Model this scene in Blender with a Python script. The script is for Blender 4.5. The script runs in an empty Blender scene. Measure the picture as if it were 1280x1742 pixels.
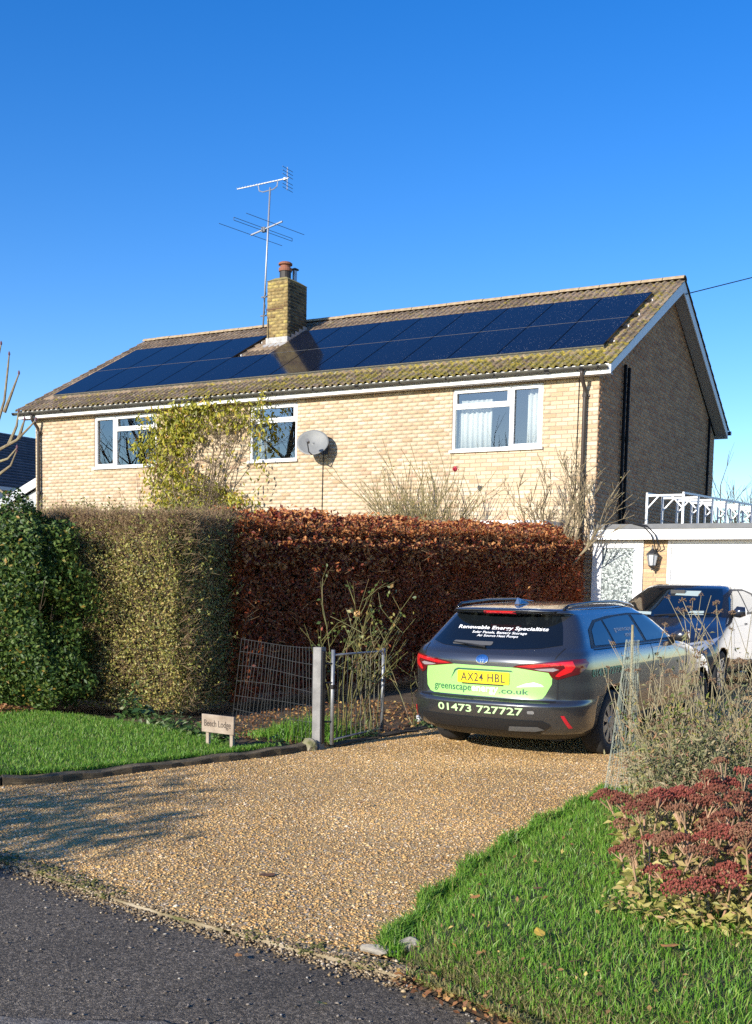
import bpy, bmesh, math, random
import numpy as np
from mathutils import Vector, Matrix
from mathutils.bvhtree import BVHTree
R = math.radians
rng = np.random.default_rng(7)
random.seed(7)
scene = bpy.context.scene
col = scene.collection

# ------------------------------------------------------------------ camera
CAM = np.array([6.7302, -19.701, 1.4852])
F_PX, SHIFT_PX = 1931.5, 305.26
YAW, PITCH, ROLL = -0.5144, -0.0878, 0.0208
fwd = np.array([math.sin(YAW) * math.cos(PITCH), math.cos(YAW) * math.cos(PITCH), math.sin(PITCH)])
rgt = np.array([math.cos(YAW), -math.sin(YAW), 0.0])
upv = np.cross(rgt, fwd)
c_, s_ = math.cos(ROLL), math.sin(ROLL)
r2, u2 = c_ * rgt + s_ * upv, -s_ * rgt + c_ * upv
camd = bpy.data.cameras.new('camera')
cam = bpy.data.objects.new('camera', camd)
col.objects.link(cam)
M = Matrix(((r2[0], u2[0], -fwd[0], CAM[0]), (r2[1], u2[1], -fwd[1], CAM[1]), (r2[2], u2[2], -fwd[2], CAM[2]), (0, 0, 0, 1)))
cam.matrix_world = M
camd.sensor_fit = 'VERTICAL'
camd.sensor_height = 24.0
camd.lens = 24.0 * F_PX / 1742.0
camd.shift_y = SHIFT_PX / 1742.0
camd.clip_end = 3000
camd.clip_start = 0.05
scene.camera = cam

# ------------------------------------------------------------------ sky, sun, exposure
SUN_EL, SUN_AZ = R(19.5), R(10.5)          # azimuth: light travels towards +y, turned SUN_AZ towards +x
world = bpy.data.worlds.new('World')
scene.world = world
world.use_nodes = True
wn = world.node_tree
wn.nodes.clear()
sky = wn.nodes.new('ShaderNodeTexSky')
sky.sky_type = 'NISHITA'
sky.sun_disc = False
sky.sun_elevation = SUN_EL
sky.sun_rotation = math.pi + SUN_AZ
sky.altitude = 0
sky.air_density = 1.0
sky.dust_density = 0.15
sky.ozone_density = 3.0
hsv = wn.nodes.new('ShaderNodeHueSaturation')
hsv.inputs['Saturation'].default_value = 1.37
hsv.inputs['Hue'].default_value = 0.515
hsv.inputs['Value'].default_value = 1.0
bg = wn.nodes.new('ShaderNodeBackground')
bg.inputs['Strength'].default_value = 0.135
wo = wn.nodes.new('ShaderNodeOutputWorld')
wn.links.new(sky.outputs[0], hsv.inputs['Color'])
wn.links.new(hsv.outputs[0], bg.inputs[0])
wn.links.new(bg.outputs[0], wo.inputs[0])
sund = bpy.data.lights.new('sun', 'SUN')
sund.energy = 4.6
sund.angle = R(0.55)
sund.color = (1.0, 0.93, 0.82)
sun = bpy.data.objects.new('sun', sund)
col.objects.link(sun)
sdir = Vector((math.sin(SUN_AZ) * math.cos(SUN_EL), math.cos(SUN_AZ) * math.cos(SUN_EL), -math.sin(SUN_EL)))
sun.rotation_euler = sdir.to_track_quat('-Z', 'Y').to_euler()
sun.location = (-4, -30, 20)
vs = scene.view_settings
vs.view_transform = 'Standard'
vs.look = 'None'
vs.exposure = 0.66
vs.gamma = 1.0
vs.use_curve_mapping = False
scene.cycles.use_denoising = False
scene.cycles.max_bounces = 8
scene.cycles.transparent_max_bounces = 12

# ------------------------------------------------------------------ materials
MATS = {}
def mat(name, color=(0.5, 0.5, 0.5), rough=0.6, metal=0.0, ramp=None, scale=None, noise=None, bump=0.0, bump_scale=60.0,
        attr=False, transl=0.0, coat=0.0, spec=0.5, coords='Object', detail=4.0, alpha=None):
    """Principled material. ramp: list of (pos, rgb) driven by per-piece random value (attr) or by noise of the given scale."""
    if name in MATS:
        return MATS[name]
    m = bpy.data.materials.new(name)
    m.use_nodes = True
    nt = m.node_tree
    bs = nt.nodes['Principled BSDF']
    out = nt.nodes['Material Output']
    bs.inputs['Base Color'].default_value = (*color, 1)
    bs.inputs['Roughness'].default_value = rough
    bs.inputs['Metallic'].default_value = metal
    bs.inputs['Coat Weight'].default_value = coat
    bs.inputs['Coat Roughness'].default_value = 0.04
    bs.inputs['Specular IOR Level'].default_value = spec
    tc = nt.nodes.new('ShaderNodeTexCoord')
    N, L = nt.nodes.new, nt.links.new
    if coords == 'World':
        ge = N('ShaderNodeNewGeometry'); tc = None; cout = ge.outputs['Position']
    else:
        cout = tc.outputs[coords]
    csrc = None
    if ramp:
        cr = N('ShaderNodeValToRGB')
        e = cr.color_ramp.elements
        while len(e) < len(ramp):
            e.new(0.5)
        for i, (p, c) in enumerate(ramp):
            e[i].position = p
            e[i].color = (*c, 1)
        if attr:
            at = N('ShaderNodeAttribute'); at.attribute_name = 'rnd'
            oi = N('ShaderNodeObjectInfo')
            ad = N('ShaderNodeMath'); ad.operation = 'ADD'
            fr = N('ShaderNodeMath'); fr.operation = 'FRACT'
            L(at.outputs['Fac'], ad.inputs[0]); L(oi.outputs['Random'], ad.inputs[1])
            L(ad.outputs[0], fr.inputs[0]); L(fr.outputs[0], cr.inputs[0])
        else:
            nz = N('ShaderNodeTexNoise'); nz.inputs['Scale'].default_value = scale or 3; nz.inputs['Detail'].default_value = detail
            L(cout, nz.inputs['Vector']); L(nz.outputs['Fac'], cr.inputs[0])
        csrc = cr.outputs[0]
    if noise:      # (scale, amount): value variation
        n2 = N('ShaderNodeTexNoise'); n2.inputs['Scale'].default_value = noise[0]; n2.inputs['Detail'].default_value = 5
        L(cout, n2.inputs['Vector'])
        mr = N('ShaderNodeMapRange'); mr.inputs[1].default_value = 0.3; mr.inputs[2].default_value = 0.7
        mr.inputs[3].default_value = 1 - noise[1]; mr.inputs[4].default_value = 1 + noise[1]
        L(n2.outputs['Fac'], mr.inputs[0])
        mx = N('ShaderNodeVectorMath'); mx.operation = 'SCALE'
        if csrc: L(csrc, mx.inputs[0])
        else: mx.inputs[0].default_value = color
        L(mr.outputs[0], mx.inputs['Scale'])
        csrc = mx.outputs[0]
    if csrc:
        L(csrc, bs.inputs['Base Color'])
    if bump:
        b = N('ShaderNodeBump'); b.inputs['Strength'].default_value = bump; b.inputs['Distance'].default_value = 0.01
        nb = N('ShaderNodeTexNoise'); nb.inputs['Scale'].default_value = bump_scale; nb.inputs['Detail'].default_value = 6
        L(cout, nb.inputs['Vector']); L(nb.outputs['Fac'], b.inputs['Height']); L(b.outputs[0], bs.inputs['Normal'])
    if transl:
        tb = N('ShaderNodeBsdfTranslucent'); ms = N('ShaderNodeMixShader'); ms.inputs[0].default_value = transl
        if csrc: L(csrc, tb.inputs[0])
        else: tb.inputs[0].default_value = (*color, 1)
        L(bs.outputs[0], ms.inputs[1]); L(tb.outputs[0], ms.inputs[2]); L(ms.outputs[0], out.inputs[0])
    MATS[name] = m
    return m

def glass_mat(name, tint=(0.9, 0.95, 0.95), refl=0.08, rough=0.0):
    if name in MATS: return MATS[name]
    m = bpy.data.materials.new(name); m.use_nodes = True
    nt = m.node_tree; nt.nodes.clear()
    o = nt.nodes.new('ShaderNodeOutputMaterial'); t = nt.nodes.new('ShaderNodeBsdfTransparent'); g = nt.nodes.new('ShaderNodeBsdfGlossy')
    fz = nt.nodes.new('ShaderNodeFresnel'); fz.inputs[0].default_value = 1.5
    ad = nt.nodes.new('ShaderNodeMath'); ad.operation = 'MULTIPLY_ADD'; ad.inputs[1].default_value = 1.6; ad.inputs[2].default_value = refl
    ad.use_clamp = True
    mx = nt.nodes.new('ShaderNodeMixShader'); t.inputs[0].default_value = (*tint, 1); g.inputs[0].default_value = (1, 1, 1, 1); g.inputs['Roughness'].default_value = rough
    nt.links.new(fz.outputs[0], ad.inputs[0]); nt.links.new(ad.outputs[0], mx.inputs[0])
    nt.links.new(t.outputs[0], mx.inputs[1]); nt.links.new(g.outputs[0], mx.inputs[2]); nt.links.new(mx.outputs[0], o.inputs[0])
    MATS[name] = m
    return m

# ------------------------------------------------------------------ object helpers
WM = {}                                     # world matrix of every object made here
def setp(o, label=None, cat=None, group=None, kind=None):
    if label: o['label'] = label
    if cat: o['category'] = cat
    if group: o['group'] = group
    if kind: o['kind'] = kind
    return o
def link(o, parent=None, world=None):
    """link an object whose mesh is in world coordinates (or in the frame `world`)"""
    col.objects.link(o)
    w = world or Matrix.Identity(4)
    o.matrix_basis = w
    WM[o.name] = w
    if parent is not None:
        o.parent = parent
        o.matrix_parent_inverse = WM[parent.name].inverted()
    return o
def thing(name, label, cat, loc=(0, 0, 0), rotz=0.0, group=None):
    o = bpy.data.objects.new(name, None)
    o.empty_display_size = 0.2
    col.objects.link(o)
    w = Matrix.Translation(loc) @ Matrix.Rotation(rotz, 4, 'Z')
    o.matrix_basis = w
    WM[o.name] = w
    return setp(o, label, cat, group)
def mesh_np(name, V, F, rnd=None, material=None, smooth=False):
    """V (n,3); F (m,k) one k for all faces; rnd per vertex"""
    me = bpy.data.meshes.new(name)
    V = np.ascontiguousarray(V, dtype=np.float32); F = np.ascontiguousarray(F, dtype=np.int32)
    n, m, k = len(V), len(F), F.shape[1]
    me.vertices.add(n); me.vertices.foreach_set('co', V.ravel())
    me.loops.add(m * k); me.loops.foreach_set('vertex_index', F.ravel())
    me.polygons.add(m)
    me.polygons.foreach_set('loop_start', np.arange(0, m * k, k, dtype=np.int32))
    me.polygons.foreach_set('loop_total', np.full(m, k, dtype=np.int32))
    if smooth: me.polygons.foreach_set('use_smooth', np.ones(m, dtype=bool))
    if rnd is not None:
        a = me.attributes.new('rnd', 'FLOAT', 'POINT'); a.data.foreach_set('value', np.ascontiguousarray(rnd, dtype=np.float32))
    me.update(calc_edges=True)
    if material: me.materials.append(material)
    return me
class MB:
    def __init__(self): self.v = []; self.f = []
    def add(self, vs, fs):
        b = len(self.v); self.v.extend([tuple(map(float, q)) for q in vs]); self.f.extend([tuple(i + b for i in q) for q in fs]); return self
    def box(self, x0, x1, y0, y1, z0, z1):
        return self.add([(x0,y0,z0),(x1,y0,z0),(x1,y1,z0),(x0,y1,z0),(x0,y0,z1),(x1,y0,z1),(x1,y1,z1),(x0,y1,z1)],
                        [(0,3,2,1),(4,5,6,7),(0,1,5,4),(1,2,6,5),(2,3,7,6),(3,0,4,7)])
    def beam(self, a, b, w, h, up=(0, 0, 1)):
        a, b = Vector(a), Vector(b); d = (b - a).normalized(); s = d.cross(Vector(up))
        if s.length < 1e-4: s = d.cross(Vector((1, 0, 0)))
        s.normalize(); t = s.cross(d).normalized(); s = s * w / 2; t = t * h / 2
        P = [a - s - t, a + s - t, a + s + t, a - s + t, b - s - t, b + s - t, b + s + t, b - s + t]
        return self.add(P, [(0,1,2,3),(7,6,5,4),(0,4,5,1),(1,5,6,2),(2,6,7,3),(3,7,4,0)])
    def tube(self, pts, r, n=8, cap=True):
        pts = [Vector(q) for q in pts]; rs = r if hasattr(r, '__len__') else [r] * len(pts)
        b = len(self.v); prev = None
        for i, q in enumerate(pts):
            d = (pts[min(i + 1, len(pts) - 1)] - pts[max(i - 1, 0)])
            d = d.normalized() if d.length > 1e-9 else Vector((0, 0, 1))
            ref = prev if prev is not None else (Vector((0, 0, 1)) if abs(d.z) < .9 else Vector((1, 0, 0)))
            s = d.cross(ref)
            if s.length < 1e-5: s = d.cross(Vector((0, 1, 0.3)))
            s.normalize(); t = s.cross(d); prev = t
            for k in range(n):
                a = 2 * math.pi * k / n; w = q + (s * math.cos(a) + t * math.sin(a)) * rs[i]
                self.v.append((w.x, w.y, w.z))
        for i in range(len(pts) - 1):
            for k in range(n):
                k2 = (k + 1) % n; self.f.append((b + i*n + k, b + i*n + k2, b + (i+1)*n + k2, b + (i+1)*n + k))
        if cap:
            self.f.append(tuple(b + k for k in range(n))[::-1]); e = b + (len(pts) - 1) * n; self.f.append(tuple(e + k for k in range(n)))
        return self
    def lathe(self, prof, c=(0, 0, 0), n=16):
        """profile of (r, z)"""
        b = len(self.v)
        for r, z in prof:
            for k in range(n):
                a = 2 * math.pi * k / n; self.v.append((c[0] + r * math.cos(a), c[1] + r * math.sin(a), c[2] + z))
        for i in range(len(prof) - 1):
            for k in range(n):
                k2 = (k + 1) % n; self.f.append((b + i*n + k, b + i*n + k2, b + (i+1)*n + k2, b + (i+1)*n + k))
        self.f.append(tuple(b + k for k in range(n))[::-1]); e = b + (len(prof) - 1) * n; self.f.append(tuple(e + k for k in range(n)))
        return self
    def prism(self, poly, axis, a, b):
        """extrude a 2D polygon along axis (0,1,2) from a to b"""
        def P(q, w):
            return (w, q[0], q[1]) if axis == 0 else ((q[0], w, q[1]) if axis == 1 else (q[0], q[1], w))
        n = len(poly); vs = [P(q, a) for q in poly] + [P(q, b) for q in poly]
        fs = [tuple(range(n))[::-1], tuple(range(n, 2*n))] + [(i, (i+1) % n, n + (i+1) % n, n + i) for i in range(n)]
        return self.add(vs, fs)
    def mesh(self, name, m=None, smooth=False, recalc=True):
        me = bpy.data.meshes.new(name); me.from_pydata(self.v, [], self.f)
        if recalc:
            bm = bmesh.new(); bm.from_mesh(me); bmesh.ops.recalc_face_normals(bm, faces=bm.faces); bm.to_mesh(me); bm.free()
        if smooth: me.polygons.foreach_set('use_smooth', np.ones(len(me.polygons), dtype=bool))
        if m: me.materials.append(m)
        return me
    def build(self, name, m, parent=None, smooth=False, bevel=0.0, world=None):
        o = bpy.data.objects.new(name, self.mesh(name, m, smooth))
        link(o, parent, world)
        if bevel:
            b = o.modifiers.new('bevel', 'BEVEL'); b.width = bevel; b.segments = 2; b.limit_method = 'ANGLE'; b.angle_limit = R(40)
        return o
def obj(name, me, parent=None, world=None):
    return link(bpy.data.objects.new(name, me), parent, world)
def inst(name, me, w, parent):
    """a copy sharing mesh data, at world matrix w, child of parent"""
    o = bpy.data.objects.new(name, me); return link(o, parent, w)

def gz(y):
    return np.interp(y, [-9.0, -1.0], [0.0, 0.25])

# ------------------------------------------------------------------ scatter helpers
def unit(a):
    return a / (np.linalg.norm(a, axis=-1, keepdims=True) + 1e-9)
def leaf_mesh(name, pos, nrm, size, material, aspect=0.55, fold=0.25, rnd=None, long_dir=None, curl=0.0):
    """diamond-shaped folded leaves, two triangles each"""
    n = len(pos); nrm = unit(nrm)
    t = long_dir if long_dir is not None else rng.normal(size=(n, 3))
    t = unit(t - (t * nrm).sum(1, keepdims=True) * nrm); s = np.cross(nrm, t)
    L = size[:, None] if hasattr(size, '__len__') else np.full((n, 1), size)
    b = pos - t * L * .5; e = pos + t * L * .5 - nrm * L * curl
    l = pos + s * L * aspect * .5 + nrm * L * fold * .3; r = pos - s * L * aspect * .5 + nrm * L * fold * .3
    V = np.stack([b, r, e, l], 1).reshape(-1, 3)
    i = np.arange(n)[:, None] * 4
    F = np.concatenate([i + np.array([[0, 1, 2]]), i + np.array([[0, 2, 3]])], 1).reshape(-1, 3)
    if rnd is None: rnd = rng.random(n)
    return mesh_np(name, V, F, np.repeat(rnd, 4), material)
def sticks_mesh(name, a, b, r, material, rnd=None):
    """thin three-sided sticks from a to b"""
    n = len(a); d = unit(b - a); ref = rng.normal(size=(n, 3)); s = unit(np.cross(d, ref)); t = np.cross(d, s)
    rr = r[:, None] if hasattr(r, '__len__') else r
    V = []
    for p, k in ((a, 1.0), (b, 0.55)):
        for ang in (0, 2.094, 4.189):
            V.append(p + (s * math.cos(ang) + t * math.sin(ang)) * rr * k)
    V = np.stack(V, 1).reshape(-1, 3); i = np.arange(n)[:, None] * 6
    F = np.concatenate([i + np.array([[0, 1, 4, 3]]), i + np.array([[1, 2, 5, 4]]), i + np.array([[2, 0, 3, 5]])], 1).reshape(-1, 4)
    if rnd is None: rnd = rng.random(n)
    return mesh_np(name, V, F, np.repeat(rnd, 6), material)
def blades_mesh(name, pos, h, w, material, lean=0.35, rnd=None, dirs=None):
    n = len(pos); ang = rng.random(n) * 2 * math.pi
    s = np.stack([np.cos(ang), np.sin(ang), np.zeros(n)], 1); la = rng.random(n) * 2 * math.pi
    ld = np.stack([np.cos(la), np.sin(la), np.zeros(n)], 1) * (rng.random(n)[:, None] * lean * 2)
    if dirs is not None: ld = ld + dirs
    H = h[:, None]; up = np.array([[0, 0, 1.0]])
    m = pos + up * H * .55 + ld * H * .35; t = pos + up * H * (1 - .25 * np.linalg.norm(ld, axis=1, keepdims=True)) + ld * H
    ww = (w[:, None] if hasattr(w, '__len__') else w)
    V = np.stack([pos - s * ww, pos + s * ww, m + s * ww * .75, m - s * ww * .75, t], 1).reshape(-1, 3)
    i = np.arange(n)[:, None] * 5
    F = np.concatenate([i + np.array([[0, 1, 2]]), i + np.array([[0, 2, 3]]), i + np.array([[3, 2, 4]])], 1).reshape(-1, 3)
    if rnd is None: rnd = rng.random(n)
    return mesh_np(name, V, F, np.repeat(rnd, 5), material)
def stones_mesh(name, pos, size, material, flat=0.6):
    n = len(pos)
    base = np.array([[1,0,0],[0,1,0],[-1,0,0],[0,-1,0],[0,0,1],[0,0,-1]], float)
    a = rng.random(n) * 6.283; ca, sa = np.cos(a), np.sin(a)
    V = base[None] * (1 + rng.uniform(-.35, .35, (n, 6, 1))) * size[:, None, None] * rng.uniform(.7, 1.3, (n, 1, 3))
    V[:, :, 2] *= flat; V[:, :, 0] += rng.uniform(-.3, .3, (n, 6)) * size[:, None]
    x = V[:, :, 0] * ca[:, None] - V[:, :, 1] * sa[:, None]; y = V[:, :, 0] * sa[:, None] + V[:, :, 1] * ca[:, None]
    V = np.stack([x, y, V[:, :, 2]], 2) + pos[:, None, :]
    f = np.array([[0,1,4],[1,2,4],[2,3,4],[3,0,4],[1,0,5],[2,1,5],[3,2,5],[0,3,5]])
    F = (np.arange(n)[:, None, None] * 6 + f[None]).reshape(-1, 3)
    return mesh_np(name, V.reshape(-1, 3), F, np.repeat(rng.random(n), 6), material)
def in_poly(P, poly):
    x, y = P[:, 0], P[:, 1]; c = np.zeros(len(P), bool); n = len(poly)
    for i in range(n):
        x0, y0 = poly[i]; x1, y1 = poly[(i + 1) % n]
        with np.errstate(divide='ignore', invalid='ignore'):
            c ^= ((y0 > y) != (y1 > y)) & (x < (x1 - x0) * (y - y0) / (y1 - y0 + 1e-12) + x0)
    return c
def scatter(poly, n):
    poly = np.array(poly); lo, hi = poly.min(0), poly.max(0)
    P = rng.uniform(lo, hi, (int(n), 2)); return P[in_poly(P, poly)]
def rescatter(poly, count):
    poly = np.array(poly); lo, hi = poly.min(0), poly.max(0); out = []; got = 0
    while got < count:
        P = rng.uniform(lo, hi, (int(count) + 10, 2)); P = P[in_poly(P, poly)]; out.append(P); got += len(P)
    return np.concatenate(out)[:int(count)]
def grow(mb, tips, p, d, L, r, depth, spread=0.7, up=0.15, seg=4, kids=(2, 4), shrink=0.68, wob=0.25, n=5, rmin=0.0025):
    pts = [Vector(p)]; d = Vector(d).normalized(); dirs = []
    for i in range(seg):
        d = (d + Vector((random.uniform(-wob, wob), random.uniform(-wob, wob), random.uniform(-wob, wob) + up)) * .5).normalized()
        pts.append(pts[-1] + d * L / seg); dirs.append(d.copy())
    r1 = max(r * .55, rmin * .8)
    mb.tube(pts, [r + (r1 - r) * i / seg for i in range(seg + 1)], n=n if depth > 0 else 4, cap=False)
    tips.append((pts[-1], d))
    if depth <= 0:
        for i in range(1, seg): tips.append((pts[i], dirs[i]))
        return
    for k in range(random.randint(*kids)):
        i = random.randint(max(1, seg // 3), seg)
        dd = (dirs[i - 1] + Vector((random.uniform(-1, 1), random.uniform(-1, 1), random.uniform(-.4, 1))) * spread).normalized()
        grow(mb, tips, pts[i], dd, L * shrink * random.uniform(.7, 1.15), max(r1 * .8, rmin), depth - 1, spread, up, max(2, seg - 1), kids, shrink, wob, n, rmin)
# ------------------------------------------------------------------ ground, road, drive, lawns
def sheet(name, poly, zf, m, ys=(-9.0, -1.0), kind='structure', sub=0):
    bm = bmesh.new()
    f = bm.faces.new([bm.verts.new((x, y, 0)) for x, y in poly])
    for y in ys:
        bmesh.ops.bisect_plane(bm, geom=list(bm.verts) + list(bm.edges) + list(bm.faces), plane_co=(0, y, 0), plane_no=(0, 1, 0))
    bmesh.ops.triangulate(bm, faces=bm.faces[:])
    if sub:
        for _ in range(12):
            es = [e for e in bm.edges if e.calc_length() > sub]
            if not es: break
            bmesh.ops.subdivide_edges(bm, edges=es, cuts=1); bmesh.ops.triangulate(bm, faces=[q for q in bm.faces if len(q.verts) > 3])
    for v in bm.verts: v.co.z = zf(v.co.x, v.co.y)
    bmesh.ops.recalc_face_normals(bm, faces=bm.faces)
    if sum(q.normal.z for q in bm.faces) < 0: bmesh.ops.reverse_faces(bm, faces=bm.faces[:])
    me = bpy.data.meshes.new(name); bm.to_mesh(me); bm.free(); me.materials.append(m)
    me.polygons.foreach_set('use_smooth', np.ones(len(me.polygons), dtype=bool))
    o = obj(name, me); o['kind'] = kind
    return o

m_soil = mat('soil', ramp=[(0.3, (0.055, 0.032, 0.015)), (0.55, (0.095, 0.06, 0.030)), (0.75, (0.14, 0.095, 0.05))], scale=9, rough=0.95, bump=0.9, bump_scale=40)
m_field = mat('field', ramp=[(0.3, (0.05, 0.07, 0.02)), (0.6, (0.07, 0.10, 0.03)), (0.8, (0.10, 0.10, 0.05))], scale=0.6, rough=0.95)
m_turf = mat('turf', ramp=[(0.3, (0.05, 0.06, 0.018)), (0.55, (0.075, 0.08, 0.026)), (0.8, (0.10, 0.08, 0.036))], scale=7, rough=0.95, bump=0.5)

def voronoi_ground(name, scale, ramp, rough, bump, patch=None, wet=0.0):
    m = bpy.data.materials.new(name); m.use_nodes = True; nt = m.node_tree; bs = nt.nodes['Principled BSDF']
    N, L = nt.nodes.new, nt.links.new
    tc = N('ShaderNodeTexCoord'); vo = N('ShaderNodeTexVoronoi'); vo.inputs['Scale'].default_value = scale
    nz = N('ShaderNodeTexNoise'); nz.inputs['Scale'].default_value = scale * .8; nz.inputs['Detail'].default_value = 2
    mv = N('ShaderNodeMix'); mv.data_type = 'VECTOR'; mv.inputs[0].default_value = .03
    L(tc.outputs['Object'], nz.inputs['Vector']); L(tc.outputs['Object'], mv.inputs[4]); L(nz.outputs['Color'], mv.inputs[5]); L(mv.outputs[1], vo.inputs['Vector'])
    sep = N('ShaderNodeSeparateColor'); L(vo.outputs['Color'], sep.inputs[0])
    cr = N('ShaderNodeValToRGB'); e = cr.color_ramp.elements
    while len(e) < len(ramp): e.new(.5)
    for i, (p, c) in enumerate(ramp): e[i].position = p; e[i].color = (*c, 1)
    L(sep.outputs[0], cr.inputs[0])
    big = N('ShaderNodeTexNoise'); big.inputs['Scale'].default_value = patch[0] if patch else .8; big.inputs['Detail'].default_value = 5
    L(tc.outputs['Object'], big.inputs['Vector'])
    mr = N('ShaderNodeMapRange'); mr.inputs[1].default_value = .3; mr.inputs[2].default_value = .7
    a = patch[1] if patch else .15; mr.inputs[3].default_value = 1 - a; mr.inputs[4].default_value = 1 + a; L(big.outputs['Fac'], mr.inputs[0])
    sc = N('ShaderNodeVectorMath'); sc.operation = 'SCALE'; L(cr.outputs[0], sc.inputs[0]); L(mr.outputs[0], sc.inputs['Scale']); L(sc.outputs[0], bs.inputs['Base Color'])
    bs.inputs['Roughness'].default_value = rough
    b = N('ShaderNodeBump'); b.inputs['Strength'].default_value = bump; b.inputs['Distance'].default_value = .01; b.invert = True
    L(vo.outputs['Distance'], b.inputs['Height']); L(b.outputs[0], bs.inputs['Normal'])
    return m
GR = [(0.0, (0.204, 0.108, 0.038)), (0.1, (0.367, 0.208, 0.069)), (0.25, (0.53, 0.341, 0.118)), (0.42, (0.469, 0.265, 0.091)), (0.55, (0.612, 0.416, 0.167)), (0.68, (0.51, 0.294, 0.118)), (0.8, (0.673, 0.501, 0.236)), (0.9, (0.428, 0.255, 0.118)), (0.96, (0.796, 0.662, 0.47)), (1.0, (0.286, 0.189, 0.125))]
m_gravel = voronoi_ground('gravel_bed', 72, GR, .9, 1.0, (.8, .2))
m_stone = mat('gravel_stone', ramp=GR, attr=True, rough=.75, noise=(.8, .16))
m_road = voronoi_ground('asphalt', 120, [(0, (.035, .028, .02)), (.35, (.092, .073, .051)), (.7, (.158, .126, .09)), (1, (.33, .27, .20))], .85, 1.0, (1.1, .22))
m_chip = mat('road_chipping', ramp=[(0, (.05, .045, .04)), (.5, (.12, .10, .085)), (.85, (.22, .185, .15)), (1, (.40, .37, .32))], attr=True, rough=.8)

ROAD_EDGE = [(-45, -5.0), (-10, -12.75), (-3, -14.42), (2.09, -15.49), (3.11, -15.71), (3.88, -15.82), (4.77, -15.92), (5.26, -16.14), (6.5, -16.62), (10, -18.0), (45, -30)]
LAWN_EDGE = [(-2.6, -14.45), (-1.2, -14.42), (-0.4, -14.16), (0.22, -13.80), (0.47, -13.46), (0.60, -12.97), (0.72, -12.39), (0.86, -11.79), (0.95, -11.27), (0.98, -10.80)]
DRIVE_R = [(4.56, -15.72), (4.46, -15.42), (4.33, -14.84), (4.20, -13.98), (4.10, -13.01), (4.07, -11.89), (4.06, -11.29)]

BIG = 420
g = sheet('ground', [(-BIG, -BIG), (BIG, -BIG), (BIG, BIG), (-BIG, BIG)], lambda x, y: gz(y) - .03, m_soil)
fld = sheet('back_garden_field', [(-BIG, 12), (BIG, 12), (BIG, BIG), (-BIG, BIG)], lambda x, y: .226, m_field)
road = sheet('road', ROAD_EDGE + [(x - 1.6, y - 5.2) for x, y in reversed(ROAD_EDGE)], lambda x, y: -.022, m_road, ys=())
far_verge = sheet('verge_opposite', [(x - 1.62, y - 5.22) for x, y in ROAD_EDGE] + [(45, -60), (-60, -60)], lambda x, y: -.018, m_turf, ys=())
# raised, older strip of tarmac with a broken edge along the near lane
PATCH = [(3.15, -17.35), (3.42, -17.16), (3.72, -16.99), (3.98, -16.87), (4.22, -16.72), (4.33, -16.74), (4.36, -16.84), (4.42, -16.92), (4.7, -17.1), (5.6, -17.9), (4.6, -19.4), (2.5, -18.4)]
m_road_old = voronoi_ground('asphalt_old', 110, [(0, (.07, .058, .045)), (.5, (.15, .126, .10)), (1, (.29, .25, .20))], .8, .5, (2, .15))
sheet('road_patch', PATCH, lambda x, y: -.016, m_road_old, ys=())
m_crack = mat('tar_seam', (.008, .008, .009), rough=.9)
cm = MB(); prevq = None
seam = [PATCH[i] for i in range(0, 9)]
dense = []
for (x0, y0), (x1, y1) in zip(seam[:-1], seam[1:]):
    for k in range(7):
        t = k / 7; dense.append((x0 + (x1 - x0) * t + random.uniform(-.012, .012), y0 + (y1 - y0) * t + random.uniform(-.012, .012)))
cm.tube([(x, y, -.0175) for x, y in dense], [random.uniform(.0015, .006) for _ in dense], n=6)
o = cm.build('tar_seam', m_crack); o['kind'] = 'structure'

DRIVE = [(-2.6, -14.45)] + [(1.9, -15.40), (2.43, -15.50), (2.97, -15.62), (3.4, -15.70), (3.78, -15.75), (4.12, -15.78)] + DRIVE_R + [(4.5, -9), (5.6, -6), (6.4, -.2), (-.1, -.2), (.1, -1), (.55, -5), (1.0, -7.3), (1.12, -8.4), (1.05, -10.6)] + LAWN_EDGE[::-1]
drive = sheet('gravel_drive', DRIVE, lambda x, y: gz(y) - .004 + .012 * math.sin(x * 2.1 + y) * math.sin(y * .9), m_gravel, sub=.5)
P = rescatter([(x, y) for x, y in DRIVE if True], 150000)
keep = (P[:, 1] < -8.0) | (rng.random(len(P)) < .25)
trk = np.minimum(np.abs(P[:, 0] - 1.95 - .05 * np.sin(P[:, 1])), np.abs(P[:, 0] - 3.35 - .05 * np.sin(P[:, 1]))); keep &= rng.random(len(P)) > .35 * np.exp(-(trk / .17) ** 2)
P = P[keep]
Z = gz(P[:, 1]) + .000 + .012 * np.sin(P[:, 0] * 2.1 + P[:, 1]) * np.sin(P[:, 1] * .9)
st = obj('gravel', stones_mesh('gravel', np.column_stack([P, Z - .003]), rng.uniform(.0045, .0095, len(P)) * np.where(rng.random(len(P)) < .04, 1.7, 1), m_stone))
setp(st, 'loose golden pea gravel covering the driveway', 'gravel', kind='stuff')
# gravel kicked out over the kerb on to the tarmac
P = rescatter([(x, y + .1) for x, y in ROAD_EDGE[2:8]] + [(x, y - .75) for x, y in reversed(ROAD_EDGE[2:8])], 1900)
d = rng.random(len(P))
yy = np.interp(P[:, 0], [q[0] for q in ROAD_EDGE], [q[1] for q in ROAD_EDGE]); P[:, 1] = yy - .02 - d ** 2.6 * 1.9
st = obj('road_chippings', stones_mesh('road_chippings', np.column_stack([P, np.full(len(P), -.018)]), rng.uniform(.003, .010, len(P)), m_chip))
setp(st, 'pale loose chippings strewn over the dark tarmac', 'gravel', kind='stuff')

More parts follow.
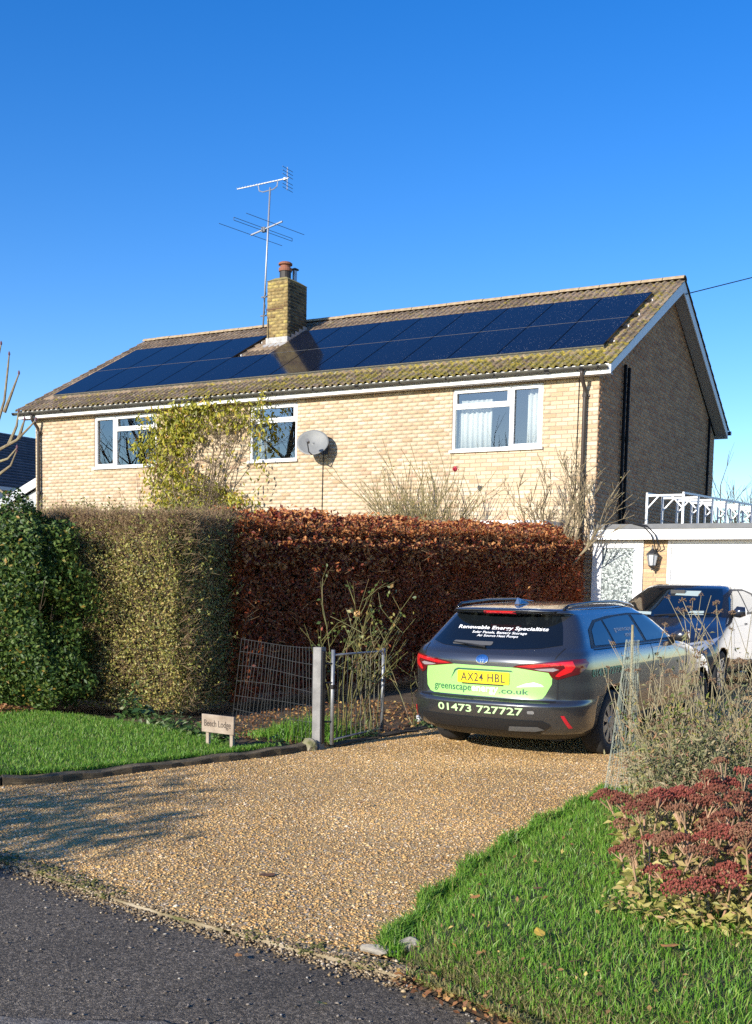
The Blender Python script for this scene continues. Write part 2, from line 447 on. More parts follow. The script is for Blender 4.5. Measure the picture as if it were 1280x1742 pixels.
# kerb: a line of thin mossy edging stones flush with the drive
m_kerb = mat('kerb_stone', ramp=[(.3, (.10, .10, .035)), (.45, (.24, .19, .11)), (.6, (.34, .28, .19)), (.8, (.40, .35, .27))], scale=5, rough=.9, bump=.8, bump_scale=70)
kr = [(1.0, -15.2), (1.9, -15.37), (2.43, -15.47), (2.97, -15.60), (3.4, -15.68), (3.78, -15.73), (4.12, -15.77), (4.42, -15.80), (4.72, -15.84)]
kerb = bpy.data.objects.new('kerb', None); col.objects.link(kerb); WM[kerb.name] = Matrix.Identity(4); kerb['kind'] = 'structure'
kp = []
for (x0, y0), (x1, y1) in zip(kr[:-1], kr[1:]):
    L = math.hypot(x1 - x0, y1 - y0); n = max(1, round(L / .30))
    for k in range(n):
        a, b = k / n, (k + 1) / n; kp.append(((x0 + (x1 - x0) * a, y0 + (y1 - y0) * a), (x0 + (x1 - x0) * b, y0 + (y1 - y0) * b)))
for i in range(0, len(kp) - 1, 3):
    mb = MB(); z = -.002 + random.uniform(-.010, .008); w = .042
    seg = kp[i:i + 3]
    top = [seg[0][0]] + [q[1] for q in seg]
    L = []; Rr = []
    for j, q in enumerate(top):
        dx, dy = top[min(j + 1, len(top) - 1)][0] - top[max(j - 1, 0)][0], top[min(j + 1, len(top) - 1)][1] - top[max(j - 1, 0)][1]
        l = math.hypot(dx, dy); nx, ny = -dy / l, dx / l; sft = .012 if j == 0 else (-.012 if j == len(top) - 1 else 0)
        qx, qy = q[0] + dx / l * sft, q[1] + dy / l * sft; e = random.uniform(-.018, .018)
        L.append((qx + nx * w, qy + ny * (w + e))); Rr.append((qx - nx * w, qy - ny * (w - e)))
    pl = L + Rr[::-1]; mb.prism(pl, 2, -.09, z)
    mb.build('kerb_stone', m_kerb, kerb, bevel=.008)
# moss cushions along the kerb
m_moss = mat('moss', ramp=[(0, (.05, .055, .012)), (.6, (.11, .11, .025)), (1, (.20, .17, .05))], attr=True, rough=1)
kx = np.concatenate([rng.uniform(1.4, 3.0, 500), rng.uniform(3.9, 4.6, 160)]); kx = kx + .06 * np.sin(kx * 17)
ky = np.interp(kx, [q[0] for q in kr], [q[1] for q in kr]) + rng.normal(0, .045, len(kx)) - .02
o = obj('kerb_moss', stones_mesh('kerb_moss', np.column_stack([kx, ky, np.full(len(kx), .004)]), rng.uniform(.005, .015, len(kx)), m_moss, flat=.5))
setp(o, 'yellow green moss growing along the kerb edge', 'moss', kind='stuff')

# lawns
LAWN_L = [(-12, -12.1), (-3, -14.25)] + [(x - .04, y + .05) for x, y in LAWN_EDGE[1:9]] + [(.62, -11.45), (.05, -11.05), (-.9, -10.7), (-2.2, -10.45), (-5, -10.6), (-12, -9)]
LAWN_R = [(4.80, -15.86)] + [(x + .03, y) for x, y in DRIVE_R] + [(4.6, -11.0), (9.5, -11.0), (9.5, -17.7), (6.5, -16.56), (5.3, -16.06)]
def seg_d(x, y, pts):
    best = 9
    for (a, b), (c, d) in zip(pts[:-1], pts[1:]):
        t = max(0, min(1, ((x - a) * (c - a) + (y - b) * (d - b)) / ((c - a) ** 2 + (d - b) ** 2))); best = min(best, math.hypot(x - a - t * (c - a), y - b - t * (d - b)))
    return best
RIM = LAWN_R[-3:] + LAWN_R[:8]
def zr(x, y):
    k = min(1, seg_d(x, y, RIM) / .16); return -.035 + (.065 + .035 * min(1, max(0, (x - 4.3) / .6))) * k * (2 - k)
sheet('lawn', LAWN_L, lambda x, y: .05, m_turf, ys=())
sheet('front_verge', LAWN_R, zr, m_turf, ys=(), sub=.16)
m_grass = mat('grass_blade', ramp=[(0, (.06, .15, .012)), (.35, (.11, .26, .02)), (.7, (.17, .36, .035)), (.9, (.26, .41, .06)), (1, (.40, .38, .12))], attr=True, rough=.45, transl=.35)
m_grass_dry = mat('grass_dry', ramp=[(0, (.12, .14, .03)), (.5, (.22, .20, .07)), (1, (.36, .29, .13))], attr=True, rough=.6, transl=.3)
P = rescatter([q for q in LAWN_R], 150000); P = P[P[:, 0] < 7.2]
xb = rng.uniform(4.75, 6.9, 16000); P = np.concatenate([P, np.column_stack([xb, np.interp(xb, [q[0] for q in ROAD_EDGE], [q[1] for q in ROAD_EDGE]) + np.abs(rng.normal(.03, .2, 16000))])])
P = P[~((P[:, 0] > 5.7) & (P[:, 1] > -13.4))]
zz = np.array([zr(x, y) for x, y in P]) - .012
edge = np.array([min(math.hypot(x - a, y - b) for a, b in LAWN_R[:8]) for x, y in P[:1]])
road_d = P[:, 1] - np.interp(P[:, 0], [q[0] for q in ROAD_EDGE], [q[1] for q in ROAD_EDGE])
clump = .5 + .5 * np.sin(P[:, 0] * 5.3 + 2 * np.sin(P[:, 1] * 3.1)) * np.sin(P[:, 1] * 4.7 + 1.3)
h = (.026 + .040 * rng.random(len(P)) + .020 * clump) * np.clip(.6 + road_d * 1.2, .6, 1)
dry = rng.random(len(P)) < np.clip(.9 - road_d * 1.5, .06 + .16 * (np.sin(P[:, 0] * 2.3 + 1.7 * np.sin(P[:, 1] * 1.9)) > .45), .9)
gr = obj('grass_verge', blades_mesh('grass_verge', np.column_stack([P, zz])[~dry], h[~dry], .0026, m_grass, lean=.5, rnd=np.clip(rng.random((~dry).sum()) * .75 + .3 * clump[~dry] * rng.random((~dry).sum()) + (rng.random((~dry).sum()) < .05) * .3, 0, .999)))
setp(gr, 'lush green grass of the verge right of the driveway', 'grass', kind='stuff')
gr = obj('dry_grass_verge', blades_mesh('dry_grass_verge', np.column_stack([P, zz])[dry], h[dry] * .9, .0026, m_grass_dry, lean=.8))
setp(gr, 'yellowed dry grass fringing the tarmac', 'grass', kind='stuff')
# ragged tufts leaning over the gravel along the verge
t = rng.random(5200); px_ = np.interp(t, np.linspace(0, 1, 7), [q[0] for q in DRIVE_R]); py_ = np.interp(t, np.linspace(0, 1, 7), [q[1] for q in DRIVE_R])
px_ = px_ + np.abs(rng.normal(0, .05, len(t))) - .035 + .03 * np.sin(py_ * 9)
gr = obj('grass_fringe', blades_mesh('grass_fringe', np.column_stack([px_, py_, np.full(len(t), .0)]), rng.uniform(.03, .085, len(t)), .0028, m_grass, lean=.7))
setp(gr, 'ragged grass fringe creeping over the gravel edge', 'grass', kind='stuff')
P = rescatter([q for q in LAWN_L], 150000); P = P[(P[:, 0] > -4.8)]
h = .028 + .03 * rng.random(len(P))
gr = obj('grass_lawn', blades_mesh('grass_lawn', np.column_stack([P, np.full(len(P), .046)]), h, .003, m_grass, lean=.5, rnd=rng.random(len(P)) * .9))
setp(gr, 'short mown green grass of the lawn by the hedge', 'grass', kind='stuff')
# timber edging of the lawn
m_sleeper = mat('edging_timber', ramp=[(.3, (.06, .045, .025)), (.5, (.12, .09, .05)), (.7, (.19, .14, .08)), (.85, (.13, .13, .04))], scale=9, coords='Generated', rough=.95, bump=1.0, bump_scale=50)
ed = LAWN_EDGE
groups = [ed[0:4], ed[3:7], ed[6:10], [(1.09, -10.52), (1.10, -9.8), (1.13, -9.0), (1.13, -8.35)]]
for gi, (pts, lab) in enumerate(zip(groups, ['old mossy timber edging board along the shaded end of the lawn', 'dark timber edging board between lawn and gravel', 'short timber edging board running from the name sign to the gate post', 'low dark edging board below the open gate'])):
    dd = []
    for (x0, y0), (x1, y1) in zip(pts[:-1], pts[1:]):
        for k in range(6): dd.append((x0 + (x1 - x0) * k / 6, y0 + (y1 - y0) * k / 6))
    dd.append(pts[-1]); mb = MB()
    if gi in (0, 1): dd[-1] = (dd[-1][0] - .001, dd[-1][1] - .004)
    L, Rr, H = [], [], []
    for j, q in enumerate(dd):
        a, b = dd[max(j - 1, 0)], dd[min(j + 1, len(dd) - 1)]; l = math.hypot(b[0] - a[0], b[1] - a[1]); nx, ny = -(b[1] - a[1]) / l, (b[0] - a[0]) / l
        wob = .008 * math.sin(j * 1.7 + gi); L.append((q[0] + nx * (.045 + wob), q[1] + ny * (.045 + wob))); Rr.append((q[0] - nx * (.045 - wob), q[1] - ny * (.045 - wob))); H.append((.062 if gi < 3 else .03) + .008 * math.sin(j * .9 + gi * 2))
    n = len(dd); vs = [(*q, -.06) for q in L] + [(*q, -.06) for q in Rr] + [(*q, h_) for q, h_ in zip(L, H)] + [(*q, h_ - .01) for q, h_ in zip(Rr, H)]
    fs = []
    for j in range(n - 1):
        fs += [(2*n + j, 2*n + j + 1, 3*n + j + 1, 3*n + j), (j, j + 1, 2*n + j + 1, 2*n + j), (n + j, n + j + 1, 3*n + j + 1, 3*n + j)]
    fs += [(0, n, 3*n, 2*n), (n - 1, 2*n - 1, 4*n - 1, 3*n - 1)]
    mb.add(vs, fs); o = mb.build('timber_edging', m_sleeper, bevel=.006); setp(o, lab, 'edging', 'timber edging of the lawn')
# grass hanging over the timber edging
t = rng.random(3500) * (len(ed) - 2); i0 = t.astype(int); fr = t - i0; E_ = np.array(ed)
Q = E_[i0] * (1 - fr[:, None]) + E_[i0 + 1] * fr[:, None]; Q[:, 0] -= rng.uniform(.03, .12, len(Q)); Q[:, 1] += rng.uniform(.0, .06, len(Q))
gr = obj('grass_overhang', blades_mesh('grass_overhang', np.column_stack([Q, np.full(len(Q), .06)]), rng.uniform(.03, .06, len(Q)), .003, m_grass, lean=.7))
setp(gr, 'grass blades hanging over the timber lawn edging', 'grass', kind='stuff')

# soil and grit washed along the kerb, crumbs of leaf on the bed by the gate
kx = rng.uniform(.8, 4.8, 5200); ky = np.interp(kx, [q[0] for q in kr], [q[1] for q in kr]) - .045 + rng.normal(0, .055, len(kx)); kz = np.where(ky < np.interp(kx, [q[0] for q in kr], [q[1] for q in kr]) - .06, -.017, .002)
o = obj('kerb_grit', stones_mesh('kerb_grit', np.column_stack([kx, ky, kz]), rng.uniform(.004, .011, len(kx)), mat('grit', ramp=[(0, (.10, .07, .04)), (.5, (.24, .165, .085)), (.85, (.38, .28, .15)), (1, (.52, .43, .30))], attr=True, rough=.9))); setp(o, 'brown grit and soil washed along the kerb', 'grit', kind='stuff')

q = rng.random(260); lx_ = rng.uniform(4.4, 6.6, 260); ly_ = np.interp(lx_, [p[0] for p in ROAD_EDGE], [p[1] for p in ROAD_EDGE]) + .08 + rng.random(260) ** 1.7 * 2.6; ok_ = in_poly(np.column_stack([lx_, ly_]), LAWN_R)
P = np.column_stack([lx_, ly_, [zr(a, b_) + .035 for a, b_ in zip(lx_, ly_)]])[ok_]
o = obj('leaf_scraps', leaf_mesh('leaf_scraps', P, np.tile([0, 0, 1.0], (len(P), 1)) + rng.normal(0, .5, (len(P), 3)), rng.uniform(.012, .035, len(P)), mat('scrap_leaf', ramp=[(0, (.14, .07, .03)), (.5, (.30, .17, .05)), (1, (.55, .42, .12))], attr=True, rough=.8), aspect=.55)); setp(o, 'tiny scraps of dead leaf caught in the verge grass', 'leaves', kind='stuff')
# ------------------------------------------------------------------ house
HE, HL, HD, HR, OF, OG, OGL, HF = 5.352, 13.79, 8.618, 8.006, .2163, .247, .3255, .171
BASE = .22
BR = [(0, (.47, .325, .19)), (.10, (.53, .395, .245)), (.3, (.575, .455, .295)), (.6, (.60, .485, .325)), (.88, (.64, .535, .38)), (.95, (.56, .41, .27)), (1, (.50, .33, .21))]
def brick_material(name, ramp, moss=0.0):
    m = mat(name, ramp=ramp, attr=True, rough=.85, noise=(1.2, .10), bump=.5, bump_scale=130, coords='World')
    return m
m_brick = brick_material('buff_brick', BR)
m_mortar = mat('mortar', (.36, .285, .20), rough=.95, noise=(30, .15))
m_white = mat('white_upvc', (.80, .80, .79), rough=.35)
m_whitewood = mat('white_board', (.78, .78, .76), rough=.5, noise=(8, .04))
m_glass = glass_mat('window_glass', refl=.14)
m_black = mat('black_plastic', (.015, .015, .016), rough=.4)
m_brownpipe = mat('brown_pipe', (.055, .042, .033), rough=.45)
m_gutter = mat('gutter_plastic', ramp=[(.3, (.05, .048, .04)), (.6, (.085, .082, .065)), (.8, (.11, .11, .07))], scale=6, rough=.6)

house = thing('house', 'long two storey buff brick house with solar panels on its roof', 'house', (-6.9, 4.3, .2))
# holes of the front wall: x0, x1, z0, z1
HOLES = [(-2.865, -1.055, 4.16, 5.315), (-11.925, -10.105, 4.16, 5.315), (-7.565, -6.39, 4.14, 5.30),
         (-7.6, -6.5, 1.2, 3.10), (-12.2, -9.6, 1.2, 2.55), (-2.6, -1.1, .25, 2.35)]
def walls_with_holes(mb, x0, x1, z0, z1, holes, put):
    xs = sorted({x0, x1, *[h[0] for h in holes], *[h[1] for h in holes]}); zs = sorted({z0, z1, *[h[2] for h in holes], *[h[3] for h in holes]})
    for a, b in zip(xs[:-1], xs[1:]):
        run = None
        for c, d in zip(zs[:-1], zs[1:]):
            mid = ((a + b) / 2, (c + d) / 2)
            if any(h[0] < mid[0] < h[1] and h[2] < mid[1] < h[3] for h in holes):
                if run: put(a, b, *run); run = None
            else: run = (run[0], d) if run else (c, d)
        if run: put(a, b, *run)
fw = MB(); walls_with_holes(fw, -HL, -.004, BASE - .3, HE + .05, HOLES, lambda a, b, c, d: fw.box(a, b, .004, .25, c, d))
front_wall = fw.build('front_wall', m_mortar, house)
gw = MB()
gw.prism([(.25, BASE - .3), (HD, BASE - .3), (HD, HE + .05), (HD / 2, HR - .12), (.25, HE + .18), (.004, HE + .05), (.004, BASE - .3)][0:1] + [(HD, BASE - .3), (HD, HE + .02), (HD / 2, HR - .20), (.252, HE + .02)], 0, -.25, -.004)
gable_wall = gw.build('gable_wall', m_mortar, house)
ow = MB(); ow.prism([(.252, BASE - .3), (HD, BASE - .3), (HD, HE + .02), (HD / 2, HR - .2), (.252, HE + .02)], 0, -HL, -HL + .25)
ow.build('gable_wall', m_mortar, house)
bw = MB(); bw.box(-HL + .25, -.25, HD - .25, HD - .002, BASE - .3, HE + .02); bw.build('rear_wall', m_mortar, house)
fl = MB(); fl.box(-HL + .25, -.25, .26, HD - .26, 2.85, 3.05); fl.build('floor', mat('room_floor', (.25, .2, .15)), house)
rw = MB(); rw.box(-HL + .25, -.25, 3.9, 4.0, 3.06, 5.45); rw.build('room_wall', mat('room_wall', (.45, .42, .38)), house)
cl = MB(); cl.box(-HL + .25, -.25, .26, 3.89, 5.46, 5.5); cl.build('room_ceiling', mat('room_ceiling', (.6, .6, .58)), house)

# bricks
CZ, BW, GAP = .075, .225, .010
BP = .005                                   # how far the brick face stands in front of the mortar
def brick_mesh(name, m):
    mb = MB(); w, h, d = (BW - GAP) / 2, (CZ - GAP) / 2, BP; e = .003
    mb.add([(-w,0.02,-h),(w,0.02,-h),(w,0.02,h),(-w,0.02,h),(-w+e,-d,-h+e),(w-e,-d,-h+e),(w-e,-d,h-e),(-w+e,-d,h-e)], [(4,5,6,7),(0,1,5,4),(1,2,6,5),(2,3,7,6),(3,0,4,7)])
    return mb.mesh(name, m, recalc=False)
def brick_boxes(name, C, wd, m, axis='y', side=-1, base=0.0, hz=CZ, rnd=None, parent=None, tilt=True):
    """C (n,2): centre along the wall and z; wd widths. axis 'y': wall faces -y at y=base; 'x': wall faces +x at x=base"""
    n = len(C); w = (wd - GAP)[:, None] / 2; h = (hz - GAP) / 2; e = .003
    pr = BP * rng.uniform(.6, 1.3, n)[:, None]
    tmpl = np.array([(-1,0,-1),(1,0,-1),(1,0,1),(-1,0,1),(-1,1,-1),(1,1,-1),(1,1,1),(-1,1,1)], float)
    A = C[:, 0:1] + tmpl[None, :, 0] * np.where(tmpl[None, :, 1] > 0, w - e, w); Zv = C[:, 1:2] + tmpl[None, :, 2] * np.where(tmpl[None, :, 1] > 0, h - e, h)
    D = np.where(tmpl[None, :, 1] > 0, -pr, .02)
    if axis == 'y': V = np.stack([A, base + (-side) * D, Zv], 2)
    else: V = np.stack([base + side * -D, A, Zv], 2)
    F0 = np.array([(4,5,6,7),(0,1,5,4),(1,2,6,5),(2,3,7,6),(3,0,4,7)])
    flip = (axis == 'y' and side > 0) or (axis == 'x' and side < 0)
    if flip: F0 = F0[:, ::-1]
    F = (np.arange(n)[:, None, None] * 8 + F0[None]).reshape(-1, 4)
    o = obj(name, mesh_np(name, V.reshape(-1, 3), F, np.repeat(rng.random(n) if rnd is None else rnd, 8), m), parent); o['kind'] = 'stuff'
    return o
def courses(x0, x1, z0, z1, holes, zshift=0.0, lim=None):
    C, wd = [], []
    nz = int((z1 - z0) / CZ)
    for k in range(nz):
        z = z0 + (k + .5) * CZ; a0, a1 = (x0, x1) if lim is None else lim(z)
        if a1 - a0 < .06: continue
        iv = [(a0, a1)]
        for h in holes:
            if h[2] - .02 < z < h[3] + .02:
                nv = []
                for a, b in iv:
                    if h[1] <= a or h[0] >= b: nv.append((a, b)); continue
                    if h[0] > a: nv.append((a, h[0]))
                    if h[1] < b: nv.append((h[1], b))
                iv = nv
        off = x1 - (BW / 2 if k % 2 else 0)
        for a, b in iv:
            i = math.floor((a - off) / BW)
            while True:
                l, r_ = off + i * BW, off + (i + 1) * BW
                if l >= b - 1e-6: break
                l2, r2_ = max(l, a), min(r_, b)
                if r2_ - l2 > .035: C.append(((l2 + r2_) / 2, z)); wd.append(r2_ - l2)
                i += 1
    return np.array(C), np.array(wd)
C, wd = courses(-HL, 0, BASE - .27, HE, HOLES)
full = np.abs(wd - BW) < 1e-6
dist = np.hypot(C[:, 0] - CAM[0], CAM[1]); vis = full & (C[:, 1] > 2.62) & (C[:, 1] < HE - .02)
idx = np.where(vis)[0]; idx = idx[np.argsort(dist[idx])][:300]
bme = brick_mesh('brick', m_brick)
for i in idx:
    inst('brick', bme, Matrix.Translation((C[i, 0], .004 - rng.uniform(-.001, .0015), C[i, 1])), front_wall)
rest = np.ones(len(C), bool); rest[idx] = False
brick_boxes('bricks', C[rest], wd[rest], m_brick, 'y', -1, .004, parent=front_wall)
def glim(z):
    t = max(0, (z + .06 - HE) / (HR - .10 - HE)); hw = HD / 2 * (1 - t); return (HD / 2 - hw, HD / 2 + hw)
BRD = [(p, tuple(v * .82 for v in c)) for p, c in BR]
C2, wd2 = courses(0.0, HD, BASE - .27, HR - .2, [], lim=glim)
m_brick_shade = brick_material('buff_brick_shade', [(0, (.40, .185, .085)), (.3, (.52, .27, .125)), (.6, (.60, .325, .155)), (.85, (.50, .25, .115)), (1, (.45, .195, .095))])  # same bricks as the front; redder colour paints warm shade into the gable
brick_boxes('bricks', C2, wd2, m_brick_shade, 'x', 1, -.004, parent=gable_wall)

# roof: decks, tiles, ridge
u_ = np.array([0, HD / 2 + OF, HR - HE - HF]); SLOPE = np.linalg.norm(u_); u_ /= SLOPE; n_ = np.array([0, -u_[2], u_[1]])
E0 = np.array([0, -OF, HE + HF])
XL, XR = -HL - OGL - .05, OG + .05
dk = MB()
dk.prism([(-OF + .02, HE + HF - .03), (HD / 2, HR - .03), (HD + OF - .02, HE + HF - .03), (HD + OF - .02, HE + HF - .08), (HD / 2, HR - .09), (-OF + .02, HE + HF - .08)], 0, XL + .06, XR - .06)
roof = dk.build('roof', mat('roof_felt', (.04, .038, .035), rough=.9), house)
def roof_tile_material():
    m = bpy.data.materials.new('roof_tile'); m.use_nodes = True; nt = m.node_tree; bs = nt.nodes['Principled BSDF']; N, L = nt.nodes.new, nt.links.new
    ge = N('ShaderNodeNewGeometry'); oi = N('ShaderNodeObjectInfo'); at = N('ShaderNodeAttribute'); at.attribute_name = 'rnd'
    ad = N('ShaderNodeMath'); ad.operation = 'ADD'; fr = N('ShaderNodeMath'); fr.operation = 'FRACT'; L(oi.outputs['Random'], ad.inputs[0]); L(at.outputs['Fac'], ad.inputs[1]); L(ad.outputs[0], fr.inputs[0])
    cr = N('ShaderNodeValToRGB'); e = cr.color_ramp.elements; e.new(.5)
    for i, (p, c) in enumerate([(0, (.14, .098, .065)), (.5, (.215, .155, .105)), (1, (.29, .215, .15))]): e[i].position = p; e[i].color = (*c, 1)
    L(fr.outputs[0], cr.inputs[0])
    nz = N('ShaderNodeTexNoise'); nz.inputs['Scale'].default_value = 5.5; nz.inputs['Detail'].default_value = 6; nz.inputs['Roughness'].default_value = .7; L(ge.outputs['Position'], nz.inputs['Vector'])
    sx = N('ShaderNodeSeparateXYZ'); L(ge.outputs['Position'], sx.inputs[0])
    mr = N('ShaderNodeMapRange'); mr.inputs[1].default_value = -14; mr.inputs[2].default_value = 0; mr.inputs[3].default_value = -.17; mr.inputs[4].default_value = -.03; L(sx.outputs[0], mr.inputs[0])
    mz = N('ShaderNodeMapRange'); mz.inputs[1].default_value = 5.75; mz.inputs[2].default_value = 6.3; mz.inputs[3].default_value = .09; mz.inputs[4].default_value = -.03; L(sx.outputs[2], mz.inputs[0])
    a2 = N('ShaderNodeMath'); a2.operation = 'ADD'; a0 = N('ShaderNodeMath'); a0.operation = 'ADD'; L(mr.outputs[0], a0.inputs[0]); L(mz.outputs[0], a0.inputs[1]); L(nz.outputs['Fac'], a2.inputs[0]); L(a0.outputs[0], a2.inputs[1])
    st = N('ShaderNodeMapRange'); st.inputs[1].default_value = .44; st.inputs[2].default_value = .56; L(a2.outputs[0], st.inputs[0])
    n3 = N('ShaderNodeTexNoise'); n3.inputs['Scale'].default_value = 22; L(ge.outputs['Position'], n3.inputs['Vector'])
    mc = N('ShaderNodeValToRGB'); e = mc.color_ramp.elements; e.new(.5)
    for i, (p, c) in enumerate([(.3, (.07, .065, .015)), (.5, (.22, .18, .03)), (.7, (.40, .31, .05))]): e[i].position = p; e[i].color = (*c, 1)
    L(n3.outputs['Fac'], mc.inputs[0])
    mx = N('ShaderNodeMix'); mx.data_type = 'RGBA'; L(st.outputs[0], mx.inputs[0]); L(cr.outputs[0], mx.inputs[6]); L(mc.outputs[0], mx.inputs[7])
    # pale lichen spots
    n4 = N('ShaderNodeTexNoise'); n4.inputs['Scale'].default_value = 14; n4.inputs['Detail'].default_value = 3; L(ge.outputs['Position'], n4.inputs['Vector'])
    s4 = N('ShaderNodeMapRange'); s4.inputs[1].default_value = .60; s4.inputs[2].default_value = .68; s4.inputs[4].default_value = .75; L(n4.outputs['Fac'], s4.inputs[0])
    m2 = N('ShaderNodeMix'); m2.data_type = 'RGBA'; L(s4.outputs[0], m2.inputs[0]); L(mx.outputs[2], m2.inputs[6]); m2.inputs[7].default_value = (.42, .36, .25, 1)
    L(m2.outputs[2], bs.inputs['Base Color']); bs.inputs['Roughness'].default_value = .95
    b = N('ShaderNodeBump'); b.inputs['Strength'].default_value = .8; b.inputs['Distance'].default_value = .02; L(n3.outputs['Fac'], b.inputs['Height']); L(b.outputs[0], bs.inputs['Normal'])
    return m
m_tile = roof_tile_material()
NC, NR = 48, 15
TW, TG = (XR - XL) / NC, SLOPE / NR
def tile_mesh(name):
    mb = MB(); prof = [(-.5, .012), (-.44, .038), (-.36, .048), (-.28, .038), (-.22, .010), (-.13, .004), (-.03, .006), (.04, .036), (.12, .048), (.20, .038), (.27, .010), (.38, .004), (.495, .006)]
    n = len(prof); Lt = TG + .07
    vs = [(p * TW, -.01, q + .030) for p, q in prof] + [(p * TW, Lt, q + .004) for p, q in prof] + [(p * TW, -.006, q + .004) for p, q in prof]
    fs = [(i, i + 1, n + i + 1, n + i) for i in range(n - 1)] + [(2*n + i, 2*n + i + 1, i + 1, i) for i in range(n - 1)] + [(0, n, 2*n), (n - 1, 3*n - 1, 2*n - 1)]
    mb.add(vs, fs); return mb.mesh(name, m_tile, smooth=False)
tme = tile_mesh('roof_tile')
RF = Matrix(((1, 0, 0, 0), (0, u_[1], n_[1], 0), (0, u_[2], n_[2], 0), (0, 0, 0, 1)))
tv = np.array([v.co[:] for v in tme.vertices]); tf = [tuple(p.vertices) for p in tme.polygons]
tv_rest, rnd_rest, cnt = [], [], 0
CHX0, CHX1, CHY0, CHY1, CHZ = -9.15, -8.565, 2.80, 3.62, 8.68
for r_ in range(NR):
    for c in range(NC):
        s = r_ * TG - .03; x = XL + (c + .5) * TW
        pos = E0 + u_ * s + np.array([x, 0, 0])
        w = Matrix.Translation(pos) @ RF @ Matrix.Rotation(random.uniform(-.008, .008), 4, 'Z') @ Matrix.Rotation(random.uniform(-.01, .01), 4, 'X')
        show = r_ in (0, 1, 12, 13, 14) or c >= NC - 1 or c < 1 or (r_ in (7, 8) and -9.5 < x < -8.3)
        if show: inst('roof_tile', tme, w, roof)
        else:
            mw = np.array(w); tv_rest.append(tv @ mw[:3, :3].T + mw[:3, 3]); rnd_rest.append(rng.random())
ntri = np.array([f for f in tf if len(f) == 4]); nt3 = [f for f in tf if len(f) == 3]
def joined_tiles(name, TV, RN):
    n = len(TV); V = np.concatenate(TV); nv = len(tv)
    F = (np.arange(n)[:, None, None] * nv + ntri[None]).reshape(-1, 4)
    o = obj(name, mesh_np(name, V, F, np.repeat(RN, nv), m_tile), roof); o['kind'] = 'stuff'
joined_tiles('roof_tiles', tv_rest, np.array(rnd_rest))
# rear slope, tiles joined
TV = []
ur = np.array([0, -u_[1], u_[2]]); nr = np.array([0, u_[2], u_[1]])
RB = Matrix(((-1, 0, 0, 0), (0, ur[1], nr[1], 0), (0, ur[2], nr[2], 0), (0, 0, 0, 1)))
for r_ in range(NR):
    for c in range(NC):
        pos = np.array([XL + (c + .5) * TW, HD + OF, HE + HF]) + ur * (r_ * TG - .03); mw = np.array(Matrix.Translation(pos) @ RB); TV.append(tv @ mw[:3, :3].T + mw[:3, 3])
joined_tiles('roof_tiles', TV, rng.random(len(TV)))
# ridge tiles
rb = MB(); nk = 9; LR = .455
for k in range(nk + 1):
    pass
def ridge_mesh():
    mb = MB(); pr = []
    for k in range(nk):
        a = math.pi * (k / (nk - 1)); pr.append((.135 * math.cos(a), .085 * math.sin(a) - .01))
    for x in (0, LR - .012): mb.v += [(x, p, q) for p, q in pr]
    for i in range(nk - 1): mb.f.append((i, i + 1, nk + i + 1, nk + i))
    mb.v += [(x, p * .88, q - .018) for x in (0, LR - .012) for p, q in pr]
    for i in range(nk - 1):
        mb.f.append((2*nk + i, 2*nk + i + 1, i + 1, i)); mb.f.append((nk + i, nk + i + 1, 3*nk + i + 1, 3*nk + i))
    return mb.mesh('ridge_tile', mat('ridge_clay', ramp=[(.3, (.20, .14, .07)), (.5, (.34, .25, .15)), (.7, (.42, .33, .21))], scale=7, rough=.95, bump=.6))
rme = ridge_mesh(); nrt = int(round((XR - XL) / LR)); LRr = (XR - XL) / nrt
for i in range(nrt):
    inst('ridge_tile', rme, Matrix.Translation((XL + i * LRr, HD / 2, HR + .028 + random.uniform(-.004, .004))) @ Matrix.Rotation(random.uniform(-.006, .006), 4, 'Z') @ Matrix.Diagonal((LRr / LR, 1, 1, 1)), roof)

# fascia, soffit, bargeboards
fa = MB(); fa.box(XL + .05, OG, -OF, -OF + .022, HE, HE + HF); fascia = fa.build('fascia', m_whitewood, house)
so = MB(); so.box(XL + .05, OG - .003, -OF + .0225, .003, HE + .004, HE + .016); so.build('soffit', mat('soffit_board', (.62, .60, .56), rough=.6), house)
vb = MB(); vb.box(.005, .065, -OF - .004, -OF - .0005, HE + .075, HE + .125); vb.build('eaves_vent', m_black, fascia)
fb = MB(); fb.box(XL + .05, OG, HD + OF - .022, HD + OF, HE, HE + HF); fb.build('fascia', m_whitewood, house)
def barge(y0, z0, y1, z1, x, name='bargeboard'):
    mb = MB(); a = np.array([y0, z0]); b = np.array([y1, z1]); wv = .20
    mb.prism([(y0, z0), (y1, z1), (y1, z1 - wv / math.cos(math.atan2(abs(z1 - z0), abs(y1 - y0)))), (y0, z0 - .16)], 0, x - .022, x)
    return mb.build(name, m_whitewood, house)
barge(-OF, HE + HF - .012, HD / 2 - .001, HR - .012, OG + .0225); barge(HD + OF, HE + HF - .012, HD / 2 + .001, HR - .012, OG + .0225)
barge(-OF, HE + HF - .012, HD / 2 - .001, HR - .012, XL + .048); barge(HD + OF, HE + HF - .012, HD / 2 + .001, HR - .012, XL + .048)
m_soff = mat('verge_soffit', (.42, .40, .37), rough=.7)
for sy in (1, -1):
    mb = MB(); yy = (lambda y: y) if sy == 1 else (lambda y: HD - y)
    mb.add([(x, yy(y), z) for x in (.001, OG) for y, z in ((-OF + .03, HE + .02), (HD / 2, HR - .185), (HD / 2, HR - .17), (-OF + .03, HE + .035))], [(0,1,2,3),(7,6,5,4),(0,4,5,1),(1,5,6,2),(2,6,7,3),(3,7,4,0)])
    mb.build('soffit', m_soff, house)
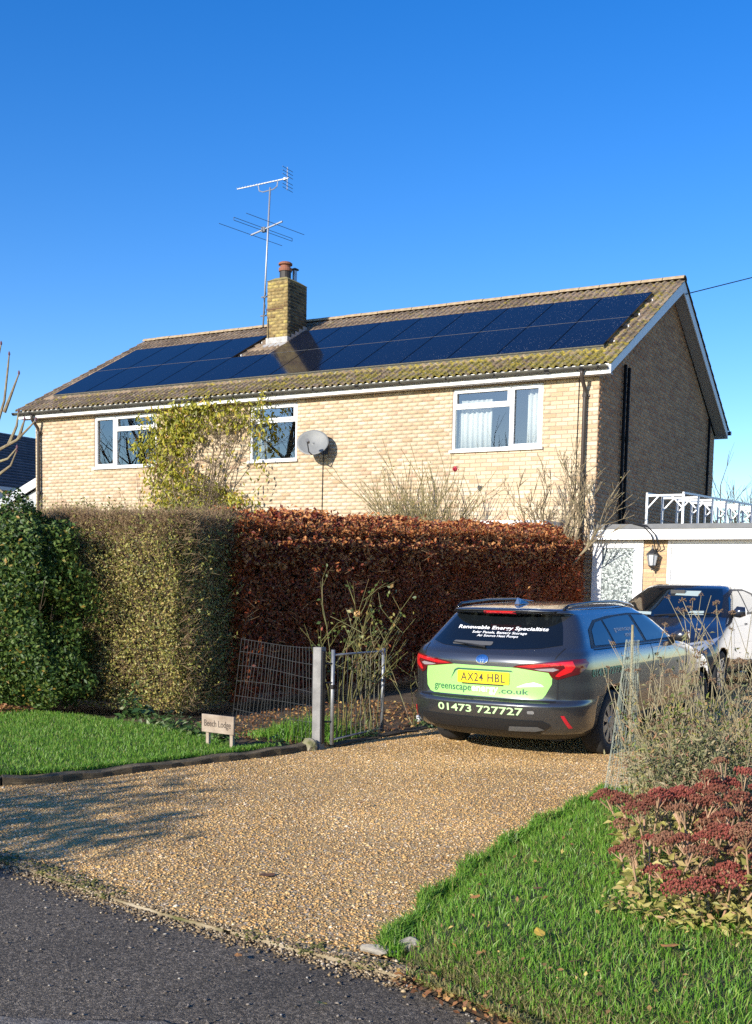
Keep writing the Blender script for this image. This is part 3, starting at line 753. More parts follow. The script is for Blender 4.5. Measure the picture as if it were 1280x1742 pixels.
for yb0, yb1 in ((-OF + .023, .0), (HD, HD + OF - .023)):
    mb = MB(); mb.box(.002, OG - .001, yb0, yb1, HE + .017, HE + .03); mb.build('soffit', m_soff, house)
# gutter: half round with clips
gb = MB(); gy, gzc, grd = -OF - .062, HE + HF - .035, .056
prof = [(gy + grd * math.cos(a), gzc + grd * math.sin(a)) for a in np.linspace(math.pi, 2 * math.pi, 9)] + [(gy + (grd - .006) * math.cos(a), gzc + .001 + (grd - .006) * math.sin(a)) for a in np.linspace(2 * math.pi, math.pi, 9)]
gb.prism(prof, 0, XL + .02, OG - .02); gutter = gb.build('gutter', m_gutter, house)
for i in range(15):
    mb = MB(); x = XL + .5 + i * .98
    pr = [(gy + (grd + .006) * math.cos(a), gzc + (grd + .006) * math.sin(a)) for a in np.linspace(math.pi * .97, 2 * math.pi * 1.01, 9)] + [(gy + (grd + .0005) * math.cos(a), gzc + (grd + .0005) * math.sin(a)) for a in np.linspace(2 * math.pi * 1.01, math.pi * .97, 9)]
    mb.prism(pr, 0, x, x + (.09 if i % 4 == 1 else .03)); mb.build('gutter_clip', m_black, gutter)
mb = MB(); mb.prism([(gy + .058 * math.cos(a), gzc + .058 * math.sin(a)) for a in np.linspace(math.pi, 2 * math.pi, 9)], 0, XL - .06, XL + .018); mb.build('gutter_stop_end', m_black, gutter)
rg = MB(); rg.prism([(HD + OF + .062 + .05 * math.cos(a), gzc + .05 * math.sin(a)) for a in np.linspace(0, 2 * math.pi, 12)[:-1]], 0, XL, OG + .08); rg.build('rear_gutter', m_black, house)
# downpipes
def downpipe(x, m, mk):
    mb = MB(); mb.tube([(x, gy, gzc - .045), (x, gy, HE + .02), (x, gy + .02, HE - .05), (x, -.085, HE - .22), (x, -.075, HE - .30), (x, -.075, BASE)], .036, n=10)
    o = mb.build('downpipe', m, house, smooth=True)
    for z in (HE - .36, 3.6, 2.0):
        mb = MB(); mb.tube([(x, -.075, z), (x, -.075, z + .07)], .044, n=10); mb.box(x - .07, x + .07, -.035, -.003, z + .02, z + .05); mb.build('pipe_bracket', m, o)
    hp = MB(); hp.tube([(x, gy, gzc - .075), (x, gy, gzc - .02)], [.042, .062], n=10); hp.build('gutter_outlet', mk, o)
downpipe(-.235, m_brownpipe, m_black); downpipe(-13.62, m_brownpipe, m_black)
cb = MB(); cb.tube([(-.37, -.012, HE - .02), (-.375, -.012, 3.6), (-.37, -.012, BASE)], .009, n=6); cb.build('cable', m_black, house)
for (y, z1) in ((1.30, 5.78), (1.53, 5.76), (7.86, 5.72)):
    mb = MB(); mb.tube([(.05, y, BASE), (.05, y, z1)], .030, n=10); o = mb.build('soil_pipe', mat('pipe_black', (.010, .010, .010), rough=.75, spec=.2), house, smooth=True)
    for z in (1.9, 3.1, 4.4):
        b = MB(); b.tube([(.05, y, z), (.05, y, z + .09)], .036, n=10); b.build('pipe_collar', MATS['pipe_black'], o)

# windows
def pane_fill(mb, x0, x1, z0, z1, y): mb.add([(x0, y, z0), (x1, y, z0), (x1, y, z1), (x0, y, z1)], [(0, 1, 2, 3)])
def ring(mb, x0, x1, z0, z1, t, y0, y1):
    mb.box(x0, x0 + t, y0, y1, z0, z1); mb.box(x1 - t, x1, y0, y1, z0, z1); mb.box(x0 + t, x1 - t, y0, y1, z0, z0 + t); mb.box(x0 + t, x1 - t, y0, y1, z1 - t, z1)
def window(h, cells, sill=True, m=None):
    """cells: (fx0, fx1, fz0, fz1, opener) as fractions of the opening"""
    m = m or m_white
    x0, x1, z0, z1 = h; W, H = x1 - x0, z1 - z0
    fr = MB(); t = .045; Y0, Y1 = .018, .09
    ring(fr, x0 + .002, x1 - .002, z0 + .002, z1 - .002, t, Y0, Y1)
    done = set()
    for a, b, c, d, op in cells:
        for kind, v, lo, hi in (('x', b, c, d), ('z', d, a, b)):
            if .02 < v < .98 and (kind, round(v, 3), round(lo, 3)) not in done:
                done.add((kind, round(v, 3), round(lo, 3)))
                if kind == 'x': fr.box(x0 + v * W - .028, x0 + v * W + .028, Y0 + .003, Y1 - .003, max(z0 + lo * H, z0 + t), min(z0 + hi * H, z1 - t))
                else: fr.box(max(x0 + lo * W + .028, x0 + t), min(x0 + hi * W - .028, x1 - t), Y0 + .004, Y1 - .004, z0 + v * H - .028, z0 + v * H + .028)
    w = fr.build('window', m, house, bevel=.004)
    for a, b, c, d, op in cells:
        a0, b0 = x0 + a * W + (.028 if a > .01 else t), x0 + b * W - (.028 if b < .99 else t)
        c0, d0 = z0 + c * H + (.028 if c > .01 else t), z0 + d * H - (.028 if d < .99 else t)
        if op:
            s = MB(); ring(s, a0 - .012, b0 + .012, c0 - .012, d0 + .012, .052, Y0 - .022, Y0 + .024); s.build('sash', m, w, bevel=.005)
            k = .040
        else: k = 0
        g_ = MB(); pane_fill(g_, a0 + k - .002, b0 - k + .002, c0 + k - .002, d0 - k + .002, Y0 + .028); g_.build('pane', m_glass, w)
    if sill:
        s = MB(); s.box(x0 - .035, x1 + .035, -.055, Y0 - .001, z0 - .035, z0 + .018); s.build('sill', m, w, bevel=.004)
    return w
W1, W2, W3 = HOLES[0], HOLES[1], HOLES[2]
window(W1, [(0, .655, 0, .70, False), (0, .655, .70, 1, True), (.655, 1, 0, 1, True)])
window(W2, [(0, .345, 0, 1, True), (.345, 1, 0, .72, False), (.345, 1, .72, 1, True)])
window(W3, [(0, 1, 0, .70, False), (0, 1, .70, 1, True)])
m_darkframe = mat('dark_frame', (.03, .03, .032), rough=.4)
window(HOLES[3], [(0, 1, 0, .85, False), (0, 1, .85, 1, True)], sill=True, m=m_darkframe)
window(HOLES[4], [(0, .5, 0, 1, True), (.5, 1, 0, 1, True)])
window(HOLES[5], [(0, .5, 0, 1, True), (.5, 1, 0, 1, True)])
# flat canopy over the ground floor door
cn = MB(); cn.box(-2.95, -.62, -.75, -.002, 2.62, 2.80); cn.build('porch_canopy', m_whitewood, house, bevel=.01)
# curtains
m_curtain = mat('curtain_cloth', (.75, .73, .68), rough=.9, transl=.3)
def curtain(x0, x1, z0, z1, y, label, folds=7, m=None):
    mb = MB(); nx = folds * 8
    for j, z in enumerate((z0, (z0 + z1) / 2, z1)):
        for i in range(nx + 1):
            t = i / nx; a = .022 * math.sin(t * folds * 2 * math.pi + .5 * math.sin(j + t * 5)) + .010 * math.sin(t * 17 + j)
            mb.v.append((x0 + (x1 - x0) * t, y + a, z))
    for j in range(2):
        for i in range(nx): mb.f.append((j*(nx+1) + i, j*(nx+1) + i + 1, (j+1)*(nx+1) + i + 1, (j+1)*(nx+1) + i))
    o = obj('curtain', mb.mesh('curtain', m or m_curtain, smooth=True, recalc=False)); o.modifiers.new('thick', 'SOLIDIFY').thickness = .004
    setp(o, label, 'curtain', 'curtains in the upstairs windows')
curtain(-2.82, -2.12, 4.18, 5.12, .19, 'white net curtain filling the lower left of the double window by the gable')
curtain(-1.42, -1.07, 4.18, 5.28, .19, 'white curtain gathered at the narrow casement nearest the gable', 4)
curtain(-11.55, -11.32, 4.18, 5.28, .19, 'narrow white curtain in the window nearest the far house corner', 3)
curtain(-7.52, -7.22, 4.18, 5.0, .19, 'grey net curtain low in the window beside the satellite dish', 4, mat('net_grey', (.4, .4, .38), rough=.9, transl=.3))

# chimney (part of the house)
CB = [(0, (.16, .10, .04)), (.25, (.28, .20, .075)), (.6, (.34, .25, .10)), (.85, (.42, .33, .10)), (1, (.22, .14, .07))]
m_cbrick = mat('chimney_brick', ramp=CB, attr=True, rough=.95, noise=(16, .35), bump=.7, bump_scale=90)
m_cbrick_dark = mat('chimney_brick_dark', ramp=[(0, (.035, .028, .018)), (.4, (.07, .055, .03)), (.8, (.12, .09, .05)), (1, (.16, .12, .06))], attr=True, rough=.95, noise=(10, .4))  # darker ramp for the side faces of the chimney
m_lead = mat('lead_flashing', (.36, .35, .33), rough=.6, noise=(12, .2))
m_cem = mat('cement', ramp=[(.3, (.20, .17, .06)), (.6, (.30, .24, .09)), (.8, (.34, .30, .18))], scale=9, rough=.95)
ch = MB(); ch.box(CHX0 + .006, CHX1 - .006, CHY0 + .006, CHY1 - .006, 6.7, CHZ - .003); chimney = ch.build('chimney', mat('chimney_mortar', (.22, .17, .08), rough=.95, noise=(14, .3)), house)
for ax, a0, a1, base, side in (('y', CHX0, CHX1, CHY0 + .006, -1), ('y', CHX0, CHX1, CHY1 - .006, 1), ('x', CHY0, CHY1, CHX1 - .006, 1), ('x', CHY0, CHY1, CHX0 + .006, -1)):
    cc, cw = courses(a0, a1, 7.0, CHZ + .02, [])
    brick_boxes('bricks', cc, cw, m_cbrick if ax == 'y' else m_cbrick_dark, ax, side, base, parent=chimney)
fc = MB(); x0, x1, y0, y1 = CHX0 - .01, CHX1 + .01, CHY0 - .01, CHY1 + .01
fc.add([(x0,y0,CHZ),(x1,y0,CHZ),(x1,y1,CHZ),(x0,y1,CHZ),(x0+.14,y0+.14,CHZ+.09),(x1-.14,y0+.14,CHZ+.09),(x1-.14,y1-.14,CHZ+.09),(x0+.14,y1-.14,CHZ+.09)], [(3,2,1,0),(4,5,6,7),(0,1,5,4),(1,2,6,5),(2,3,7,6),(3,0,4,7)])
fc.build('flaunching', m_cem, chimney)
cx = (CHX0 + CHX1) / 2
pt = MB(); pt.lathe([(.135, 0), (.135, .20), (.125, .205)], (cx + .0, CHY0 + .32, CHZ + .07), 18); pot = pt.build('chimney_pot', mat('pot_black', (.03, .024, .02), rough=.6), chimney, smooth=False)
pt = MB(); pt.lathe([(.155, .20), (.16, .25), (.155, .275), (.12, .28)], (cx, CHY0 + .32, CHZ + .07), 18); pt.build('pot_band', mat('terracotta', (.24, .095, .055), rough=.8), pot)
pt = MB(); pt.lathe([(.12, .28), (.12, .34), (.165, .35), (.165, .385), (.13, .41), (.04, .42)], (cx, CHY0 + .32, CHZ + .07), 18); pt.build('pot_cap', MATS['terracotta'], pot)
pt = MB(); pt.lathe([(.055, 0), (.055, .27), (.05, .275)], (cx + .12, CHY1 - .28, CHZ + .06), 12); fl_ = pt.build('flue', mat('flue_steel', (.35, .38, .42), rough=.3, metal=.8), chimney, smooth=False)
pt = MB(); pt.lathe([(.05, .275), (.10, .285), (.10, .30), (.03, .335)], (cx + .12, CHY1 - .28, CHZ + .06), 12); pt.build('flue_cowl', m_black, fl_)
def roofz(y): return E0[2] + (y - E0[1]) * u_[2] / u_[1]
fb_ = MB(); zf_ = roofz(CHY0); zb_ = roofz(CHY1)
fb_.box(CHX0 - .012, CHX1 + .012, CHY0 - .015, CHY0 + .004, zf_ - .05, zf_ + .20)
fb_.add([(CHX0 - .05, CHY0 - .20, roofz(CHY0 - .20) + .055), (CHX1 + .05, CHY0 - .20, roofz(CHY0 - .20) + .055), (CHX1 + .03, CHY0 - .014, zf_ + .075), (CHX0 - .03, CHY0 - .014, zf_ + .075)], [(0, 1, 2, 3)])
for x, s in ((CHX1, 1), (CHX0, -1)):
    for k in range(5):
        ya, yb = CHY0 + (CHY1 - CHY0) * k / 5, CHY0 + (CHY1 - CHY0) * (k + 1) / 5; fb_.box(min(x, x + s * .014), max(x, x + s * .014), ya, yb - .004, roofz(ya) - .05, roofz(ya) + .20)
fb_.build('lead_flashing', m_lead, chimney)
bd = MB(); bd.box(CHX0 - .004, CHX1 - .12, CHY0 - .006, CHY0 - .001, CHZ - .66, CHZ - .635); bd.build('strap', mat('rust_strap', (.12, .06, .035), rough=.9), chimney)
# ------------------------------------------------------------------ solar panels and rails
def solar_material():
    m = bpy.data.materials.new('solar_glass'); m.use_nodes = True; nt = m.node_tree; bs = nt.nodes['Principled BSDF']; N, L = nt.nodes.new, nt.links.new
    tc = N('ShaderNodeTexCoord'); ge = N('ShaderNodeNewGeometry'); sx = N('ShaderNodeSeparateXYZ'); L(tc.outputs['Object'], sx.inputs[0])
    # faint cell grid
    def line(out, pitch, w):
        a = N('ShaderNodeMath'); a.operation = 'DIVIDE'; a.inputs[1].default_value = pitch; L(out, a.inputs[0])
        f = N('ShaderNodeMath'); f.operation = 'FRACT'; L(a.outputs[0], f.inputs[0])
        c = N('ShaderNodeMath'); c.operation = 'LESS_THAN'; c.inputs[1].default_value = w; L(f.outputs[0], c.inputs[0]); return c.outputs[0]
    l1 = line(sx.outputs[0], .168, .02); l2 = line(sx.outputs[1], .091, .03)
    mx = N('ShaderNodeMath'); mx.operation = 'MAXIMUM'; L(l1, mx.inputs[0]); L(l2, mx.inputs[1])
    c1 = N('ShaderNodeMix'); c1.data_type = 'RGBA'; c1.inputs[6].default_value = (.006, .009, .020, 1); c1.inputs[7].default_value = (.016, .019, .030, 1); L(mx.outputs[0], c1.inputs[0])
    # bird droppings and dust: small pale specks
    vo = N('ShaderNodeTexVoronoi'); vo.inputs['Scale'].default_value = 20; vo.inputs['Randomness'].default_value = 1; L(ge.outputs['Position'], vo.inputs['Vector'])
    nz = N('ShaderNodeTexNoise'); nz.inputs['Scale'].default_value = 1.1; L(ge.outputs['Position'], nz.inputs['Vector'])
    sp = N('ShaderNodeSeparateXYZ'); L(ge.outputs['Position'], sp.inputs[0])
    mr = N('ShaderNodeMapRange'); mr.inputs[1].default_value = -12; mr.inputs[2].default_value = 0; mr.inputs[3].default_value = .05; mr.inputs[4].default_value = .25; L(sp.outputs[0], mr.inputs[0])
    mu = N('ShaderNodeMath'); mu.operation = 'MULTIPLY'; L(mr.outputs[0], mu.inputs[0]); L(nz.outputs['Fac'], mu.inputs[1])
    lt = N('ShaderNodeMath'); lt.operation = 'LESS_THAN'; L(vo.outputs['Distance'], lt.inputs[0]); L(mu.outputs[0], lt.inputs[1])
    m6 = N('ShaderNodeMath'); m6.operation = 'MULTIPLY'; m6.inputs[1].default_value = .8; L(lt.outputs[0], m6.inputs[0])
    c2 = N('ShaderNodeMix'); c2.data_type = 'RGBA'; c2.inputs[7].default_value = (.26, .28, .30, 1); L(m6.outputs[0], c2.inputs[0]); L(c1.outputs[2], c2.inputs[6])
    L(c2.outputs[2], bs.inputs['Base Color'])
    r = N('ShaderNodeMapRange'); r.inputs[3].default_value = .09; r.inputs[4].default_value = .7; L(lt.outputs[0], r.inputs[0]); L(r.outputs[0], bs.inputs['Roughness'])
    bs.inputs['IOR'].default_value = 1.28
    bs.inputs['Specular IOR Level'].default_value = .34
    return m
m_solar = solar_material(); m_pframe = mat('panel_frame', (.012, .012, .014), rough=.35, metal=.6)
PIT, SLN, S0, PX0, PLIFT = 1.040, 1.6677, .7407, -.0856, .1145
PW, PLN, PT = PIT - .016, SLN - .014, .035
fm = MB(); t = .011
fm.box(0, t, 0, PLN, -PT, .0015); fm.box(PW - t, PW, 0, PLN, -PT, .0015); fm.box(t, PW - t, 0, t, -PT, .0015); fm.box(t, PW - t, PLN - t, PLN, -PT, .0015)
fme = fm.mesh('frame', m_pframe)
gm = MB(); gm.box(t, PW - t, t, PLN - t, -.008, 0); gme = gm.mesh('glass', m_solar)
bmx = MB(); bmx.box(t, PW - t, t, PLN - t, -PT + .003, -.010); bme2 = bmx.mesh('backsheet', m_black)
sk = MB(); sk.add([(0, -.004, -.002), (PIT - .002, -.004, -.002), (PIT - .002, .012, -.095), (0, .012, -.095), (0, .0, -.002), (PIT - .002, .0, -.002), (PIT - .002, .016, -.095), (0, .016, -.095)], [(0,1,2,3),(7,6,5,4),(0,4,5,1),(2,6,7,3),(1,5,6,2),(3,7,4,0)])
sme = sk.mesh('skirt', mat('skirt_mesh', (.16, .16, .14), rough=.6, noise=(20, .3)))
le = MB(); le.box(0, PW, -.010, -.001, -.020, .002); lme = le.mesh('lower_edge_glint', mat('painted_edge_light', (.20, .20, .20), rough=.5))  # pale strip paints the light caught by the black frame's lower edge
ORD = ['first', 'second', 'third', 'fourth', 'fifth', 'sixth', 'seventh', 'eighth', 'ninth', 'tenth', 'eleventh', 'twelfth', 'thirteenth']
for row in (0, 1):
    for k in range(13):
        if row == 1 and k == 8: continue
        s = S0 + row * SLN; pos = E0 + u_ * s + n_ * PLIFT + np.array([PX0 - (k + 1) * PIT + .008, 0, 0])
        w = Matrix.Translation(pos) @ RF
        lab = f'{ORD[k]} black solar panel from the gable in the lower row on the roof'
        if row == 1: lab = f'{ORD[k]} black solar panel from the gable in the upper row' if k < 8 else f'upper row black solar panel left of the chimney, {ORD[k-9]} from it'
        o = bpy.data.objects.new('solar_panel', None); o.empty_display_size = .2; col.objects.link(o); o.matrix_basis = w; WM[o.name] = w
        setp(o, lab, 'solar panel', 'solar panels on the roof')
        inst('frame', fme, w, o); inst('glass', gme, w, o); inst('backsheet', bme2, w, o)
        if row == 0: inst('skirt', sme, w, o)
        else: inst('lower_edge_glint', lme, w, o)
m_rail = mat('alu_rail', (.05, .05, .05), rough=.4, metal=.7); m_cap = mat('rail_cap', (.7, .7, .68), rough=.5)
for i, s in enumerate((S0 + .30, S0 + 1.22, S0 + SLN + .28, S0 + SLN + 1.22)):
    a = E0 + u_ * s + n_ * (PLIFT - PT - .022)
    mb = MB(); mb.beam(a + np.array([PX0 - 13 * PIT - .01, 0, 0]) if i < 2 else a + np.array([PX0 - 8 * PIT - .02, 0, 0]), a + np.array([PX0 + .10, 0, 0]), .04, .038, up=tuple(n_))
    o = mb.build('mounting_rail', m_rail); setp(o, f'metal mounting rail with pale end cap under the panels, {["lowest", "second lowest", "second highest", "topmost"][i]} of four', 'rail', 'rails under the solar panels')
    c = MB(); q = a + np.array([PX0 + .10, 0, 0]); c.tube([q, q + np.array([.02, 0, 0])], .028, n=12); c.build('end_cap', m_cap, o)
for i, s in enumerate((S0 + SLN + .28, S0 + SLN + 1.22)):
    a = E0 + u_ * s + n_ * (PLIFT - PT - .022); mb = MB()
    mb.beam(a + np.array([PX0 - 13 * PIT - .01, 0, 0]), a + np.array([PX0 - 9 * PIT + .07, 0, 0]), .04, .038, up=tuple(n_))
    o = mb.build('mounting_rail', m_rail); setp(o, f'{["lower", "upper"][i]} short mounting rail ending just left of the chimney', 'rail', 'rails under the solar panels')
    c = MB(); q = a + np.array([PX0 - 9 * PIT + .07, 0, 0]); c.tube([q, q + np.array([.02, 0, 0])], .028, n=12); c.build('end_cap', m_cap, o)

# ------------------------------------------------------------------ television aerial on the chimney
m_alu = mat('aerial_metal', (.38, .39, .41), rough=.5, metal=.6); m_alud = mat('aerial_dark', (.10, .11, .13), rough=.5, metal=.5)
A0, A1 = Vector((-9.43, 3.05, 7.72)), Vector((-9.345, 3.15, 10.95))
ae = thing('aerial', 'tall television aerial mast strapped to the chimney with two aerials', 'aerial', tuple(A0))
mb = MB(); mb.tube([A0, A0.lerp(A1, .5), A1], .022, n=10); mast = mb.build('mast', m_alu, ae, smooth=True)
for z in (7.98, 8.42):
    q = A0.lerp(A1, (z - A0.z) / (A1.z - A0.z)); mb = MB(); mb.beam(q + Vector((-.09, 0, 0)), q + Vector((.27, 0, 0)), .03, .03); mb.tube([q + Vector((.04, -.05, -.0)), q + Vector((.11, -.10, .06))], .012, n=6); mb.build('mast_clamp', m_alud, ae)
mb = MB(); b0, b1 = Vector((-10.31, 3.15, 11.06)), Vector((-8.82, 3.15, 11.09)); mb.beam(b0, b1, .022, .022)
mb.tube([(-9.69, 3.15, 11.05), (-9.66, 3.15, 10.92), (-9.55, 3.15, 10.88), (-9.25, 3.15, 10.90), (-9.15, 3.15, 10.95), (-9.13, 3.15, 11.06)], .013, n=6)
boom = mb.build('boom', m_alu, ae)
for i in range(15):
    x = b0.x + .03 + i * .083; e = MB(); e.tube([(x, 3.10, 11.075), (x, 3.20, 11.075)], .005, n=5); e.build('element', m_alu, boom)
for i, dz in enumerate((-.24, -.16, -.08, .06, .14, .22)):
    e = MB(); e.tube([(-8.86, 2.95, 11.08 + dz), (-8.86, 3.38, 11.08 + dz)], .006, n=5); e.build('reflector_rod', m_alud, boom)
e = MB(); e.tube([(-8.86, 3.15, 10.82), (-8.86, 3.15, 11.34)], .010, n=6); e.box(-8.95, -8.89, 3.12, 3.18, 11.06, 11.11); e.build('reflector_post', m_alu, boom)
mb = MB(); c0, c1 = Vector((-9.93, 3.20, 9.95)), Vector((-8.90, 3.03, 10.08)); mb.beam(c0, c1, .03, .03); b2 = mb.build('boom', m_alu, ae)
ed_ = Vector((.17, .98, 0))
for t_, L_ in ((.02, 1.06), (.80, .98)):
    q = c0.lerp(c1, t_); e = MB(); e.tube([q - ed_ * L_, q + ed_ * L_], .0065, n=5); e.build('element', m_alud, b2)
q = c0.lerp(c1, .42); e = MB()
for dz in (.03, -.035): e.tube([q - ed_ * .98 + Vector((0, 0, dz)), q + ed_ * .98 + Vector((0, 0, dz))], .0065, n=5)
for s in (-1, 1): e.tube([q + ed_ * .98 * s + Vector((0, 0, .03)), q + ed_ * .98 * s + Vector((0, 0, -.035))], .0065, n=5)
e.build('folded_dipole', m_alud, b2)
e = MB(); e.box(q.x - .05, q.x + .05, q.y - .04, q.y + .04, q.z - .06, q.z + .05); e.build('junction_box', m_alud, b2)
mb = MB(); mb.tube([(-9.41, 3.02, 8.4), (-9.25, 2.9, 8.1), (-9.10, 2.785, 7.8), (-9.09, 2.78, 7.35)], .007, n=5); mb.build('aerial_cable', m_black, ae)

# ------------------------------------------------------------------ satellite dish
dc = Vector((-5.77, -.36, 4.42)); dn = Vector((.30, -.88, .34)).normalized()
dish = thing('satellite_dish', 'round grey satellite dish fixed to the brick wall', 'dish', (-5.72, 0, 4.30))
sx_ = dn.cross(Vector((0, 0, 1))).normalized(); sz_ = sx_.cross(dn).normalized()
mb = MB(); nr_, na = 7, 28
for i in range(nr_ + 1):
    r_ = i / nr_
    for k in range(na):
        a = 2 * math.pi * k / na; mb.v.append(tuple(dc + sx_ * (.33 * r_ * math.cos(a)) + sz_ * (.275 * r_ * math.sin(a)) + dn * (.06 * (r_ * r_ - 1))))
for i in range(nr_):
    for k in range(na): mb.f.append((i*na + k, i*na + (k+1) % na, (i+1)*na + (k+1) % na, (i+1)*na + k))
o = mb.build('reflector', mat('dish_grey', (.19, .195, .19), rough=.55, noise=(6, .1)), dish, smooth=True); o.modifiers.new('thick', 'SOLIDIFY').thickness = .006
arm0 = dc - sz_ * .26; lnb = dc + dn * .40 - sz_ * .16
mb = MB(); mb.tube([arm0, arm0 + dn * .2 - sz_ * .05, lnb - sz_ * .03], .013, n=8); mb.build('arm', m_alud, dish)
mb = MB(); mb.tube([lnb, lnb - dn * .10], [.035, .028], n=12); mb.build('feed_horn', mat('lnb_grey', (.12, .12, .125), rough=.5), dish)
mb = MB(); mb.tube([dc - dn * .07, dc - dn * .14, (-5.70, -.02, 4.33)], .022, n=8); mb.box(-5.77, -5.63, -.02, -.003, 4.22, 4.42); mb.build('wall_bracket', m_alud, dish)
mb = MB(); mb.tube([(-5.70, -.05, 4.28), (-5.74, -.012, 4.05), (-5.745, -.012, 3.4), (-5.75, -.012, 2.0), (-5.75, -.012, .3)], .008, n=5); mb.build('cable', m_black, dish)

# ------------------------------------------------------------------ garage
garage = thing('garage', 'flat roofed garage with wide white door beside the gable', 'garage', (3.2, 2.5, .24))
GX1, GF = 6.3, -.12
gb_ = MB(); gb_.box(GX1 - .2, GX1, GF + .01, 5.5, .0, 2.47); gb_.box(.05, GX1, 5.3, 5.5, .0, 2.47); gb_.build('wall', m_mortar, garage)
pr_ = MB(); pr_.box(.955, 1.365, GF + .006, .12, .0, 2.47); pier = pr_.build('brick_pier', m_mortar, garage)
m_gbrick = mat('garage_brick', ramp=[(0, (.46, .29, .15)), (.4, (.54, .37, .21)), (.75, (.60, .44, .27)), (1, (.50, .31, .18))], attr=True, rough=.9, noise=(30, .15), bump=.5, bump_scale=120)
gbm = brick_mesh('brick', m_gbrick); hbm = MB(); hw_ = (.185 - GAP) / 2
half = brick_mesh('brick', m_gbrick)
for v in half.vertices: v.co.x *= (.185 - GAP) / (BW - GAP)
k = 0; z = .29
while z < 2.45:
    a = (.955, .955 + BW, 1.365) if k % 2 == 0 else (.955, .955 + .185, 1.365)
    for l, r_ in zip(a[:-1], a[1:]):
        inst('brick', gbm if r_ - l > .2 else half, Matrix.Translation(((l + r_) / 2, GF + .006, z)), pier)
    z += CZ; k += 1
rf_ = MB(); rf_.box(.03, GX1 + .15, -.345, 5.6, 2.652, 2.735); rf_.build('roof_edge', mat('felt_grey', (.16, .165, .17), rough=.85, noise=(6, .12)), garage)
fs_ = MB(); fs_.box(.04, GX1 + .12, -.325, -.30, 2.472, 2.651); fs_.build('fascia', m_whitewood, garage)
sf_ = MB(); sf_.box(.04, GX1 + .12, -.299, GF + .005, 2.474, 2.486); sf_.build('soffit', m_whitewood, garage)
# side door with patterned glass
dr = MB(); dr.box(.035, .215, GF - .03, .0, .24, 2.471); dr.box(.785, .953, GF - .03, .0, .24, 2.471); dr.box(.216, .784, GF - .03, .0, 2.33, 2.471); dr.box(.216, .784, GF - .03, .0, .24, .50)
door = dr.build('door', m_white, garage, bevel=.006)
def frosted():
    m = bpy.data.materials.new('patterned_glass'); m.use_nodes = True; nt = m.node_tree; bs = nt.nodes['Principled BSDF']; N, L = nt.nodes.new, nt.links.new
    tc = N('ShaderNodeTexCoord'); nz = N('ShaderNodeTexNoise'); nz.inputs['Scale'].default_value = 26; nz.inputs['Detail'].default_value = 3; L(tc.outputs['Object'], nz.inputs['Vector'])
    cr = N('ShaderNodeValToRGB'); e = cr.color_ramp.elements; e[0].position = .40; e[0].color = (.10, .12, .12, 1); e[1].position = .60; e[1].color = (.42, .47, .46, 1); L(nz.outputs['Fac'], cr.inputs[0]); L(cr.outputs[0], bs.inputs['Base Color'])
    b = N('ShaderNodeBump'); b.inputs['Strength'].default_value = .8; b.inputs['Distance'].default_value = .01; L(nz.outputs['Fac'], b.inputs['Height']); L(b.outputs[0], bs.inputs['Normal']); bs.inputs['Roughness'].default_value = .15
    return m
mb = MB(); mb.box(.214, .786, GF - .005, GF + .01, .49, 2.34); mb.build('pane', frosted(), door)
mb = MB(); mb.tube([(.80, GF - .05, 1.22), (.80, GF - .075, 1.22), (.90, GF - .075, 1.22)], .011, n=8); mb.build('handle', m_alu, door)
# main door
fr_ = MB(); fr_.box(1.368, 1.43, GF - .005, .06, .24, 2.472); fr_.box(6.0, 6.1, GF - .005, .06, .24, 2.472); fr_.box(1.431, 5.999, GF + .01, .06, 2.33, 2.471)
gfrm = fr_.build('door_frame', m_white, garage, bevel=.004)
for i in range(4):
    mb = MB(); z0 = .26 + i * .517; mb.box(1.434, 5.996, GF + .03, GF + .07, z0, z0 + .513); mb.build('door_panel', m_white, gfrm, bevel=.004)
# wall lantern
lan = thing('wall_lantern', 'black coach lantern on the brick pier beside the garage door', 'lantern', (1.15, GF, 1.95))
m_liron = mat('lantern_iron', (.05, .05, .052), rough=.5, metal=.4); ly = GF - .15
mb = MB(); mb.box(1.11, 1.19, GF - .012, GF - .001, 2.02, 2.30); mb.tube([(1.15, GF - .01, 2.10), (1.15, GF - .07, 1.99), (1.15, ly, 2.0)], .010, n=6); mb.build('bracket', m_liron, lan)
mb = MB(); mb.lathe([(.115, 0), (.11, .012), (.06, .055), (.045, .07), (.02, .10), (.012, .14), (.018, .15), (.004, .17)], (1.15, ly, 2.215), 6); mb.build('cap', m_liron, lan)
mb = MB(); mb.lathe([(.058, 0), (.092, .185)], (1.15, ly, 2.03), 6); mb.build('glass_body', mat('lantern_glass', (.55, .57, .58), rough=.1, spec=.8), lan)
mb = MB()
for k in range(6):
    a = 2 * math.pi * k / 6; mb.beam((1.15 + .06 * math.cos(a), ly + .06 * math.sin(a), 2.03), (1.15 + .096 * math.cos(a), ly + .096 * math.sin(a), 2.215), .008, .008)
mb.build('frame', m_liron, lan)
mb = MB(); mb.lathe([(.008, -.085), (.02, -.07), (.015, -.05), (.045, -.03), (.07, 0)], (1.15, ly, 2.03), 10); mb.build('base', m_liron, lan)
mb = MB()
for dx in (0, .07): mb.tube([(.80 + dx, -.36, 2.745), (1.0 + dx, -.39, 2.70), (1.15 + dx, -.40, 2.55), (1.20 + dx, -.36, 2.40), (1.18 + dx * .6, -.20, 2.30)], .011, n=6)
mb.build('cable', m_black, lan)

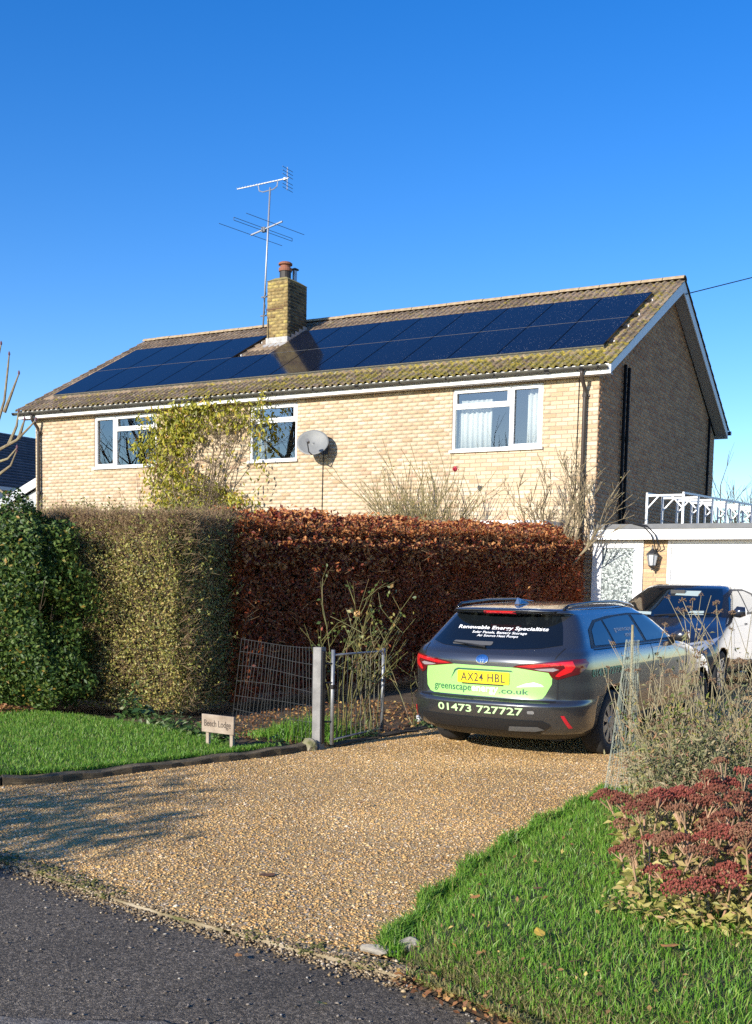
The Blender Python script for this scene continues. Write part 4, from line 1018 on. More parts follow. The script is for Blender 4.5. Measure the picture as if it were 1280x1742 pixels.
# ------------------------------------------------------------------ white frame on the garage roof
m_pw = mat('white_metal', (.75, .76, .77), rough=.4)
pg = thing('roof_pergola', 'white metal pergola frame standing on the flat garage roof', 'pergola', (1.2, 3.5, 2.735))
X0p, X1p, ytop = .50, 1.18, 3.36
dxp = .12
for i in range(8):
    y = 1.5 + i * .62; a, b = X0p + dxp * i, X1p + dxp * i; zt = ytop
    for x in (a, b):
        m_ = MB(); m_.beam((x, y, 2.737), (x, y, zt), .04, .04); m_.build('post', m_pw, pg)
    m_ = MB(); m_.beam((a - .02, y, zt + .018), (b + .02, y, zt + .018), .035, .035); m_.build('cross_beam', m_pw, pg)
    for s, x in ((1, a), (-1, b)):
        m_ = MB(); m_.beam((x + s * .01, y, zt - .22), (x + s * .21, y, zt + .0), .025, .025); m_.build('brace', m_pw, pg)
for x in (X0p, X1p):
    m_ = MB(); m_.beam((x, 1.47, ytop + .055), (x + dxp * 7.1, 1.5 + 4.40, ytop + .055), .035, .035); m_.build('rail', m_pw, pg)

# ------------------------------------------------------------------ side porch at the far end, neighbour's house, wire
lt_ = MB(); lt_.prism([(-15.9, 3.32), (-13.80, 4.16), (-13.80, 3.95), (-15.9, 3.10)], 1, .30, .34); lt = lt_.build('porch_bargeboard', m_whitewood, house)
lt_ = MB(); lt_.prism([(-15.9, 3.28), (-13.80, 4.12), (-13.80, 4.04), (-15.9, 3.20)], 1, .345, 2.6); lt_.build('porch_roof', mat('slate_dark', (.05, .055, .065), rough=.7, noise=(5, .2)), house)
lt_ = MB(); lt_.prism([(-15.7, .0), (-13.80, .0), (-13.80, 3.94), (-15.7, 3.16)], 1, .42, 2.5); lt_.build('porch_wall', mat('render_grey', (.42, .44, .45), rough=.8), house)
nb = thing('neighbour_house', 'neighbouring house with dark slate roof half hidden at the left edge', 'house', (-23.5, 8, .2))
def slate_mat():
    return mat('slate', ramp=[(0, (.035, .04, .052)), (.5, (.048, .054, .068)), (1, (.062, .068, .082))], attr=True, rough=.65)
mb = MB(); mb.prism([(-20.25, .1), (-20.25, 4.35), (-23.5, 6.3), (-26.75, 4.35), (-26.75, .1)], 1, 3.0, 16.0); mb.build('wall', mat('render_pale', (.55, .55, .53), rough=.85), nb)
sl_ = MB(); sl_.prism([(-19.95, 4.30), (-23.5, 6.53), (-27.05, 4.30), (-27.05, 4.24), (-23.5, 6.45), (-19.95, 4.24)], 1, 2.7, 16.3); nroof = sl_.build('roof', mat('slate_base', (.03, .034, .042), rough=.7), nb)
L_ = math.hypot(3.55, 2.23); ux, uz = -3.55 / L_, 2.23 / L_; V, F, RN = [], [], []
for r_ in range(20):
    for c in range(46):
        s0_, s1_ = r_ * L_ / 20, (r_ + 1.08) * L_ / 20; y0_ = 2.7 + (c + (.5 if r_ % 2 else 0)) * .295; y1_ = y0_ + .288
        if y1_ > 16.3: continue
        o_ = .035; b = len(V)
        for s, yy_, off in ((s0_, y0_, o_), (s0_, y1_, o_), (s1_, y1_, .012), (s1_, y0_, .012), (s0_, y0_, .015), (s0_, y1_, .015)):
            V.append((-19.95 + ux * s + uz * off, yy_, 4.30 + uz * s - ux * off))
        F += [(b, b+1, b+2, b+3), (b+4, b+5, b+1, b)]; RN += [random.random()] * 6
RN = np.repeat(rng.random(len(V) // 6), 6)
o = obj('slates', mesh_np('slates', np.array(V), np.array(F), RN, slate_mat()), nroof); o['kind'] = 'stuff'
mb = MB(); mb.prism([(-19.93, 4.26), (-19.82, 4.26), (-19.82, 4.36), (-19.93, 4.36)], 1, 2.6, 16.3); mb.build('gutter', m_whitewood, nb)
mb = MB(); mb.prism([(-20.0, 4.02), (-19.94, 4.02), (-19.94, 4.25), (-20.0, 4.25)], 1, 2.7, 16.3); mb.build('fascia', m_whitewood, nb)
mb = MB(); W0, W1_ = Vector((.27, 4.4, 7.75)), Vector((14.0, 40.0, 21.0))
pts = []
for i in range(25):
    t_ = i / 24; q = W0.lerp(W1_, t_); q.z -= .25 * math.sin(math.pi * t_); pts.append(q)
mb.tube(pts, .011, n=5); o = mb.build('overhead_wire', m_black); setp(o, 'thin overhead wire rising from the roof apex into the sky', 'wire')
# ------------------------------------------------------------------ hedges and plants
m_twig = mat('twig_brown', ramp=[(0, (.10, .065, .035)), (.5, (.17, .115, .06)), (1, (.28, .20, .11))], attr=True, rough=.9)
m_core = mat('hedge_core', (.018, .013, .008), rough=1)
m_privet = mat('privet_leaf', ramp=[(0, (.07, .085, .018)), (.3, (.19, .205, .042)), (.6, (.30, .30, .065)), (.85, (.42, .37, .10)), (1, (.50, .34, .12))], attr=True, rough=.5, transl=.3)
m_beech = mat('beech_leaf', ramp=[(0, (.13, .020, .007)), (.35, (.29, .05, .013)), (.65, (.42, .105, .026)), (.85, (.52, .20, .055)), (1, (.66, .33, .12))], attr=True, rough=.55, transl=.38)
m_laurel = mat('laurel_leaf', ramp=[(0, (.014, .035, .008)), (.5, (.04, .085, .016)), (.85, (.09, .15, .03)), (.97, (.16, .20, .04)), (1, (.34, .18, .03))], attr=True, rough=.48, transl=.2, spec=.3)

def hedge_points(n, A, B, depth, h0, h1, ztop, ends=True, shell=.22):
    """points in the outer shell of a box hedge standing on the line A-B, face on the right hand side of A->B, body to the left. returns pos, normal, kind(top/side)"""
    A, B = np.array(A, float), np.array(B, float); L = np.linalg.norm(B - A); d = (B - A) / L; nrm = np.array([d[1], -d[0]])
    hm = (ztop(0) + ztop(1)) / 2
    areas = np.array([L * hm, L * depth, L * hm * .25, depth * hm, depth * hm]); cnt = (areas / areas.sum() * n).astype(int); P, Nn, K = [], [], []
    for k, c in enumerate(cnt):
        t, u, v = rng.random(c), rng.random(c), rng.random(c); ins = np.abs(rng.normal(0, shell * .45, c)) - .03
        zt = ztop(t)
        bump = .085 * np.sin(t * L * 1.9 + 1 + 1.3 * np.sin(u * 4)) * np.sin(u * 5 + t * L * .9) + .045 * np.sin(t * L * 6.1 + 2 * np.sin(u * 7)) * np.sin(u * 9 + 1.5 * np.sin(t * L * 3.3))
        if k == 0: pos = A + d * (t * L)[:, None] + nrm * (bump - ins)[:, None]; z = h0 + (zt - h0) * u; n3 = np.tile([*nrm, .12], (c, 1)); z = np.minimum(z, zt - .02)
        elif k == 1: pos = A + d * (t * L)[:, None] - nrm * (u * depth)[:, None]; z = zt + bump * .7 - ins; n3 = np.tile([0, 0, 1.0], (c, 1))
        elif k == 2: pos = A + d * (t * L)[:, None] - nrm * (depth - ins)[:, None]; z = h0 + (zt - h0) * u; n3 = np.tile([*(-nrm), .1], (c, 1))
        elif k == 3: pos = A + d * (ins + bump)[:, None] - nrm * (v * depth)[:, None]; z = h0 + (ztop(0 * t) - h0) * u; n3 = np.tile([*(-d), .1], (c, 1))
        else: pos = B - d * (ins + bump)[:, None] - nrm * (v * depth)[:, None]; z = h0 + (ztop(0 * t + 1) - h0) * u; n3 = np.tile([*d, .1], (c, 1))
        zb = gz(pos[:, 1]); P.append(np.column_stack([pos, z + zb])); Nn.append(n3); K.append(np.full(c, k))
    return np.concatenate(P), np.concatenate(Nn), np.concatenate(K)
def core_box(A, B, depth, inset, z0, ztop, name, parent, m=None):
    A, B = np.array(A, float), np.array(B, float); L = np.linalg.norm(B - A); d = (B - A) / L; nrm = np.array([d[1], -d[0]]); mb = MB()
    nseg, nh = max(3, int(L / .35)), 6
    for i in range(nseg + 1):
        t = i / nseg; q = A + d * (inset + (L - 2 * inset) * t); zb = float(gz(q[1])); zt = float(ztop(t)) - inset
        ring_ = []
        for j in range(nh + 1):
            z = z0 + (zt - z0) * j / nh; o_ = random.uniform(-.05, .05); ring_.append((*(q - nrm * (inset + o_)), zb + z))
        for j in range(nh, -1, -1):
            z = z0 + (zt - z0) * j / nh; o_ = random.uniform(-.05, .05); ring_.append((*(q - nrm * (depth - inset + o_)), zb + z))
        mb.v += [tuple(map(float, w)) for w in ring_]
    k = 2 * (nh + 1)
    for i in range(nseg):
        for j in range(k): mb.f.append((i*k + j, i*k + (j+1) % k, (i+1)*k + (j+1) % k, (i+1)*k + j))
    mb.f.append(tuple(range(k))); mb.f.append(tuple(nseg*k + j for j in range(k)))
    return mb.build(name, m or m_core, parent)

# copper beech hedge
A_, B_ = (-1.36, -8.72), (-.03, -.50)
bzt = lambda t: 2.24 - .02 * t + .0 * t
beech = thing('beech_hedge', 'tall clipped copper beech hedge with russet leaves along the drive', 'hedge', (-.8, -4.7, .12))
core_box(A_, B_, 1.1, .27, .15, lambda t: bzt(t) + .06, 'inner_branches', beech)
P, Nn, K = hedge_points(92000, A_, B_, 1.1, .12, 2.0, bzt, shell=.24)
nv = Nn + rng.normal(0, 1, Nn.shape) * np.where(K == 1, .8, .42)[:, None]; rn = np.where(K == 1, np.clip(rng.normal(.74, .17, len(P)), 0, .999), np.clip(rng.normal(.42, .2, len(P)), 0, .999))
thin = (K == 0) & (rng.random(len(P)) < np.clip(.6 - (P[:, 2] - gz(P[:, 1])) * 1.4, 0, .6))
rim_n = 24000; tt = rng.random(rim_n); Af, Bf = np.array(A_), np.array(B_); dB = (Bf - Af); nB = np.array([dB[1], -dB[0]]) / np.linalg.norm(dB); dep = rng.random(rim_n) ** 1.3 * .68 - .07
RP = Af + dB * tt[:, None] - nB * dep[:, None]; RZ = 2.00 + gz(RP[:, 1]) + .34 * np.sin(np.clip(dep / .5, 0, 1) * 1.57) + np.abs(rng.normal(0, .045, rim_n)) + .03 * np.sin(tt * 43 + 2 * np.sin(tt * 17)) - .28 * (dep < .10) * rng.random(rim_n) ** 1.6
RPn = np.column_stack([RP, RZ]); o = obj('top_foliage', leaf_mesh('beech_top', RPn, np.tile([.25, -.8, .45], (rim_n, 1)) + rng.normal(0, .4, (rim_n, 3)), rng.uniform(.04, .075, rim_n), m_beech, aspect=.62, fold=.5, rnd=np.clip(rng.normal(.86, .12, rim_n), 0, .999), curl=.25), beech); o['kind'] = 'stuff'  # rim leaves face the sun and take brighter colours, painting a sunlit edge
topz = 2.24 + gz(P[:, 1]); rnd_off = np.where(K == 0, np.clip((P[:, 2] - topz + .36) / .36, 0, 1) ** 2 * .42, 0); P[:, :2] -= nB * rnd_off[:, None]
o = obj('foliage', leaf_mesh('beech_foliage', P[~thin], nv[~thin], rng.uniform(.035, .065, (~thin).sum()), m_beech, aspect=.62, fold=.5, rnd=rn[~thin], curl=.25), beech); o['kind'] = 'stuff'
P, Nn, K = hedge_points(5000, A_, B_, .95, .1, 2.0, bzt, shell=.3)
o = obj('twigs', sticks_mesh('beech_twigs', P, P + unit(Nn + rng.normal(0, .7, Nn.shape)) * rng.uniform(.08, .22, (len(P), 1)), .0025, m_twig), beech); o['kind'] = 'stuff'

# privet hedge: front face on the lawn, end face towards the gate
pA, pB = (-5.2, -10.10), (-1.42, -9.74)
pzt = lambda t: 2.30 - .03 * np.abs(np.sin(np.asarray(t) * 6)) + .04
privet = thing('privet_hedge', 'big square cut olive green hedge standing on the lawn', 'hedge', (-3.0, -9.2, 0))
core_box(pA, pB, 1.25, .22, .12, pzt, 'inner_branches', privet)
P, Nn, K = hedge_points(120000, pA, pB, 1.25, .08, 2.3, pzt, shell=.25)
corner = np.clip((P[:, 0] + 1.75) / .35, 0, 1) ** 2 * np.clip((-9.45 - P[:, 1]) / .35, 0, 1) ** 2
P[:, 0] -= corner * .10; P[:, 1] += corner * .10
belly = np.where(K == 0, .10 * np.sin(np.clip((P[:, 2]) / 2.3, 0, 1) * math.pi), 0); P[:, 1] -= belly
hgt = P[:, 2]; twiggy = (rng.random(len(P)) < np.clip((hgt - 1.75) / .6, .22, .80))
nv = Nn + rng.normal(0, 1, Nn.shape) * np.where(K == 4, .45, .8)[:, None]
mtop = ~twiggy
o = obj('foliage', leaf_mesh('privet_foliage', P[mtop], nv[mtop], rng.uniform(.014, .046, mtop.sum()), m_privet, aspect=.55, rnd=np.clip(rng.normal(.45, .22, mtop.sum()), 0, .999)), privet); o['kind'] = 'stuff'
Q = P[twiggy]; D = unit(Nn[twiggy] + rng.normal(0, .8, (len(Q), 3)) + np.array([[0, 0, .35]]))
m_ptwig = mat('privet_twig', ramp=[(0, (.17, .10, .06)), (.5, (.29, .185, .10)), (1, (.48, .36, .19))], attr=True, rough=.85)
o = obj('twigs', sticks_mesh('privet_twigs', Q - D * .04, Q + D * rng.uniform(.03, .11, (len(Q), 1)), .0022, m_ptwig), privet); o['kind'] = 'stuff'

# stray shoots standing out of both hedges
def shoots(parent, A, B, depth, zt, n, lm, tm, ls, L=(.08, .26)):
    P, Nn, K = hedge_points(n, A, B, depth, .3, 2.2, zt, shell=.05); D = unit(Nn + rng.normal(0, .45, Nn.shape) + np.array([[0, 0, .5]])); Ln = rng.uniform(*L, (len(P), 1))
    o = obj('shoots', sticks_mesh('shoots', P - D * .1, P + D * Ln, .0024, tm), parent); o['kind'] = 'stuff'
    k = 5; t = rng.uniform(.1, 1, (len(P), k, 1)); Q = (P[:, None] + D[:, None] * Ln[:, None] * t).reshape(-1, 3) + rng.normal(0, .012, (len(P) * k, 3))
    o = obj('shoot_leaves', leaf_mesh('shoot_leaves', Q, rng.normal(size=Q.shape) + np.array([[0, -.5, .4]]), rng.uniform(*ls, len(Q)), lm, aspect=.55, rnd=np.clip(rng.normal(.62, .2, len(Q)), 0, .999)), parent); o['kind'] = 'stuff'
shoots(privet, pA, pB, 1.25, pzt, 900, m_privet, m_ptwig, (.02, .05)); shoots(beech, A_, B_, 1.1, lambda t: bzt(t) + .05, 700, m_beech, m_twig, (.035, .07), (.05, .18))
# dark evergreen at the left
def blob_points(n, c, r, squash=(1, 1, 1), lumps=7, shell=.35, seed=5):
    rg_ = np.random.default_rng(seed)
    U = unit(rng.normal(size=(n, 3))); amp = np.ones(n)
    for _ in range(lumps):
        k = unit(rg_.normal(size=3)); amp += .12 * np.cos(np.arccos(np.clip(U @ k, -1, 1)) * rg_.uniform(3, 7) + rg_.random() * 6)
    rr = amp * (1 - np.abs(rng.normal(0, shell * .5, n)))
    return np.array(c) + U * (rr * r)[:, None] * np.array(squash), U
laurel = thing('evergreen_shrub', 'dark glossy evergreen shrub with a few yellow leaves at the left edge', 'shrub', (-4.0, -10.4, 0))
P, U = blob_points(30000, (-4.35, -10.40, 1.16), 1.22, (1.35, .5, 1.06)); P2, U2 = blob_points(12000, (-3.0, -10.30, .56), .62, (1.0, .6, .95), seed=6); P3, U3 = blob_points(13000, (-3.15, -10.30, 1.72), .62, (1.1, .6, 1.05), seed=7)
P = np.concatenate([P, P2, P3]); U = np.concatenate([U, U2, U3]); kp_ = P[:, 2] > .10; P, U = P[kp_], U[kp_]
o = obj('foliage', leaf_mesh('laurel_foliage', P, U + rng.normal(0, .6, U.shape), rng.uniform(.035, .07, len(P)), m_laurel, aspect=.5, rnd=np.clip(rng.normal(.5, .23, len(P)), 0, .999)), laurel); o['kind'] = 'stuff'
mb = MB()
for k in range(9):
    tips = []; grow(mb, tips, (-4.2 + random.uniform(-.8, 1.1), -10.15 + random.uniform(-.1, .2), .0), (random.uniform(-.3, .3), random.uniform(-.2, .2), 1), .9, .02, 2, spread=.6)
mb.build('stems', mat('bark_brown', (.09, .065, .04), rough=.9), laurel)
# leaf litter under it
m_litter = mat('leaf_litter', ramp=[(0, (.10, .04, .015)), (.4, (.22, .09, .03)), (.75, (.34, .18, .06)), (1, (.45, .32, .10))], attr=True, rough=.7)
P = np.column_stack([rng.uniform(-5.5, -2.9, 1600), rng.normal(-10.72, .12, 1600), rng.uniform(.065, .12, 1600)])
o = obj('leaf_litter', leaf_mesh('leaf_litter', P, np.tile([0, 0, 1.0], (len(P), 1)) + rng.normal(0, .4, (len(P), 3)), rng.uniform(.03, .06, len(P)), m_litter, aspect=.6)); setp(o, 'drift of fallen brown leaves under the evergreen shrub', 'leaves', kind='stuff')

# low leafy plants at the hedge foot
m_hell = mat('border_leaf', ramp=[(0, (.03, .07, .02)), (.5, (.07, .14, .03)), (.85, (.16, .22, .07)), (1, (.35, .38, .22))], attr=True, rough=.4, transl=.25)
def leafy_plant(c, r, h, n, label, m=m_hell, ls=(.05, .09), stem=True):
    t = thing('border_plant', label, 'plant', (c[0], c[1], c[2]), group='low plants in the border')
    U = unit(np.abs(rng.normal(size=(n, 3))) * np.where(rng.random((n, 3)) < .5, -1, 1)); U[:, 2] = np.abs(U[:, 2])
    P = np.array(c) + U * np.array([r, r, h]) * rng.uniform(.35, 1, (n, 1)); o = obj('leaves', leaf_mesh('leaves', P, U * .6 + np.array([[0, 0, .7]]) + rng.normal(0, .4, (n, 3)), rng.uniform(*ls, n), m, aspect=.42, long_dir=U + rng.normal(0, .3, (n, 3))), t); o['kind'] = 'stuff'
    a = np.tile(np.array(c), (n // 3, 1)); o = obj('stems', sticks_mesh('stems', a, P[:n // 3], .003, m), t); o['kind'] = 'stuff'
leafy_plant((-1.55, -10.35, .05), .26, .42, 130, 'upright leafy plant at the foot of the square hedge', ls=(.07, .13))
for (x, y, r, h), lab in zip([(-1.05, -10.55, .25, .20), (-.62, -10.75, .26, .22), (-.22, -10.95, .24, .20), (.14, -11.05, .18, .18)],
    ['leftmost of the low variegated plants in front of the hedge corner', 'low variegated plant second from left in the border', 'low variegated plant third from left in the border', 'low variegated plant just behind the name sign']):
    leafy_plant((x, y, .03), r, h, 150, lab, ls=(.05, .09))
leafy_plant((.75, -10.95, .03), .14, .12, 60, 'small clover like plant by the timber edging near the gate post', ls=(.03, .05))
leafy_plant((1.0, -9.75, .02), .2, .14, 90, 'low green plant growing behind the gate bars', ls=(.03, .06))
leafy_plant((1.12, -8.55, .02), .25, .15, 90, 'low weeds growing near the white pipe', ls=(.03, .06))
# tall grass tuft inside the mesh fence
P = np.column_stack([rng.normal(.42, .33, 2600), rng.normal(-10.1, .2, 2600), np.zeros(2600)]); P = P[(P[:, 0] > -.5) & (P[:, 0] < 1.0)]
o = obj('grass_tuft', blades_mesh('grass_tuft', P, rng.uniform(.10, .32, len(P)) * np.exp(-((P[:, 0] - .62) / .5) ** 2), .004, m_grass, lean=.6)); setp(o, 'long bright grass tuft growing at the foot of the mesh fence', 'grass', kind='stuff')

# ------------------------------------------------------------------ climber on the wall
m_wist = mat('climber_leaf', ramp=[(0, (.14, .15, .015)), (.35, (.30, .30, .025)), (.7, (.46, .42, .04)), (.9, (.60, .50, .06)), (1, (.50, .26, .05))], attr=True, rough=.5, transl=.35)
m_vine = mat('vine_stem', ramp=[(.3, (.11, .08, .05)), (.7, (.24, .18, .11))], scale=20, rough=.9)
cl_ = thing('climber', 'yellow green leafy climber spreading between two upstairs windows', 'climbing plant', (-8.6, -.2, .2))
mb = MB(); tips = []
for k in range(11):
    x0 = -8.75 + random.uniform(-.45, .45)
    tgt = Vector((random.uniform(-9.9, -7.0), 0, random.uniform(4.6, 5.2))); p0_ = Vector((x0, -.16, 2.2)); pts = [Vector((x0, -.15, .3)), p0_]
    for j in range(1, 9):
        t_ = j / 8; pts.append(Vector((x0 + (tgt.x - x0) * t_ ** 1.3 + random.uniform(-.08, .08), -.12 - .16 * math.sin(t_ * 3) - random.uniform(0, .1), 2.2 + (tgt.z - 2.2) * t_ + random.uniform(-.05, .05))))
    mb.tube(pts, [.022 - .0018 * j for j in range(len(pts))], n=5, cap=False)
    for q in pts[3:]:
        for _ in range(2): grow(mb, tips, q, (random.uniform(-1, 1), -.35 + random.uniform(-.3, .3), random.uniform(-.5, .8)), random.uniform(.25, .6), .006, 1, spread=.9, up=-.02, seg=3)
mb.build('stems', m_vine, cl_)
def dens(x, z):
    a = np.exp(-(((x + 8.72) / 1.10) ** 2 + ((z - 5.02) / .33) ** 2)) * 1.6; b = np.exp(-(((x + 9.55) / .55) ** 2 + ((z - 4.35) / .8) ** 2)) * 1.0
    c = np.exp(-(((x + 8.9) / .9) ** 2 + ((z - 3.35) / .55) ** 2)) * 1.0; d_ = np.exp(-(((x + 7.22) / .13) ** 2 + ((z - 4.5) / .45) ** 2)) * .6
    e = np.exp(-(((x + 7.6) / .45) ** 2 + ((z - 3.3) / .3) ** 2)) * .28; f_ = np.exp(-(((x + 10.2) / .42) ** 2 + ((z - 4.55) / .16) ** 2)) * .55
    hole = np.exp(-(((x + 8.05) / .6) ** 2 + ((z - 4.25) / .45) ** 2)) * .75
    return np.clip(a + b + c + d_ + e + f_ - hole, .03, 1)
X_ = rng.uniform(-10.6, -6.5, 60000); Z_ = rng.uniform(2.4, 5.42, 60000); cl2 = .5 + .5 * np.sin(X_ * 9 + 3 * np.sin(Z_ * 5)) * np.sin(Z_ * 8 + 2 * np.sin(X_ * 6)); k_ = rng.random(60000) < dens(X_, Z_) * .25 * np.clip(cl2 * 1.6, .15, 1)
k_ &= ~((np.abs(X_ + 8.55) > 1.75) & (dens(X_, Z_) < .12))
X_, Z_ = X_[k_], Z_[k_]; Y_ = -.10 - np.abs(rng.normal(0, .17, len(X_)))
P = np.column_stack([X_, Y_, Z_]); nv = np.tile([0, -.8, .35], (len(P), 1)) + rng.normal(0, .55, (len(P), 3))
o = obj('leaves', leaf_mesh('climber_leaves', P, nv, rng.uniform(.06, .15, len(P)), m_wist, aspect=.45, long_dir=np.tile([0, -.2, -1.0], (len(P), 1)) + rng.normal(0, .6, (len(P), 3)), rnd=np.clip(rng.normal(.5, .24, len(P)), 0, .999), curl=.15), cl_); o['kind'] = 'stuff'
# upward tendrils over the gutter
tend = []
mb = MB()
for x, z in ((-6.95, 5.62), (-8.9, 5.55), (-8.35, 5.6), (-7.0, 5.4)):
    mb.tube([(x - .15, -.2, 4.95), (x - .05, -.38, 5.25), (x, -.42, z)], .005, n=4); tend += [(x - .05 + random.uniform(-.08, .08), -.40 + random.uniform(-.05, .05), 5.15 + (z - 5.15) * random.random()) for _ in range(26)]
mb.build('tendril', m_vine, cl_)
P = np.array(tend); o = obj('tendril_leaves', leaf_mesh('tendril_leaves', P, np.tile([0, -.8, .3], (len(P), 1)) + rng.normal(0, .5, (len(P), 3)), rng.uniform(.05, .10, len(P)), m_wist, aspect=.45), cl_); o['kind'] = 'stuff'

# ------------------------------------------------------------------ bare shrubs by the wall
def shrub(name, label, cat, base, stems, L, spread, depth, m_st, r=.012, leaf=None, nleaf=0, up=.18, fan=.8, kids=(2, 4), seg=5, lsz=(.02, .05), flat=1.0, z0=None):
    t = thing(name, label, cat, base); mb = MB(); tips = []
    for k in range(stems):
        a = random.uniform(-1, 1); grow(mb, tips, (base[0] + a * (.12 if z0 is None else .3) * fan, base[1] + random.uniform(-.1, .1), base[2] if z0 is None else z0 + random.uniform(-.2, .2)), (a * fan, random.uniform(-.35, .35) * flat, 1), L * random.uniform(.75, 1.1), r, depth, spread=spread, up=up, kids=kids, seg=seg, rmin=.0058)
    if z0 is not None:
        for k in range(max(2, stems // 6)): mb.tube([(base[0] + random.uniform(-.1, .1), base[1], base[2]), (base[0] + random.uniform(-.15, .15), base[1], (base[2] + z0) / 2), (base[0] + random.uniform(-.25, .25), base[1], z0 + .2)], [r * 1.6, r * 1.4, r], n=6, cap=False)
    mb.build('stems', m_st, t)
    if leaf and nleaf:
        ii = rng.integers(0, len(tips), nleaf); P = np.array([tuple(tips[i][0]) for i in ii]) + rng.normal(0, .035, (nleaf, 3)); kk = P[:, 2] > base[2] + .3
        o = obj('leaves', leaf_mesh('leaves', P[kk], rng.normal(size=(kk.sum(), 3)) + np.array([[0, -.5, .3]]), rng.uniform(*lsz, kk.sum()), leaf, aspect=.5), t); o['kind'] = 'stuff'
    return t, tips
m_rose = mat('rose_stem', ramp=[(.3, (.16, .13, .06)), (.6, (.26, .22, .10)), (.8, (.30, .16, .09))], scale=6, rough=.8)
m_oldstem = mat('grey_stem', ramp=[(.3, (.15, .11, .07)), (.6, (.27, .22, .13)), (.8, (.33, .30, .13))], scale=8, rough=.9)
m_sparse = mat('sparse_leaf', ramp=[(0, (.14, .14, .03)), (.5, (.27, .24, .05)), (1, (.38, .27, .10))], attr=True, rough=.6, transl=.3)
random.seed(21)
shrub('rose_shrub', 'thin stemmed leggy rose bush against the brick wall', 'shrub', (-3.05, -.75, .22), 34, 1.12, .55, 2, m_rose, r=.012, leaf=m_sparse, nleaf=900, up=.10, fan=.85, kids=(3, 5), seg=5, lsz=(.025, .055), z0=1.75)
mb = MB(); fl_t = thing('rose_flower', 'single small red rose bloom on the wall shrub', 'flower', (-2.40, -.78, 3.70))
P, U = blob_points(40, (-2.40, -.78, 3.74), .045); o = obj('petals', leaf_mesh('petals', P, U, .05, mat('rose_red', (.45, .03, .05), rough=.6), aspect=.9), fl_t)
mb.tube([(-2.40, -.78, 3.72), (-2.46, -.76, 3.5), (-2.6, -.75, 3.2)], .005, n=4); mb.build('stalk', m_rose, fl_t)
random.seed(33)
shrub('bare_tree', 'knobbly bare magnolia like tree at the house corner', 'tree', (-.42, -.80, .22), 9, .92, .85, 3, m_oldstem, r=.026, leaf=m_sparse, nleaf=260, up=.10, fan=1.0, kids=(3, 4), seg=5, lsz=(.02, .045), z0=2.05)
random.seed(5)
shrub('winter_shrub', 'reddish bare twigs poking above the square hedge', 'shrub', (-9.6, -1.4, .22), 9, 2.3, .6, 2, mat('red_twig', (.22, .10, .07), rough=.9), r=.012, up=.12, fan=1.0, kids=(2, 4), seg=5)
# bare branches reaching in at the left edge
br = thing('bare_branch_tree', 'bare budded branches of a tree reaching in at the left edge', 'tree', (-10.2, -5, 0)); mb = MB()
mb.tube([(-10.2, -5, 0), (-10.15, -5, 1.8), (-10.0, -5.0, 3.0), (-9.9, -5.0, 3.45)], [.10, .09, .075, .06], n=8, cap=False); mb.build('trunk', m_oldstem, br)
BRN = [[(-9.95, -5, 3.3), (-9.6, -5, 3.66), (-9.25, -5.02, 3.72), (-9.02, -5.02, 3.9)], [(-9.95, -5, 3.35), (-9.55, -4.95, 3.9), (-9.1, -4.95, 4.05), (-8.8, -4.95, 4.25), (-8.62, -4.95, 4.38)],
       [(-9.9, -5, 3.4), (-9.6, -5, 4.2), (-9.35, -5, 4.75), (-9.25, -5, 5.35), (-9.22, -5, 5.55)], [(-9.35, -5, 4.55), (-9.15, -5, 4.9), (-8.98, -5, 5.2)], [(-9.3, -4.95, 3.98), (-9.1, -4.95, 4.3), (-9.05, -4.95, 4.55)],
       [(-9.05, -4.95, 4.07), (-8.95, -4.95, 4.3), (-8.9, -4.95, 4.4)], [(-9.95, -5, 3.3), (-9.5, -5, 3.45), (-9.2, -5, 3.6), (-9.05, -5, 3.85)], [(-9.95, -5, 3.1), (-9.5, -5, 3.18), (-9.25, -5, 3.05)], [(-9.9, -5, 3.5), (-9.7, -5, 4.6), (-9.5, -5, 5.5), (-9.42, -5, 5.75)]]
for b in BRN:
    mb = MB(); n_b = len(b); mb.tube(b, [.030 * (1 - .75 * i / (n_b - 1)) + .004 for i in range(n_b)], n=6); o = mb.build('branch', m_oldstem, br)
    q = Vector(b[-1]); bb = MB(); bb.lathe([(.004, -.03), (.02, 0), (.018, .03), (.003, .06)], tuple(q), 6); bb.build('bud', mat('bud_purple', (.13, .06, .08), rough=.8), o)

# ------------------------------------------------------------------ trees behind the camera's shoulder: they shade the drive and show in the window panes
m_bark = mat('tree_bark', (.10, .08, .06), rough=.95, noise=(6, .3))
def bare_tree(loc, H, label, depth=4, seed=1):
    random.seed(seed); t = thing('roadside_tree', label, 'tree', loc, group='bare roadside trees opposite the house'); mb = MB(); tips = []
    mb2 = MB(); mb2.tube([loc, (loc[0] + .1, loc[1], loc[2] + H * .2), (loc[0], loc[1] + .1, loc[2] + H * .38)], [H * .028, H * .022, H * .02], n=8, cap=False); mb2.build('trunk', m_bark, t)
    for k in range(7):
        z = H * random.uniform(.18, .38); grow(mb, tips, (loc[0], loc[1] + .05, loc[2] + z), (random.uniform(-1, 1), random.uniform(-1, 1), random.uniform(.5, 1.3)), H * .34, H * .012, depth, spread=.75, up=.12, kids=(3, 4), seg=5, shrink=.66, n=5, rmin=.006)
    mb.build('crown', m_bark, t)

